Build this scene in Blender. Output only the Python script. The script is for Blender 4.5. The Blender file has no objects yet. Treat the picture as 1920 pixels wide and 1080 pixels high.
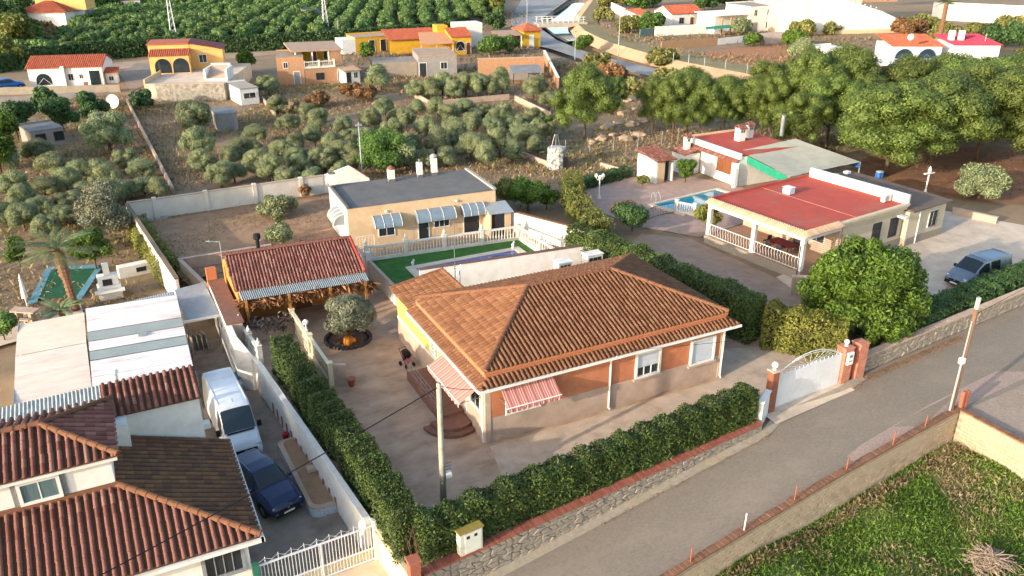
import bpy, math, random
import numpy as np
from mathutils import Matrix, Vector
random.seed(7); RNG = np.random.default_rng(7)
SC = bpy.context.scene; COL = SC.collection
R = math.radians
# ---------------------------------------------------------------- camera
cam_d = bpy.data.cameras.new('camera'); cam_o = bpy.data.objects.new('camera', cam_d); COL.objects.link(cam_o)
cam_d.sensor_width = 36.0; cam_d.lens = 36.0*1550/1920; cam_d.clip_start = 0.5; cam_d.clip_end = 5000
cam_o.location = (0, 0, 23.0); cam_o.rotation_euler = (R(90-24.0), 0, R(-26.8))
SC.camera = cam_o
# ---------------------------------------------------------------- world, sun, exposure
SUN_AZ, SUN_EL = 13.0, 14.0          # light travels towards +X turned 13 degrees to +Y, 14 degrees above the horizon
wd = bpy.data.worlds.new('World'); SC.world = wd; wd.use_nodes = True
wn = wd.node_tree.nodes; wn.clear()
sky = wn.new('ShaderNodeTexSky'); sky.sky_type = 'NISHITA'; sky.sun_disc = False
sky.sun_elevation = R(SUN_EL); sky.sun_rotation = R(270-SUN_AZ); sky.altitude = 200
sky.air_density = 1.0; sky.dust_density = 2.2; sky.ozone_density = 1.0
bg = wn.new('ShaderNodeBackground'); bg.inputs['Strength'].default_value = 0.15
wo = wn.new('ShaderNodeOutputWorld')
wd.node_tree.links.new(sky.outputs[0], bg.inputs[0]); wd.node_tree.links.new(bg.outputs[0], wo.inputs[0])
sd = bpy.data.lights.new('sun', 'SUN'); so = bpy.data.objects.new('sun', sd); COL.objects.link(so)
sd.energy = 2.0; sd.angle = R(0.55); sd.color = (1.0, 0.89, 0.76)
dv = Vector((math.cos(R(SUN_AZ))*math.cos(R(SUN_EL)), math.sin(R(SUN_AZ))*math.cos(R(SUN_EL)), -math.sin(R(SUN_EL))))
so.rotation_euler = dv.to_track_quat('-Z', 'Y').to_euler(); so.location = (-30, 0, 40)
vs = SC.view_settings; vs.view_transform = 'Standard'; vs.look = 'None'; vs.gamma = 1.0; vs.exposure = 1.82
SC.render.engine = 'CYCLES'; SC.cycles.max_bounces = 6; SC.cycles.diffuse_bounces = 3; SC.cycles.transmission_bounces = 4
SC.cycles.use_denoising = True; SC.cycles.use_adaptive_sampling = True; SC.cycles.adaptive_threshold = 0.02
# ---------------------------------------------------------------- materials
def lin(h):
    h = h.lstrip('#'); c = [int(h[i:i+2], 16)/255 for i in (0, 2, 4)]
    return tuple(x/12.92 if x <= .04045 else ((x+.055)/1.055)**2.4 for x in c)
MAT = {}
def mat(name, c1, c2=None, rough=.8, scale=3.0, bump=0.0, bscale=30.0, island=None, metal=0.0, spec=.3, stain=None, sscale=.6, samt=.5, detail=5, stretch=None, trans=0, alpha=None):
    """noise mix of c1..c2, optional larger stains, optional per-piece colour, fine bump"""
    if name in MAT: return MAT[name]
    m = bpy.data.materials.new(name); m.use_nodes = True; nt = m.node_tree; n = nt.nodes; L = nt.links
    b = n['Principled BSDF']; b.inputs['Roughness'].default_value = rough; b.inputs['Metallic'].default_value = metal
    b.inputs['Specular IOR Level'].default_value = spec
    c1 = lin(c1) if isinstance(c1, str) else c1; c2 = c1 if c2 is None else (lin(c2) if isinstance(c2, str) else c2)
    g = n.new('ShaderNodeNewGeometry'); pos = g.outputs['Position']
    if stretch:
        mp = n.new('ShaderNodeMapping'); mp.inputs['Scale'].default_value = stretch; L.new(pos, mp.inputs[0]); pos = mp.outputs[0]
    tx = n.new('ShaderNodeTexNoise'); tx.inputs['Scale'].default_value = scale; tx.inputs['Detail'].default_value = detail; tx.inputs['Roughness'].default_value = .62
    L.new(pos, tx.inputs['Vector'])
    rp = n.new('ShaderNodeValToRGB'); rp.color_ramp.elements[0].position = .33; rp.color_ramp.elements[1].position = .67
    rp.color_ramp.elements[0].color = (*c1, 1); rp.color_ramp.elements[1].color = (*c2, 1)
    L.new(tx.outputs['Fac'], rp.inputs[0]); out = rp.outputs[0]
    if stain:
        st = lin(stain) if isinstance(stain, str) else stain
        t2 = n.new('ShaderNodeTexNoise'); t2.inputs['Scale'].default_value = sscale; t2.inputs['Detail'].default_value = 6; t2.inputs['Roughness'].default_value = .7
        L.new(pos, t2.inputs['Vector'])
        r2 = n.new('ShaderNodeMapRange'); r2.inputs[1].default_value = .5; r2.inputs[2].default_value = .72; r2.inputs[3].default_value = 0; r2.inputs[4].default_value = samt
        L.new(t2.outputs['Fac'], r2.inputs[0])
        mx = n.new('ShaderNodeMix'); mx.data_type = 'RGBA'; L.new(r2.outputs[0], mx.inputs[0]); L.new(out, mx.inputs[6]); mx.inputs[7].default_value = (*st, 1); out = mx.outputs[2]
    if island:
        cr = n.new('ShaderNodeValToRGB'); els = cr.color_ramp.elements
        for i, c in enumerate(island):
            c = lin(c) if isinstance(c, str) else c
            e = els[i] if i < 2 else els.new(1.0)
            e.position = i/max(1, len(island)-1); e.color = (*c, 1)
        L.new(g.outputs['Random Per Island'], cr.inputs[0])
        m3 = n.new('ShaderNodeMix'); m3.data_type = 'RGBA'; m3.inputs[0].default_value = .55; L.new(out, m3.inputs[6]); L.new(cr.outputs[0], m3.inputs[7]); out = m3.outputs[2]
    L.new(out, b.inputs['Base Color'])
    if bump:
        t4 = n.new('ShaderNodeTexNoise'); t4.inputs['Scale'].default_value = bscale; t4.inputs['Detail'].default_value = 4; L.new(pos, t4.inputs['Vector'])
        bp = n.new('ShaderNodeBump'); bp.inputs['Strength'].default_value = min(1, bump); bp.inputs['Distance'].default_value = .02*max(1, bump); L.new(t4.outputs['Fac'], bp.inputs['Height']); L.new(bp.outputs[0], b.inputs['Normal'])
    if alpha is not None: b.inputs['Alpha'].default_value = alpha
    if trans: b.inputs['Transmission Weight'].default_value = trans
    MAT[name] = m; return m
def leafmat(name, cols, trans=.3, obj=.0):
    """foliage: per-leaf colour, part of the light passes through"""
    if name in MAT: return MAT[name]
    m = bpy.data.materials.new(name); m.use_nodes = True; nt = m.node_tree; n = nt.nodes; L = nt.links; n.clear()
    g = n.new('ShaderNodeNewGeometry'); cr = n.new('ShaderNodeValToRGB'); els = cr.color_ramp.elements
    for i, c in enumerate(cols):
        c = lin(c) if isinstance(c, str) else c
        e = els[i] if i < 2 else els.new(1.0)
        e.position = i/max(1, len(cols)-1); e.color = (*c, 1)
    L.new(g.outputs['Random Per Island'], cr.inputs[0])
    tx = n.new('ShaderNodeTexNoise'); tx.inputs['Scale'].default_value = .9; tx.inputs['Detail'].default_value = 2; L.new(g.outputs['Position'], tx.inputs['Vector'])
    hs = n.new('ShaderNodeHueSaturation'); oi = n.new('ShaderNodeObjectInfo')
    mr = n.new('ShaderNodeMapRange'); mr.inputs[1].default_value = .3; mr.inputs[2].default_value = .7; mr.inputs[3].default_value = .75; mr.inputs[4].default_value = 1.25; L.new(tx.outputs['Fac'], mr.inputs[0])
    mo_ = n.new('ShaderNodeMapRange'); mo_.inputs[3].default_value = .84; mo_.inputs[4].default_value = 1.16; L.new(oi.outputs['Random'], mo_.inputs[0]); mv_ = n.new('ShaderNodeMath'); mv_.operation = 'MULTIPLY'; L.new(mr.outputs[0], mv_.inputs[0]); L.new(mo_.outputs[0], mv_.inputs[1]); L.new(mv_.outputs[0], hs.inputs['Value'])
    mh = n.new('ShaderNodeMapRange'); mh.inputs[3].default_value = .5-obj; mh.inputs[4].default_value = .5+obj; L.new(oi.outputs['Random'], mh.inputs[0]); L.new(mh.outputs[0], hs.inputs['Hue'])
    L.new(cr.outputs[0], hs.inputs['Color'])
    d = n.new('ShaderNodeBsdfPrincipled'); d.inputs['Roughness'].default_value = .55; d.inputs['Specular IOR Level'].default_value = .25; L.new(hs.outputs[0], d.inputs['Base Color'])
    t = n.new('ShaderNodeBsdfTranslucent'); L.new(hs.outputs[0], t.inputs['Color'])
    mx = n.new('ShaderNodeMixShader'); mx.inputs[0].default_value = trans; L.new(d.outputs[0], mx.inputs[1]); L.new(t.outputs[0], mx.inputs[2])
    o = n.new('ShaderNodeOutputMaterial'); L.new(mx.outputs[0], o.inputs[0])
    MAT[name] = m; return m
# ---------------------------------------------------------------- mesh building
class Fr:
    """a local frame: u along the wall, v away from it, w up"""
    def __init__(s, x, y, z=0., a=0.): s.o = (x, y, z); s.c = math.cos(R(a)); s.s = math.sin(R(a)); s.a = a
    def p(s, u, v, w): return (s.o[0]+u*s.c-v*s.s, s.o[1]+u*s.s+v*s.c, s.o[2]+w)
    def sub(s, u, v, w=0., a=0.): x, y, z = s.p(u, v, w); return Fr(x, y, z, s.a+a)
W0 = Fr(0, 0)
def fline(p, q, z=0.):
    """frame with u from p to q"""
    return Fr(p[0], p[1], z, math.degrees(math.atan2(q[1]-p[1], q[0]-p[0])))
def dist(p, q): return math.hypot(q[0]-p[0], q[1]-p[1])
class MB:
    def __init__(s, fr=W0): s.v = []; s.f = []; s.m = []; s.fr = fr
    def add(s, vs, fs, m=0):
        k = len(s.v); s.v += [s.fr.p(*q) for q in vs]
        for f in fs: s.f.append([i+k for i in f]); s.m.append(m)
        return s
    def box(s, u0, u1, v0, v1, w0, w1, m=0):
        return s.add([(u0,v0,w0),(u1,v0,w0),(u1,v1,w0),(u0,v1,w0),(u0,v0,w1),(u1,v0,w1),(u1,v1,w1),(u0,v1,w1)],
                     [(3,2,1,0),(4,5,6,7),(0,1,5,4),(1,2,6,5),(2,3,7,6),(3,0,4,7)], m)
    def bbox(s, u0, u1, v0, v1, w0, w1, b=.02, m=0):
        """box with chamfered edges all round the top and sides"""
        vs = []
        for w, i in ((w0, b), (w0+b, 0), (w1-b, 0), (w1, b)):
            vs += [(u0+i,v0+i+0,w),(u1-i,v0+i,w),(u1-i,v1-i,w),(u0+i,v1-i,w)]
        fs = [(3,2,1,0),(12,13,14,15)]
        for k in range(3):
            for j in range(4): fs.append((4*k+j, 4*k+(j+1)%4, 4*k+4+(j+1)%4, 4*k+4+j))
        return s.add(vs, fs, m)
    def poly(s, pts, m=0): return s.add(pts, [tuple(range(len(pts)))], m)
    def prism(s, pts, w0, w1, m=0):
        n = len(pts); vs = [(p[0], p[1], w0) for p in pts]+[(p[0], p[1], w1) for p in pts]
        fs = [tuple(range(n-1, -1, -1)), tuple(range(n, 2*n))]+[(i, (i+1)%n, n+(i+1)%n, n+i) for i in range(n)]
        return s.add(vs, fs, m)
    def slab(s, pts, t, m=0):
        """any flat polygon given thickness t straight down"""
        n = len(pts); vs = list(pts)+[(p[0], p[1], p[2]-t) for p in pts]
        fs = [tuple(range(n)), tuple(range(2*n-1, n-1, -1))]+[((i+1)%n, i, n+i, n+(i+1)%n) for i in range(n)]
        return s.add(vs, fs, m)
    def lathe(s, u, v, prof, seg=10, m=0):
        vs = []; fs = []
        for r, w in prof:
            for k in range(seg): a = 2*math.pi*k/seg; vs.append((u+r*math.cos(a), v+r*math.sin(a), w))
        for i in range(len(prof)-1):
            for k in range(seg): fs.append((i*seg+k, i*seg+(k+1)%seg, (i+1)*seg+(k+1)%seg, (i+1)*seg+k))
        fs.append(tuple(range(seg-1, -1, -1))); t = (len(prof)-1)*seg; fs.append(tuple(range(t, t+seg)))
        return s.add(vs, fs, m)
    def cyl(s, u, v, w0, w1, r, r2=None, seg=10, m=0): return s.lathe(u, v, [(r, w0), (r if r2 is None else r2, w1)], seg, m)
    def tube(s, pts, r, seg=6, m=0, r2=None):
        pts = [Vector(p) for p in pts]; vs = []; fs = []; n = len(pts)
        for i, p in enumerate(pts):
            d = (pts[min(i+1, n-1)]-pts[max(i-1, 0)]).normalized(); a = Vector((0, 0, 1)) if abs(d.z) < .9 else Vector((1, 0, 0))
            x = d.cross(a).normalized(); y = d.cross(x); rr = r if r2 is None else r+(r2-r)*i/(n-1)
            for k in range(seg): t = 2*math.pi*k/seg; vs.append(tuple(p+x*math.cos(t)*rr+y*math.sin(t)*rr))
        for i in range(n-1):
            for k in range(seg): fs.append((i*seg+k, i*seg+(k+1)%seg, (i+1)*seg+(k+1)%seg, (i+1)*seg+k))
        fs.append(tuple(range(seg-1, -1, -1))); fs.append(tuple(range((n-1)*seg, n*seg)))
        return s.add(vs, fs, m)
    def mesh(s, name, mats, o=(0, 0, 0), smooth=False):
        me = bpy.data.meshes.new(name); me.from_pydata([(a-o[0], b-o[1], c-o[2]) for a, b, c in s.v], [], s.f)
        for mm in (mats if isinstance(mats, (list, tuple)) else [mats]): me.materials.append(mm)
        if len(me.polygons) == len(s.m) and max(s.m, default=0): me.polygons.foreach_set('material_index', s.m)
        if smooth: me.polygons.foreach_set('use_smooth', [True]*len(me.polygons))
        me.update(); return me
    def build(s, name, mats, parent=None, smooth=False, kind=None, label=None):
        o = org(parent); ob = bpy.data.objects.new(name, s.mesh(name, mats, o, smooth)); COL.objects.link(ob)
        if parent is not None: ob.parent = parent
        if kind: ob['kind'] = kind
        if label: ob['label'] = label
        return ob
    def solo(s, name, mats, label, cat, loc, group=None, smooth=False, kind=None):
        """a thing that is one mesh, its origin at its base"""
        ob = bpy.data.objects.new(name, s.mesh(name, mats, loc, smooth)); COL.objects.link(ob); ob.location = loc
        ob['label'] = label; ob['category'] = cat
        if group: ob['group'] = group
        if kind: ob['kind'] = kind
        return ob
def org(parent):
    x = y = z = 0.
    while parent is not None: x += parent.location.x; y += parent.location.y; z += parent.location.z; parent = parent.parent
    return (x, y, z)
def thing(name, label, cat, loc=(0, 0, 0), group=None):
    o = bpy.data.objects.new(name, None); COL.objects.link(o); o.location = loc[:3] if len(loc) > 2 else (*loc, 0); o.empty_display_size = .3
    o['label'] = label; o['category'] = cat
    if group: o['group'] = group
    return o
def inst(me, name, parent, M, kind=None):
    """a piece that shares mesh data; M is its world matrix (parents are never rotated)"""
    ob = bpy.data.objects.new(name, me); COL.objects.link(ob); o = org(parent)
    if parent is not None: ob.parent = parent
    ob.matrix_local = Matrix.Translation((-o[0], -o[1], -o[2])) @ M
    return ob
def copy_tree(o, parent=None):
    c = o.copy(); COL.objects.link(c); c.parent = parent
    for ch in list(o.children): copy_tree(ch, c)
    return c
def struct(ob): ob['kind'] = 'structure'; return ob
def sheet(name, pts, m, z=None, parent=None):
    """flat or sloping sheet of ground cover laid as a polygon"""
    return struct(MB().poly([(p[0], p[1], p[2] if z is None else z) for p in pts]).build(name, m, parent))
# ---------------------------------------------------------------- foliage
def npmesh(name, V, quads, m):
    me = bpy.data.meshes.new(name); n = len(quads); me.vertices.add(len(V)); me.vertices.foreach_set('co', V.astype(np.float32).ravel())
    me.loops.add(n*4); me.loops.foreach_set('vertex_index', quads.astype(np.int32).ravel()); me.polygons.add(n)
    me.polygons.foreach_set('loop_start', np.arange(n, dtype=np.int32)*4)
    try: me.polygons.foreach_set('loop_total', np.full(n, 4, dtype=np.int32))
    except Exception: pass
    me.materials.append(m); me.update(calc_edges=True); return me
def unit(a): return a/np.maximum(np.linalg.norm(a, axis=1, keepdims=True), 1e-6)
def leafV(C, N, size, aspect=.5, rng=RNG, up=0.):
    """one rhombic leaf for every centre"""
    n = len(C); t = rng.normal(size=(n, 3)); t[:, 2] += up; t = unit(t-N*(t*N).sum(1, keepdims=True)); b = np.cross(N, t)
    s = np.asarray(size).reshape(-1, 1)*rng.uniform(.7, 1.3, (n, 1))
    V = np.stack([C-t*s, C+b*s*aspect, C+t*s, C-b*s*aspect], 1).reshape(-1, 3)
    return V, np.arange(n*4).reshape(n, 4)
def lobes_cloud(lobes, per_m2, rng=RNG, thick=.35, rnd=.7):
    Cs = []; Ns = []
    for (x, y, z, rx, ry, rz) in lobes:
        n = max(12, int(per_m2*4*math.pi*((rx*ry+rx*rz+ry*rz)/3)))
        d = unit(rng.normal(size=(n, 3))); k = 1-thick*rng.random((n, 1))**1.5+rng.normal(0, .06, (n, 1))
        Cs.append(np.array([x, y, z])+d*k*np.array([rx, ry, rz])); Ns.append(unit(d*np.array([1/rx, 1/ry, 1/rz])+rng.normal(size=(n, 3))*rnd))
    return np.concatenate(Cs), np.concatenate(Ns)

# ================================================================ setting: ground, roads, water
M = {}
M['ground'] = mat('dry_ground', '#8a7258', '#71624a', rough=.95, scale=.55, bump=1.0, bscale=3.0, stain='#97785c', sscale=.07, samt=.85, detail=9)
M['asphalt'] = mat('worn_asphalt', '#85796a', '#756a5c', rough=.93, scale=9, bump=.6, bscale=60, stain='#90816f', sscale=.45, samt=.6, detail=10, stretch=(.65, 1.25, 1))
M['farasph'] = mat('far_asphalt', '#8f8c87', '#7f7c78', rough=.9, scale=.4, stain='#77726c', sscale=.1)
M['yard'] = mat('yard_concrete', '#b89b80', '#957a62', rough=.85, scale=.8, bump=.35, bscale=25, stain='#7c634f', sscale=.7, samt=.7, detail=8, stretch=(.7, 1.3, 1))
M['drive'] = mat('driveway_concrete', '#908273', '#7f7264', rough=.9, scale=1.2, bump=.3, stain='#5c5148', sscale=.6, samt=.6)
M['lot'] = mat('lot_soil', '#5f6234', '#525a2c', rough=.95, scale=1.0, bump=1, bscale=8, stain='#7b6844', sscale=.35, samt=.8)
M['gravel'] = mat('pink_gravel', '#a08d7c', '#8a7869', rough=.95, scale=9, bump=1, bscale=22, stain='#6f5f51', sscale=.5, samt=.5)
M['dirt'] = mat('plot_dirt', '#9c7c60', '#806248', rough=.95, scale=1.0, bump=1, bscale=6, stain='#a5815c', sscale=.3, samt=.6, detail=9)
M['field'] = mat('red_field', '#a5734f', '#8f5f40', rough=.95, scale=.6, bump=.8, bscale=2, stain='#7d6a44', sscale=.12, samt=.6, stretch=(1, 3, 1))
M['pave'] = mat('terrace_paving', '#ab9080', '#997d6e', rough=.85, scale=1.5, bump=.3, stain='#a98f80', sscale=.4)
M['conc'] = mat('light_concrete', '#cdb9a2', '#b8a48e', rough=.9, scale=.8, bump=.25, stain='#8a7b6b', sscale=.3, samt=.6)
M['sand'] = mat('canal_lining', '#bb9a76', '#a98a69', rough=.95, scale=.7, stain='#96764f', sscale=.25, samt=.6)
M['pinefloor'] = mat('pine_floor', '#8a6246', '#6b4a34', rough=.95, scale=.8, bump=.6, bscale=5, stain='#9b7350', sscale=.2)
M['water'] = mat('canal_water', '#27606b', '#1f5763', rough=.08, spec=.5, scale=.4)
M['pool'] = mat('pool_water', '#2c8d9c', '#1f6f86', rough=.03, spec=.5, scale=.8)
M['turf'] = mat('artificial_turf', '#3a6a28', '#2a5720', rough=.95, scale=2.0, bump=1, bscale=60, stain='#56703a', sscale=.8, samt=.7)
M['turfdark'] = mat('dark_turf', '#1c5536', '#174b30', rough=.9, scale=1)
def road_z(x): return float(np.interp(x, [-30, 0, 12.6, 21.3, 26.6, 34, 51, 90], [-3.4, -1.8, -1.04, -.49, -.15, .02, .2, .6]))
def road_n(x): return float(np.interp(x, [-30, 7.8, 26.7, 28.2, 33.2, 35, 51.2, 90], [18.9, 23.1, 25.2, 25.9, 26.3, 26.75, 28.2, 31.6]))
def road_s(x): return float(np.interp(x, [-30, 17.56, 36.9, 51, 90], [14.3, 19.75, 21.95, 22.6, 24.5]))
def wall_x(y): return 7.05-(y-27)*.087
CANAL = [(145.85, 233.68, 0), (115.55, 195.88, 0), (100.24, 174.69, 0), (94.07, 162.46, 0), (90.61, 150.74, 0), (88.49, 141.5, 0), (87.78, 130.33, 0), (86.96, 119.19, 0), (87.47, 108.18, 0), (88.67, 92.32, 0), (93.68, 72.28, 0)]
def seg_d(x, y, a, b):
    ax, ay = a[0], a[1]; bx, by = b[0]-ax, b[1]-ay; t = max(0, min(1, ((x-ax)*bx+(y-ay)*by)/(bx*bx+by*by))); return math.hypot(x-ax-t*bx, y-ay-t*by)
def gz(x, y):
    if y < road_s(x)+.75:
        if x < 37.7: return -1.9+.18*math.sin(x*.8)*math.sin(y*.9)+max(0, min(1, (x-29)/8))*.25
        return road_z(x)-.02
    if y < road_n(x)+.75: return road_z(x)-.08
    if x < wall_x(y)+.8 and y < 76:
        return -1.56+.5*max(0, min(1, (y-50)/10))+1.0*max(0, min(1, (y-68.5)/7))
    z = -.04
    if y > 95 and x > 40:
        d = min(seg_d(x, y, CANAL[i], CANAL[i+1]) for i in range(len(CANAL)-1))
        if d < 9: z -= 4.0*(1-d/9)
    return z
def axis(parts):
    out = []
    for a, b, s in parts: out += list(np.arange(a, b, s))
    return out+[parts[-1][1]]
gx = axis([(-900, -100, 80), (-100, -16, 6), (-16, 56, .5), (56, 90, 2), (90, 170, 3), (170, 320, 15), (320, 1500, 118)])
gy = axis([(-200, 0, 50), (0, 12, 3), (12, 54, .5), (54, 96, 2), (96, 240, 3), (240, 360, 15), (360, 1800, 144)])
gm = MB(); nx = len(gx)
gm.v = [(float(x), float(y), gz(x, y)) for y in gy for x in gx]
for j in range(len(gy)-1):
    for i in range(nx-1): gm.f.append([j*nx+i, j*nx+i+1, (j+1)*nx+i+1, (j+1)*nx+i]); gm.m.append(1 if 5 < gx[i] < 37 and 0 < gy[j] < road_s(gx[i]) else 0)
struct(gm.build('ground', [M['ground'], M['lot']], smooth=False))
# the street in front
xs = list(np.arange(-20, 90.1, 2.0)); rb = MB()
vs_ = []
for x in xs: vs_ += [(x, road_s(x)-.15, road_z(x)), (x, road_s(x)*.5+road_n(x)*.5, road_z(x)+.05), (x, road_n(x)+.12, road_z(x))]
rb.add(vs_, [(3*i+k, 3*i+3+k, 3*i+4+k, 3*i+1+k) for i in range(len(xs)-1) for k in (0, 1)])
struct(rb.build('street', M['asphalt'], smooth=True))
# thin concrete strip along the foot of the stone wall and the apron before the gate
st = MB(); pv = [(x, road_n(x)-.42, road_z(x)+.02) for x in np.arange(6, 35.1, 1.0)]; pn = [(x, road_n(x)+.1, road_z(x)+.06) for x in np.arange(6, 35.1, 1.0)]
st.add(pv+pn, [(i, i+1, len(pv)+i+1, len(pv)+i) for i in range(len(pv)-1)])
struct(st.build('kerb_strip', mat('kerb_concrete', '#9d9280', '#8a7f6e', scale=4, stain='#a58c55', sscale=1.5, samt=.6)))
sheet('gate_apron', [(27.6, 25.3, -.05), (33.6, 25.8, .04), (33.6, 27.3, .03), (27.6, 27.0, .0)], M['conc'])
yb = MB()
ys_pts = [(7.45, 23.3), (26.7, 25.4), (28, 26.7), (33.6, 26.95), (35.3, 27.2), (31.2, 48.2), (15.2, 48.6), (15.1, 54.4), (13.4, 54.6), (5.0, 55.2), (5.9, 40)]
yb.poly([(a, b, 0.0) for a, b in ys_pts]); struct(yb.build('yard', M['yard']))
sheet('front_path', [(13.2, 26.4), (26.8, 26.3), (34.6, 27.4), (33.5, 31.5), (28.3, 33.5), (28.2, 30.0), (13.95, 29.95)], mat('front_concrete', '#c0aa92', '#a8937c', rough=.9, scale=.9, bump=.3, stain='#86725f', sscale=.7, samt=.7, detail=8), z=.008)
sheet('driveway', [(-3.2, 26.3), (7.0, 26.8), (6.2, 36), (5.0, 47), (4.6, 53.6), (-2.5, 53.6)], M['drive'], z=-1.53)
sheet('driveway_entry', [(-3.2, 22.2, -1.75), (7.4, 23.3, -1.36), (7.3, 26.8, -1.53), (-3.2, 26.3, -1.53)], M['conc'])
sheet('gravel_shoulder', [(24, 20.65, road_z(24)+.03), (30, 21.3, road_z(30)+.03), (36.8, 22.0, .065), (44, 22.5, .14), (42, 23.6, .14), (36, 23.0, .08), (30, 22.1, road_z(30)+.045)], mat('shoulder_gravel', '#a58e80', '#8a7668', rough=.95, scale=9, bump=1, bscale=25, stain='#8b7a6a', sscale=.8, samt=.7))
sheet('gravel_lot', [(37.05, 5, road_z(37)-.005), (80, 5, .5), (80, 24.0, .5), (51, 22.5, .195), (37.05, 21.85, .045)], M['gravel'])
# left walled plot, park floor, fields, terraces
sheet('dirt_plot', [(1.68, 71.92, 0)[:2], (19.04, 72.73, 0)[:2], (16.24, 60.07, 0)[:2], (3.4, 57.38, 0)[:2]], M['dirt'], z=.004)
sheet('park_floor', [(60.84, 54.46, 0)[:2], (77.69, 61.86, 0)[:2], (92.23, 54.52, 0)[:2], (72.32, 41.43, 0)[:2], (68, 45.84, 0)[:2]], M['pinefloor'], z=.0)
sheet('parking_concrete', [(40.73, 39.37, 0)[:2], (52.19, 41.91, 0)[:2], (64.11, 43.94, 0)[:2], (67.32, 37.02, 0)[:2], (57.66, 30.82, 0)[:2], (38.53, 29.64, 0)[:2]], M['conc'], z=.012)
sheet('red_field', [(94.88, 119.1, 0)[:2], (107.43, 128.72, 0)[:2], (127.74, 130.19, 0)[:2], (115.22, 114.32, 0)[:2], (97.62, 107.08, 0)[:2]], M['field'], z=.02)
sheet('gravel_lane', [(4.84, 151.05, 0)[:2], (8.13, 162.92, 0)[:2], (11.78, 159.76, 0)[:2], (9.45, 142.17, 0)[:2], (5.29, 134.43, 0)[:2]], mat('lane_dirt', '#8c7b69', '#7d6d5c', scale=.8), z=.02)
sheet('dirt_track', [(3.11, 156.6, 0)[:2], (4.78, 164.62, 0)[:2], (39.63, 174.69, 0)[:2], (53.25, 175.18, 0)[:2], (67.87, 175.7, 0)[:2], (64.06, 165.98, 0)[:2], (36.78, 162.84, 0)[:2]], mat('track_dirt', '#a58f76', '#957f67', scale=.5, stain='#7d6d52', sscale=.2), z=.01)
sheet('dirt_clearing', [(77.78, 248.15, 0)[:2], (92.46, 256.46, 0)[:2], (102.21, 243.47, 0)[:2], (93.65, 225.91, 0)[:2], (75.03, 225.5, 0)[:2]], M['field'], z=.02)
sheet('far_field', [(-33.07, 276.99, 0)[:2], (-34.21, 316.36, 0)[:2], (7.16, 310.24, 0)[:2], (63.54, 288.53, 0)[:2], (61.18, 264.2, 0)[:2], (17.71, 264.27, 0)[:2]], mat('far_field_soil', '#a98468', '#97755a', scale=.1, stain='#7f7a55', sscale=.03), z=.03)
# far asphalt road along the canal
rl = [(178.47, 333.03, 0), (121.73, 235.59, 0), (103.27, 205.07, 0), (87.72, 174.19, 0), (81.53, 155.33, 0), (81.65, 143.34, 0), (80.68, 134.64, 0), (79.48, 126.22, 0), (79.99, 120.21, 0), (81.91, 105.04, 0), (83.73, 86.95, 0), (87.86, 67.46, 0)]
rr = [(200.92, 321.69, 0), (139.41, 236.93, 0), (114.36, 204.07, 0), (102.84, 188.32, 0), (95.42, 173.66, 0), (89.33, 156, 0), (87.13, 145.51, 0), (85.51, 136.68, 0), (85.67, 127.15, 0), (86.41, 110.99, 0), (89.84, 93.59, 0), (94.5, 72.96, 0)]
fb = MB(); n_ = len(rl); fb.add([(a[0], a[1], .03) for a in rl]+[(a[0], a[1], .03) for a in rr], [(i, n_+i, n_+i+1, i+1) for i in range(n_-1)])
struct(fb.build('canal_road', M['farasph']))
# canal: water and the lit concrete lining of its far bank
def strip(name, A, B, m, t=None):
    b = MB(); n = len(A); b.add(list(A)+list(B), [(i, n+i, n+i+1, i+1) for i in range(n-1)]); return struct(b.build(name, m))
wl = [(177.65, 317.45, -1.2), (144.8, 250.25, -1.2), (117.64, 208.09, -1.2), (104.6, 189.27, -1.2), (97.89, 171.49, -1.2), (95.41, 161.46, -1.2)]
wr = [(201.28, 305.51, -1.2), (152.36, 246.43, -1.2), (123.15, 205.31, -1.2), (109.85, 186.62, -1.2), (103.52, 175.3, -1.2), (98.36, 160.95, -1.2)]
strip('canal_water', wl, wr, M['water'])
strip('canal_near_bank', [(a[0], a[1], .05) for a in ((170.71, 300.76, 0), (136.57, 238.37, 0), (110.56, 198.4, 0), (100.63, 184.25, 0), (92.41, 163.3, 0), (89.05, 151.53, 0))], [(a[0], a[1], -1.3) for a in wl], mat('canal_concrete', '#8d7d68', '#7c6d5a', scale=1))
strip('canal_far_bank', [(152.67, 246.94, -1.25), (123.41, 205.73, -1.25), (108.93, 185.04, -1.25), (101.6, 170.07, -1.25), (96.18, 156.47, -1), (93.31, 146.39, -0.8), (90.44, 134.29, -0.6), (89.2, 122.27, -0.5), (89.22, 114.64, -0.4), (89.48, 105.27, -0.3), (90.03, 93.76, -0.2), (93.69, 72.24, -0.2)],
      [(143.9, 229.32, 0.4), (116.48, 190.99, 0.4), (106.5, 175.96, 0.4), (100.89, 163.87, 0.5), (97.63, 154.19, 0.6), (94.44, 143.71, 0.7), (92.67, 132.91, 0.8), (91.59, 123.03, 0.8), (91.7, 115.55, 0.8), (92.38, 108.96, 0.8), (93.82, 98.06, 0.8), (97.4, 75.55, 0.8)], M['sand'])
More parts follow.
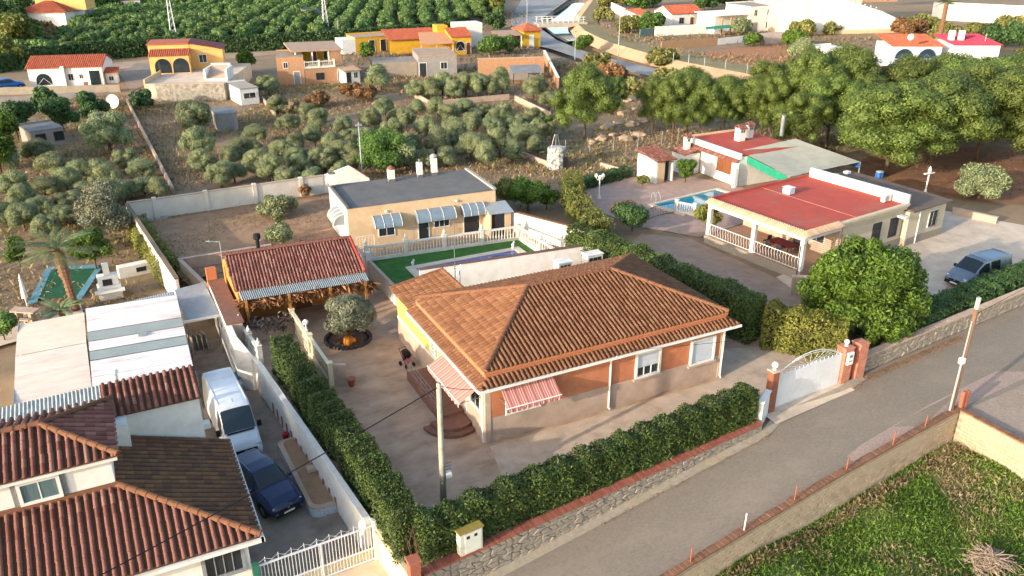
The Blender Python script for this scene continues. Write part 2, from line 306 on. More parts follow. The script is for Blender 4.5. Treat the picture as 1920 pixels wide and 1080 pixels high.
strip('canal_berm', [(143.9, 229.32, 0.4), (116.48, 190.99, 0.4), (106.5, 175.96, 0.4), (100.89, 163.87, 0.5), (97.63, 154.19, 0.6), (94.44, 143.71, 0.7), (92.67, 132.91, 0.8), (91.59, 123.03, 0.8), (91.7, 115.55, 0.8), (92.38, 108.96, 0.8), (93.82, 98.06, 0.8), (97.4, 75.55, 0.8)],
      [(158.23, 239.8, -0.1), (125.26, 195.08, -0.1), (116.11, 182.66, -0.1), (110.64, 172.79, -0.1), (106.77, 163.31, -0.1), (104.27, 154.18, -0.1), (103.46, 145.1, -0.1), (103.66, 136.3, -0.1), (103.84, 128.21, -0.1), (103.61, 119.52, -0.1), (104.71, 107.18, -0.1), (108.67, 82.81, -0.1)], mat('berm_grass', '#8f7a4d', '#75683d', scale=.5, bump=1, bscale=2, stain='#a58a58', sscale=.2))

# ================================================================ building blocks
M['white'] = mat('white_paint', '#dcd8cf', '#cfc9be', rough=.7, scale=2, stain='#b9ad9d', sscale=.8, samt=.45, bump=.1, bscale=40)
M['cream'] = mat('cream_stucco', '#cdb08b', '#c0a27e', rough=.9, scale=1.5, bump=.3, stain='#ad8f6e', sscale=.5, samt=.5)
M['orange'] = mat('orange_stucco', '#b57452', '#a86847', rough=.9, scale=2.5, bump=.6, bscale=22, stain='#9f5a33', sscale=.7, samt=.4)
M['plinth'] = mat('plinth_render', '#b59d88', '#a58d79', rough=.9, scale=1.5, bump=.2, stain='#8f7a68', sscale=.5, samt=.5)
M['tile'] = mat('brown_tile', '#76523c', '#634431', rough=.95, spec=.1, scale=6, island=['#61412f', '#745039', '#876249'], stain='#553f33', sscale=.5, samt=.4)
M['redtile'] = mat('red_tile', '#7b5046', '#684239', rough=.95, spec=.1, scale=5, island=['#5d3b33', '#7c5147', '#987466'], stain='#43392e', sscale=1.1, samt=.85)
M['darktile'] = mat('lichen_tile', '#5d4030', '#4c3528', rough=.95, scale=5, island=['#443027', '#60422f', '#7a5433'], stain='#6d6236', sscale=1.4, samt=.5)
M['ridge'] = mat('ridge_tile', '#80583f', '#6e4b37', rough=.92, spec=.1, scale=5, stain='#7d5a45', sscale=1.2, samt=.5)
M['glass'] = mat('window_glass', '#20282c', '#2a3236', rough=.06, spec=.6, scale=1)
M['metal'] = mat('grey_metal', '#8f9294', '#7f8284', rough=.45, metal=.6, scale=2)
M['dark'] = mat('dark_paint', '#26272a', '#303134', rough=.5, scale=2)
M['black'] = mat('black_rubber', '#141414', '#1b1b1b', rough=.8, scale=3)
M['wood'] = mat('brown_wood', '#7a4a2c', '#65391f', rough=.7, scale=6, stretch=(1, 1, .2))
M['brick'] = mat('red_brick', '#9a5a47', '#874c3b', rough=.9, scale=12, bump=.4, island=['#814736', '#a5644f'])
M['red'] = mat('red_membrane', '#ac4d3f', '#9c463b', rough=.85, spec=.15, scale=.9, stain='#946a58', sscale=.45, samt=.75, detail=7)
M['greyroof'] = mat('grey_felt', '#63605e', '#575452', rough=.9, scale=1, stain='#716c66', sscale=.4, bump=.2)
M['corr'] = mat('polycarbonate', '#868c8c', '#767d7e', rough=.7, scale=2, stain='#646b6a', sscale=.8, samt=.5, spec=.2)
M['galv'] = mat('galvanised', '#a6aaa9', '#969a99', rough=.5, metal=.3, scale=3)
M['stone'] = mat('grey_stone', '#8f8578', '#7c7267', rough=.95, scale=5, bump=.6, bscale=14, island=['#6f675d', '#8e8373', '#a5947d'])
M['mortar'] = mat('mortar', '#8d8272', '#7d7364', rough=.95, scale=6, bump=.5)
M['block'] = mat('concrete_block', '#a39078', '#94826b', rough=.95, scale=3, bump=.4, island=['#8f7e68', '#a5937a', '#b3a188'], stain='#7b6a55', sscale=.6, samt=.5)
M['bark'] = mat('bark', '#5d4a3a', '#4a3a2d', rough=.95, scale=6, bump=1, bscale=12, stretch=(1, 1, .3))
M['whitebrick'] = mat('pale_balustrade', '#d8cfc0', '#c7bdac', rough=.8, scale=4)
def wbox(fr, parent, name, u0, u1, v0, v1, w0, w1, m, **k): return MB(fr).box(u0, u1, v0, v1, w0, w1).build(name, m, parent, **k)
def window(fr, parent, u, w, wd, h, fm, gm=None, proud=.05, t=.07, bars=1, shutter=None, name='window', grille=None):
    """window on the outside of a wall frame: frame, pane(s), optional half-lowered shutter or bars"""
    b = MB(fr); b.box(u-t, u+wd+t, -proud, .02, w-t, w).box(u-t, u+wd+t, -proud, .02, w+h, w+h+t).box(u-t, u, -proud, .02, w, w+h).box(u+wd, u+wd+t, -proud, .02, w, w+h)
    for k in range(1, bars+1):
        x = u+wd*k/(bars+1); b.box(x-.02, x+.02, -proud*.45, .01, w, w+h)
    f = b.build(name, fm, parent)
    wbox(fr, f, 'pane', u+.002, u+wd-.002, -.012, .015, w+.002, w+h-.002, gm or M['glass'])
    if shutter is not None: MB(fr).box(u+.003, u+wd-.003, -proud*.4-.01, -.013, w+h*(1-shutter), w+h-.003).build('shutter', mat('shutter_slats', '#b9bdc2', '#a9adb2', rough=.5, scale=2), f)
    if grille:
        g = MB(fr); n = max(2, int(wd/.13))
        for k in range(n+1): g.box(u+wd*k/n-.01, u+wd*k/n+.01, -proud-.06, -proud-.04, w-.02, w+h+.02)
        for k in range(4): z = w+h*k/3; g.box(u-.03, u+wd+.03, -proud-.062, -proud-.038, z-.01, z+.01)
        g.build('grille', grille, f)
    return f
def door(fr, parent, u, wd, h, fm, gm=None, proud=.05, w=0.):
    b = MB(fr); b.box(u-.07, u, -proud, .02, w, w+h+.07).box(u+wd, u+wd+.07, -proud, .02, w, w+h+.07).box(u, u+wd, -proud, .02, w+h, w+h+.07)
    f = b.build('door', fm, parent); wbox(fr, f, 'door_leaf', u+.002, u+wd-.002, -.02, .015, w, w+h-.002, gm or M['wood'])
    wbox(fr, f, 'handle', u+wd-.14, u+wd-.1, -.07, -.021, w+h*.45, w+h*.52, M['metal']); return f
CAPS = {}
def caps(parent, p, q, r=.13, ln=.42, m=None, name='ridge_tile'):
    """half-round cover tiles along a ridge or hip, one piece each"""
    m = m or M['ridge']; key = (r, ln, m.name)
    if key not in CAPS:
        b = MB(); vs = []; fs = []; K = 6
        for x, s in ((-.03, 1.08), (ln*.1, 1.06), (ln*.1+.001, .98), (ln+.02, .92)):
            for k in range(K+1): a = math.pi*k/K; vs.append((x, math.cos(a)*r*s, math.sin(a)*r*s-.02))
        for i in range(3):
            for k in range(K): j = i*(K+1)+k; fs.append((j, j+1, j+K+2, j+K+1))
        fs.append(tuple(range(K+1))); b.add(vs, fs); CAPS[key] = b.mesh('ridge_tile', m, smooth=False)
    p = Vector(p); q = Vector(q); d = (q-p); L = d.length; d.normalize(); y = Vector((0, 0, 1)).cross(d).normalized(); z = d.cross(y)
    for i in range(int(round(L/ln))):
        o = p+d*(i*L/round(L/ln)); j = random.uniform(-.02, .02)
        Mx = Matrix(((d.x, y.x+j, z.x, o.x), (d.y, y.y, z.y+j, o.y), (d.z, y.z, z.z, o.z+random.uniform(-.008, .008)), (0, 0, 0, 1))); inst(CAPS[key], name, parent, Mx)
def clip_col(poly, s):
    ts = []
    for i in range(len(poly)):
        (a, b), (c, d) = poly[i], poly[(i+1) % len(poly)]
        if (a-s)*(c-s) <= 0 and abs(a-c) > 1e-9: ts.append(b+(d-b)*(s-a)/(c-a))
    return (min(ts), max(ts)) if len(ts) > 1 else None
def tile_roof(parent, corners, eave, m, w=.25, rl=.38, h=.075, over=.05, name='roof_face', pieces=0, base=None, thick=.06, bw=1., lf=.16):
    """curved clay tiles on a planar convex face; corners in 3-D, eave = indices of the two lowest corners.
    pieces>0: so many of the tiles nearest the street are parts of their own"""
    c = [Vector(p) for p in corners]; o = c[eave[0]]; e = (c[eave[1]]-o).normalized(); nrm = None
    for p in c:
        t = (p-o)-e*(p-o).dot(e)
        if t.length > .2: s = t.normalized(); break
    n = e.cross(s)
    if n.z < 0: n = -n
    pl = [((p-o).dot(e), (p-o).dot(s)) for p in c]; face = MB().slab([tuple(p) for p in c], thick).build(name, base or m, parent)
    lo = min(a for a, _ in pl); hi = max(a for a, _ in pl); nc = max(1, int(round((hi-lo)/w))); w = (hi-lo)/nc
    prof = [(x*bw, z) for x, z in ((-.36, -.1), (-.30, .55), (-.16, .92), (0, 1.0), (.16, .92), (.30, .55), (.36, -.1))]
    tiles = []
    for i in range(nc):
        sc = lo+(i+.5)*w; r = clip_col(pl, sc)
        if not r: continue
        t0, t1 = r; t0 -= over; rows = max(1, int(math.ceil((t1-t0)/rl-.25)))
        for k in range(rows):
            a = t0+k*rl; bnd = min(t0+(k+1)*rl+.04, t1+.02)
            if bnd-a > .06: tiles.append((sc, a, bnd))
    def tv(sc, a, bnd, jx, jz):
        vs = []
        for t, lift, sw in ((a, h*lf, 1.05), (bnd, 0.0, .95)):
            for x, z in prof: vs.append(o+e*(sc+x*w*sw+jx)+s*t+n*(max(.004, z*h)+lift+jz))
        return vs
    K = len(prof); fs = [(j, j+1, j+K+1, j+K) for j in range(K-1)]+[tuple(range(K-1, -1, -1))]
    if pieces:
        key = ('t', round(w, 4), rl, h, m.name, bw)
        if key not in CAPS:
            b = MB(); vs = []
            for t, lift, sw in ((0, h*lf, 1.05), (rl+.04, 0., .95)):
                for x, z in prof: vs.append((x*w*sw, t, max(.004, z*h)+lift))
            b.add(vs, fs); CAPS[key] = b.mesh('roof_tile', m, smooth=True)
        full = [t for t in tiles if t[2]-t[1] > rl*.99]; full.sort(key=lambda t: (o+e*t[0]+s*t[1]).y); pick = set(full[:pieces])
        for t in full[:pieces]:
            q = o+e*(t[0]+random.uniform(-.008, .008))+s*t[1]+n*random.uniform(0, .006)
            inst(CAPS[key], 'roof_tile', face, Matrix(((e.x, s.x, n.x, q.x), (e.y, s.y, n.y, q.y), (e.z, s.z, n.z, q.z), (0, 0, 0, 1))))
        tiles = [t for t in tiles if t not in pick]
    if tiles:
        b = MB()
        for t in tiles: b.add([tuple(x) for x in tv(*t, random.uniform(-.008, .008), random.uniform(0, .008))], fs)
        b.build('tile_courses', m, face, smooth=True, kind='stuff')
    return face
def corrugated(parent, c, eave, m, w=.09, amp=.02, name='sheet_roof', t=.012):
    """corrugated sheet: c four corners, ribs run from edge c0-c1 to edge c3-c2"""
    a, b, d, e = [Vector(x) for x in c]; n = max(2, int((b-a).length/w*2)); vs = []; nr = (b-a).cross(e-a).normalized()
    if nr.z < 0: nr = -nr
    for k in range(n+1):
        s = k/n; off = nr*(amp if k % 2 else -amp); vs += [tuple(a.lerp(b, s)+off), tuple(e.lerp(d, s)+off)]
    return MB().add(vs, [(2*k, 2*k+2, 2*k+3, 2*k+1) for k in range(n)]).build(name, m, parent)
def stone_wall(name, label, p, q, zb, zt, cap=True, cell=(.36, .27), thick=.3, parts=300, cat='wall', capm=None, seed=1, side=-1):
    """rubble-faced wall: every stone a piece of its own, proud of recessed mortar, brick coping. zb/zt: functions of distance"""
    rg = random.Random(seed); L = dist(p, q); fr = fline(p, q); root = thing(name, label, cat, (p[0], p[1], zb(0)))
    n = int(L/1.0)+1; b = MB(fr); vs = []
    for i in range(n+1):
        u = L*i/n; vs += [(u, 0, zb(u)-.3), (u, 0, zt(u)), (u, thick, zt(u)), (u, thick, zb(u)-.3)]
    fs = [(4*i+k, 4*i+4+k, 4*i+4+(k+1) % 4, 4*i+(k+1) % 4) for i in range(n) for k in range(4)]+[(0, 1, 2, 3), tuple(4*n+k for k in (3, 2, 1, 0))]
    b.add(vs, fs).build('wall_core', M['mortar'], root)
    nu = int(L/cell[0]); hmax = max(zt(L*i/20)-zb(L*i/20) for i in range(21)); nw = max(2, int(round(hmax/cell[1]))); J = {}
    for i in range(nu+1):
        for j in range(nw+1):
            J[i, j] = (L*i/nu+(rg.uniform(-.13, .13) if 0 < i < nu else 0)+(.5*cell[0] if j % 2 and 0 < i < nu else 0), j/nw+(rg.uniform(-.3, .3)/nw if 0 < j < nw else 0))
    cells = [(i, j) for i in range(nu) for j in range(nw)]; rg.shuffle(cells); rest = MB(fr)
    for idx, (i, j) in enumerate(cells):
        quad = [J[i, j], J[i+1, j], J[i+1, j+1], J[i, j+1]]; cu = sum(x[0] for x in quad)/4; cw = sum(x[1] for x in quad)/4
        quad = [(cu+(a-cu)*.90, cw+(b_-cw)*.88) for a, b_ in quad]
        if rg.random() < .6:
            k = rg.randrange(4); a, b_ = quad[k], quad[(k+1) % 4]; quad.insert(k+1, (a[0]*.5+b_[0]*.5+(a[0]+b_[0]-2*cu)*.08, a[1]*.5+b_[1]*.5+(a[1]+b_[1]-2*cw)*.08))
        pr = rg.uniform(.025, .07); H_ = lambda u, w: zb(u)+(zt(u)-zb(u))*max(.02, min(.98, w)); K = len(quad)
        vs = [(a, 0, H_(a, w_)) for a, w_ in quad]+[(cu+(a-cu)*.93, -pr*.8, H_(a, cw+(w_-cw)*.93)) for a, w_ in quad]+[(cu+(a-cu)*.6, -pr, H_(a, cw+(w_-cw)*.6)) for a, w_ in quad]
        fs = [(k, (k+1) % K, K+(k+1) % K, K+k) for k in range(K)]+[(K+k, K+(k+1) % K, 2*K+(k+1) % K, 2*K+k) for k in range(K)]+[tuple(range(2*K, 3*K))]
        if idx < parts: MB(fr).add(vs, fs).build('stone', M['stone'], root)
        else: rest.add(vs, fs)
    if rest.f: rest.build('far_stones', M['stone'], root, kind='stuff')
    if cap:
        cb = MB(fr); nb = int(L/.13)
        for i in range(nb):
            u = L*i/nb; z = zt(u)+rg.uniform(-.006, .006); cb.box(u+.006, u+L/nb-.006, -.07, thick+.06, z-.01, z+.085)
        cb.build('brick_coping', capm or M['brick'], root, kind='stuff')
    return root
def balustrade(name, label, p, q, z0, h, m=None, plinth=.25, posts=4, group=None, fin=True, step=.2, cat='balustrade'):
    """plinth, turned balusters, handrail and posts with finials; each baluster its own piece"""
    m = m or M['whitebrick']; L = dist(p, q); fr = fline(p, q, z0); root = thing(name, label, cat, (p[0], p[1], z0), group)
    wbox(fr, root, 'plinth', 0, L, -.09, .09, -.2, plinth, m); wbox(fr, root, 'handrail', 0, L, -.1, .1, h-.12, h, m)
    key = ('bal', round(h-plinth, 2), m.name)
    if key not in CAPS:
        hh = h-.12-plinth; b = MB(); b.lathe(0, 0, [(.06, 0), (.06, .05*hh), (.035, .12*hh), (.065, .35*hh), (.03, .62*hh), (.035, .85*hh), (.055, .93*hh), (.055, hh)], 6); CAPS[key] = b.mesh('baluster', m, smooth=True)
    pp = [L*i/max(1, posts-1) for i in range(posts)] if posts > 1 else []
    n = int(L/step)
    for i in range(n):
        u = (i+.5)*L/n
        if any(abs(u-x) < .17 for x in pp): continue
        inst(CAPS[key], 'baluster', root, Matrix.Translation(fr.p(u, 0, plinth)))
    for u in pp:
        b = MB(fr).bbox(u-.14, u+.14, -.14, .14, -.25, h+.1, .02).bbox(u-.17, u+.17, -.17, .17, h+.1, h+.16, .01)
        if fin: b.lathe(u, 0, [(.05, h+.16), (.11, h+.26), (.12, h+.36), (.06, h+.46), (.02, h+.6)], 8)
        b.build('post', m, root)
    return root
def plain_wall(name, label, p, q, z0, h, t, m, capm=None, caph=.06, piers=0, cat='wall', group=None, tilecap=False):
    L = dist(p, q); fr = fline(p, q, z0); root = thing(name, label, cat, (p[0], p[1], z0), group)
    wbox(fr, root, 'wall_face', 0, L, 0, t, -.4, h, m)
    if capm: wbox(fr, root, 'coping', -.04, L+.04, -.05, t+.05, h+.002, h+caph, capm)
    for k in range(piers): u = L*(k+.5)/piers; wbox(fr, root, 'pier', u-.17, u+.17, -.1, t+.08, -.3, h+.16, m)
    return root
def globe_lamp(x, y, z, h, label, group=None, r=.16):
    t = thing('garden_lamp', label, 'lamp', (x, y, z), group)
    MB().cyl(x, y, z, z+h, .035, seg=8).cyl(x, y, z, z+.05, .1, seg=8).build('stem', M['white'], t)
    MB().lathe(x, y, [(.06, z+h)]+[(r*math.sin(a), z+h+r-r*math.cos(a)) for a in (.6, 1.1, 1.6, 2.1, 2.6, 3.05)], 12).build('globe', mat('opal_glass', '#f0efe9', '#e4e2da', rough=.25, scale=2), t, smooth=True)
    return t
def ac_unit(fr, parent_label, u, v, w, loc_label=None, wd=.8, d=.32, h=.6, group=None):
    x, y, z = fr.p(u, v, w); t = thing('air_conditioner', parent_label, 'air conditioner', (x, y, z), group)
    MB(fr).bbox(u, u+wd, v, v+d, w+.06, w+h, .02).build('casing', M['white'], t)
    MB(fr).box(u+.08, u+.14, v+.02, v+d-.02, w, w+.06).box(u+wd-.14, u+wd-.08, v+.02, v+d-.02, w, w+.06).build('foot', M['metal'], t)
    cx, cz, r = u+wd*.42, w+h*.53, h*.38; b = MB(fr); K = 16
    for rr in (r, r*.66, r*.33):
        vs = []
        for k in range(K):
            a = 2*math.pi*k/K
            for q in (rr, rr-.025): vs.append((cx+math.cos(a)*q, v-.012, cz+math.sin(a)*q))
        b.add(vs, [(2*k, (2*k+2) % (2*K), (2*k+3) % (2*K), 2*k+1) for k in range(K)])
    b.build('fan_grille', M['dark'], t); return t
def dish(x, y, z, r, ax, el, label, pole=0.6):
    t = thing('satellite_dish', label, 'satellite dish', (x, y, z-pole)); MB().cyl(x, y, z-pole, z, .03, seg=6).build('mast', M['metal'], t)
    d = Vector((math.cos(R(ax))*math.cos(R(el)), math.sin(R(ax))*math.cos(R(el)), math.sin(R(el)))); s = d.cross(Vector((0, 0, 1))).normalized(); u = s.cross(d); vs = []; fs = []; K = 16
    for rr in (0, .35, .7, 1.0):
        for k in range(K): a = 2*math.pi*k/K; vs.append(tuple(Vector((x, y, z))+(s*math.cos(a)+u*math.sin(a)*1.08)*r*rr+d*(r*.28*rr*rr)))
    for i in range(3):
        for k in range(K): fs.append((i*K+k, i*K+(k+1) % K, (i+1)*K+(k+1) % K, (i+1)*K+k))
    MB().add(vs, fs).build('reflector', M['white'], t, smooth=True)
    c = Vector((x, y, z))+d*r*1.0; MB().tube([tuple(Vector((x, y, z))-u*r*.9+d*r*.2), tuple(c)], .015, 5).tube([tuple(c-d*.06), tuple(c+d*.06)], .035, 6).build('feed_arm', M['metal'], t); return t

# ================================================================ the house in the middle
HX, HY, HW, HD = 13.89, 30.25, 14.2, 9.0
hs = thing('main_house', 'orange single-storey house with large brown hipped tile roof in the centre', 'house', (HX, HY, 0))
hf = Fr(HX, HY); hl = Fr(HX, HY+12.3, 0, -90)
wbox(hf, hs, 'front_wall', 0, HW, 0, .3, 1.38, 3.92, M['orange']); wbox(hf, hs, 'front_plinth', -.02, HW+.02, -.03, .32, -.2, 1.38, M['plinth'])
wbox(hf, hs, 'side_wall', 0, .3, .3, HD+3.3, 1.38, 2.95, mat('sunlit_orange_stucco', '#c9b05c', '#bda352', rough=.9, scale=2, bump=.3))  # same orange stucco as the front; sun glare painted in as yellow
wbox(hf, hs, 'side_plinth', -.028, .31, .33, HD+3.3, -.2, 1.38, M['plinth'])
wbox(hf, hs, 'side_band', -.035, .3, .33, HD+3.31, 1.38, 1.52, M['white'])
wbox(hf, hs, 'side_upper_wall', -.002, .3, .3, HD, 2.95, 3.92, M['orange'])
wbox(hf, hs, 'right_wall', HW-.3, HW, .3, HD, -.2, 3.92, M['orange']); wbox(hf, hs, 'rear_wall', .3, HW-.3, HD-.3, HD, -.2, 3.92, M['white'])
for u in (-.05, HW-.24): wbox(hf, hs, 'corner_pilaster', u, u+.29, -.06, .26, -.2, 3.4, M['plinth'])
wbox(hf, hs, 'corner_pier', .24, .95, -.05, -.031, 1.39, 3.4, M['orange'])
ov = .03; ze = 3.95; zr = 5.55; x0, x1, y0, y1 = HX-ov, HX+HW+ov, HY-ov, HY+HD+ov; ym = (y0+y1)/2; ra = (HX+4.55, ym, zr); rb_ = (HX+9.7, ym, zr)
A, B, C_, D_ = (x0, y0, ze), (x1, y0, ze), (x1, y1, ze), (x0, y1, ze)
for nm, cs in (('front_slope', [A, B, rb_, ra]), ('left_slope', [D_, A, ra]), ('right_slope', [B, C_, rb_]), ('rear_slope', [C_, D_, ra, rb_])):
    tile_roof(hs, cs, (0, 1), M['tile'], w=.245, rl=.4, h=.115, name=nm)
up = lambda p, d=.08: (p[0], p[1], p[2]+d)
for a, b in ((A, ra), (B, rb_), (C_, rb_), (D_, ra), (ra, rb_)): caps(hs, up(a), up(b), .14, .42, M['ridge'])
# skirt of tiles above the walls, gutter, downpipes
so_ = .5; zs0, zs1 = 3.34, 3.56
S = lambda i, o, z: [(HX-o, HY-o, z), (HX+HW+o, HY-o, z), (HX+HW+o, HY+HD+o*.2, z), (HX-o, HY+HD+o*.2, z)][i]
tile_roof(hs, [S(0, so_, zs0), S(1, so_, zs0), S(1, 0, zs1), S(0, 0, zs1)], (0, 1), M['tile'], w=.245, rl=.36, h=.11, name='front_skirt')
tile_roof(hs, [S(3, so_, zs0), S(0, so_, zs0), S(0, 0, zs1), S(3, 0, zs1)], (0, 1), M['tile'], w=.245, rl=.36, h=.07, name='left_skirt')
tile_roof(hs, [S(1, so_, zs0), S(2, so_, zs0), S(2, 0, zs1), S(1, 0, zs1)], (0, 1), M['tile'], w=.245, rl=.36, h=.07, name='right_skirt')
wbox(hf, hs, 'soffit', -so_+.05, HW+so_-.05, -so_+.05, -.001, zs0-.16, zs0-.08, M['plinth'])
b = MB(hf); b.box(-so_-.1, HW+so_+.1, -so_-.12, -so_+.0, zs0-.14, zs0-.02).box(-so_-.12, -so_-.0, -so_, HD+.1, zs0-.14, zs0-.02); b.build('gutter', M['white'], hs)
for u, v in ((6.9, -.09), (HW-.1, -.12), (-.09, .15)):
    p = [(HX+u, HY-so_-.03, 3.35), (HX+u, HY-so_-.03, 3.25), (HX+u, HY+v, 3.0), (HX+u, HY+v, .12), (HX+u, HY+v-.12, .05)]
    MB().tube(p, .055, 8).build('downpipe', M['white'], hs)
# upper eave bed so the band below reads as one course
wbox(hf, hs, 'eave_course', -.06, HW+.06, -.06, .0, 3.80, 3.92, M['orange'])
fs_ = hf
for u, wd, sh, zb in ((8.55, 1.35, .62, 1.48), (12.05, 1.42, .98, 1.36)):
    window(hf, hs, u, zb, wd, 1.3, M['white'], proud=.13, t=.1, bars=2, shutter=sh)
    MB(hf).box(u-.22, u+wd+.22, -.19, .0, zb-.2, zb-.1).build('sill', M['plinth'], hs)
window(hf, hs, 1.1, 1.42, 1.75, 1.25, M['white'], proud=.1, t=.09, bars=2)
# striped awnings
def stripes(name, base, others, fr, scale=9.):
    if name in MAT: return MAT[name]
    m = bpy.data.materials.new(name); m.use_nodes = True; n = m.node_tree.nodes; L = m.node_tree.links; b = n['Principled BSDF']; b.inputs['Roughness'].default_value = .85
    g = n.new('ShaderNodeNewGeometry'); mp = n.new('ShaderNodeVectorMath'); mp.operation = 'DOT_PRODUCT'; mp.inputs[1].default_value = (fr.c*scale/10, fr.s*scale/10, 0); L.new(g.outputs['Position'], mp.inputs[0])
    fc = n.new('ShaderNodeMath'); fc.operation = 'FRACT'; ml = n.new('ShaderNodeMath'); ml.operation = 'MULTIPLY'; ml.inputs[1].default_value = 2.6; L.new(mp.outputs['Value'], ml.inputs[0]); L.new(ml.outputs[0], fc.inputs[0])
    r = n.new('ShaderNodeValToRGB'); r.color_ramp.interpolation = 'CONSTANT'; e = r.color_ramp.elements; e[0].color = (*lin(base), 1); e[0].position = 0; cols = others; e[1].position = cols[0][0]; e[1].color = (*lin(cols[0][1]), 1)
    for p, c in cols[1:]: x = e.new(p); x.color = (*lin(c), 1)
    L.new(fc.outputs[0], r.inputs[0]); L.new(r.outputs[0], b.inputs['Base Color']); MAT[name] = m; return m
def awning(fr, parent, u0, u1, zt, pr, zl, m, name='awning'):
    a = MB(fr); n = 24; vs = []
    for i in range(n+1):
        u = u0+(u1-u0)*i/n; vs += [(u, -.04, zt), (u, -pr*.5, zt-(zt-zl)*.5-.03), (u, -pr, zl)]
    a.add(vs, [(3*i+k, 3*i+3+k, 3*i+4+k, 3*i+1+k) for i in range(n) for k in (0, 1)]); aw = a.build(name, m, parent, smooth=True)
    v = MB(fr); vs = []
    for i in range(n*2+1):
        u = u0+(u1-u0)*i/(n*2); d = .2+.07*abs(math.sin(i*math.pi/4)); vs += [(u, -pr-.01, zl-.02), (u, -pr-.01+.02*math.sin(i*1.3), zl-d)]
    v.add(vs, [(2*i, 2*i+2, 2*i+3, 2*i+1) for i in range(n*2)]).build('valance', m, aw)
    MB(fr).tube([(u0-.03, -pr, zl), (u1+.03, -pr, zl)], .03, 6).build('front_bar', M['white'], aw)
    MB(fr).tube([(u0-.03, -.06, zt+.02), (u1+.03, -.06, zt+.02)], .05, 6).build('roller', M['white'], aw)
    for u in (u0, u1): MB(fr).tube([(u, -.05, zl+.05), (u, -pr, zl)], .018, 5).build('arm', M['metal'], aw)
    return aw
redst = stripes('red_stripe_cloth', '#b0655a', [(.2, '#c9a397'), (.34, '#8e4d49'), (.46, '#c3978a'), (.62, '#a75a52'), (.8, '#7f5a58'), (.9, '#bf8f83')], Fr(0, 0, 0, 0), 9.)
awning(hf, hs, .72, 3.55, 3.0, .95, 2.28, redst)
pinkst = stripes('pink_stripe_cloth', '#a8776a', [(.3, '#8a4c42'), (.42, '#b28b7e'), (.75, '#8d5449'), (.85, '#a97d70')], Fr(0, 0, 0, 90), 9.)
awning(hl, hs, 12.3-4.35, 12.3-.35, 3.08, 1.2, 2.38, pinkst)
# side window, glazed door under the awning, porch slab, rounded steps, rail
window(hl, hs, 12.3-6.85, 1.75, .9, .8, M['white'], proud=.06, grille=M['white'])
door(hl, hs, 12.3-3.3, 1.1, 2.1, M['white'], M['glass'], w=.5); window(hl, hs, 12.3-1.7, 1.55, 1.1, 1.1, M['white'], proud=.06)
terr = mat('terracotta_paving', '#7d5848', '#6d4b3d', rough=.8, scale=3, bump=.2)
pb = MB(Fr(HX, HY)); pb.prism([(-1.3, 2.5), (-.03, 2.5), (-.03, 7.4), (-1.3, 7.4)], -.1, .5); pb.build('porch', terr, hs)
for k, (r, z) in enumerate(((1.5, .17), (1.15, .34))):
    pts = [(-.04, 2.49)]+[(-.6+r*math.cos(a)*.95, 2.49+r*math.sin(a)*.9) for a in np.linspace(math.pi*2, math.pi, 14)]
    pts = [(min(-.04, x), y) for x, y in pts]; MB(Fr(HX, HY)).prism([(-.04, 2.49)]+[(min(-.04, -.75+r*math.cos(a)), 2.49+r*math.sin(a)) for a in np.linspace(-.02, -math.pi, 15)], -.1, z).build('step', terr, hs)
rail = MB(Fr(HX, HY))
for y in np.arange(2.5, 7.5, .7): rail.tube([(-1.25, y, .5), (-1.25, y, 1.35)], .018, 5)
for z in (.75, 1.05, 1.35): rail.tube([(-1.25, 2.5, z), (-1.25, 7.4, z)], .015, 5)
rail.build('porch_rail', M['metal'], hs)
# rear annex with its own small tiled roof
wbox(hf, hs, 'annex_wall', .32, 3.1, HD+3.0, HD+3.28, -.2, 2.95, M['white']); wbox(hf, hs, 'annex_side', 2.85, 3.1, HD+.02, HD+3.0, -.2, 3.35, M['white'])
tile_roof(hs, [(HX-.15, HY+13.0, 3.0), (HX-.15, HY+9.1, 3.0), (HX+3.2, HY+9.1, 3.55), (HX+3.2, HY+13.0, 3.55)], (0, 1), M['tile'], w=.25, rl=.4, h=.06, name='annex_roof')
caps(hs, (HX-.1, HY+13.0, 3.08), (HX+3.2, HY+13.0, 3.63), .12); caps(hs, (HX+3.2, HY+13.0, 3.63), (HX+3.2, HY+9.15, 3.63), .12)
dish(HX+3.6, HY+11.2, 4.15, .32, 160, 25, 'small white satellite dish beside the annex roof of the centre house', pole=3.9)
MB().tube([(HX+3.55, HY+11.8, 0), (HX+3.55, HY+11.8, 6.4)], .025, 6).tube([(HX+3.2, HY+11.8, 6.2), (HX+3.9, HY+11.8, 6.2)], .012, 4).tube([(HX+3.3, HY+11.8, 5.9), (HX+3.8, HY+11.8, 5.9)], .012, 4).solo('antenna_mast', M['metal'], 'thin metal aerial mast behind the centre house annex', 'antenna', (HX+3.55, HY+11.8, 0))
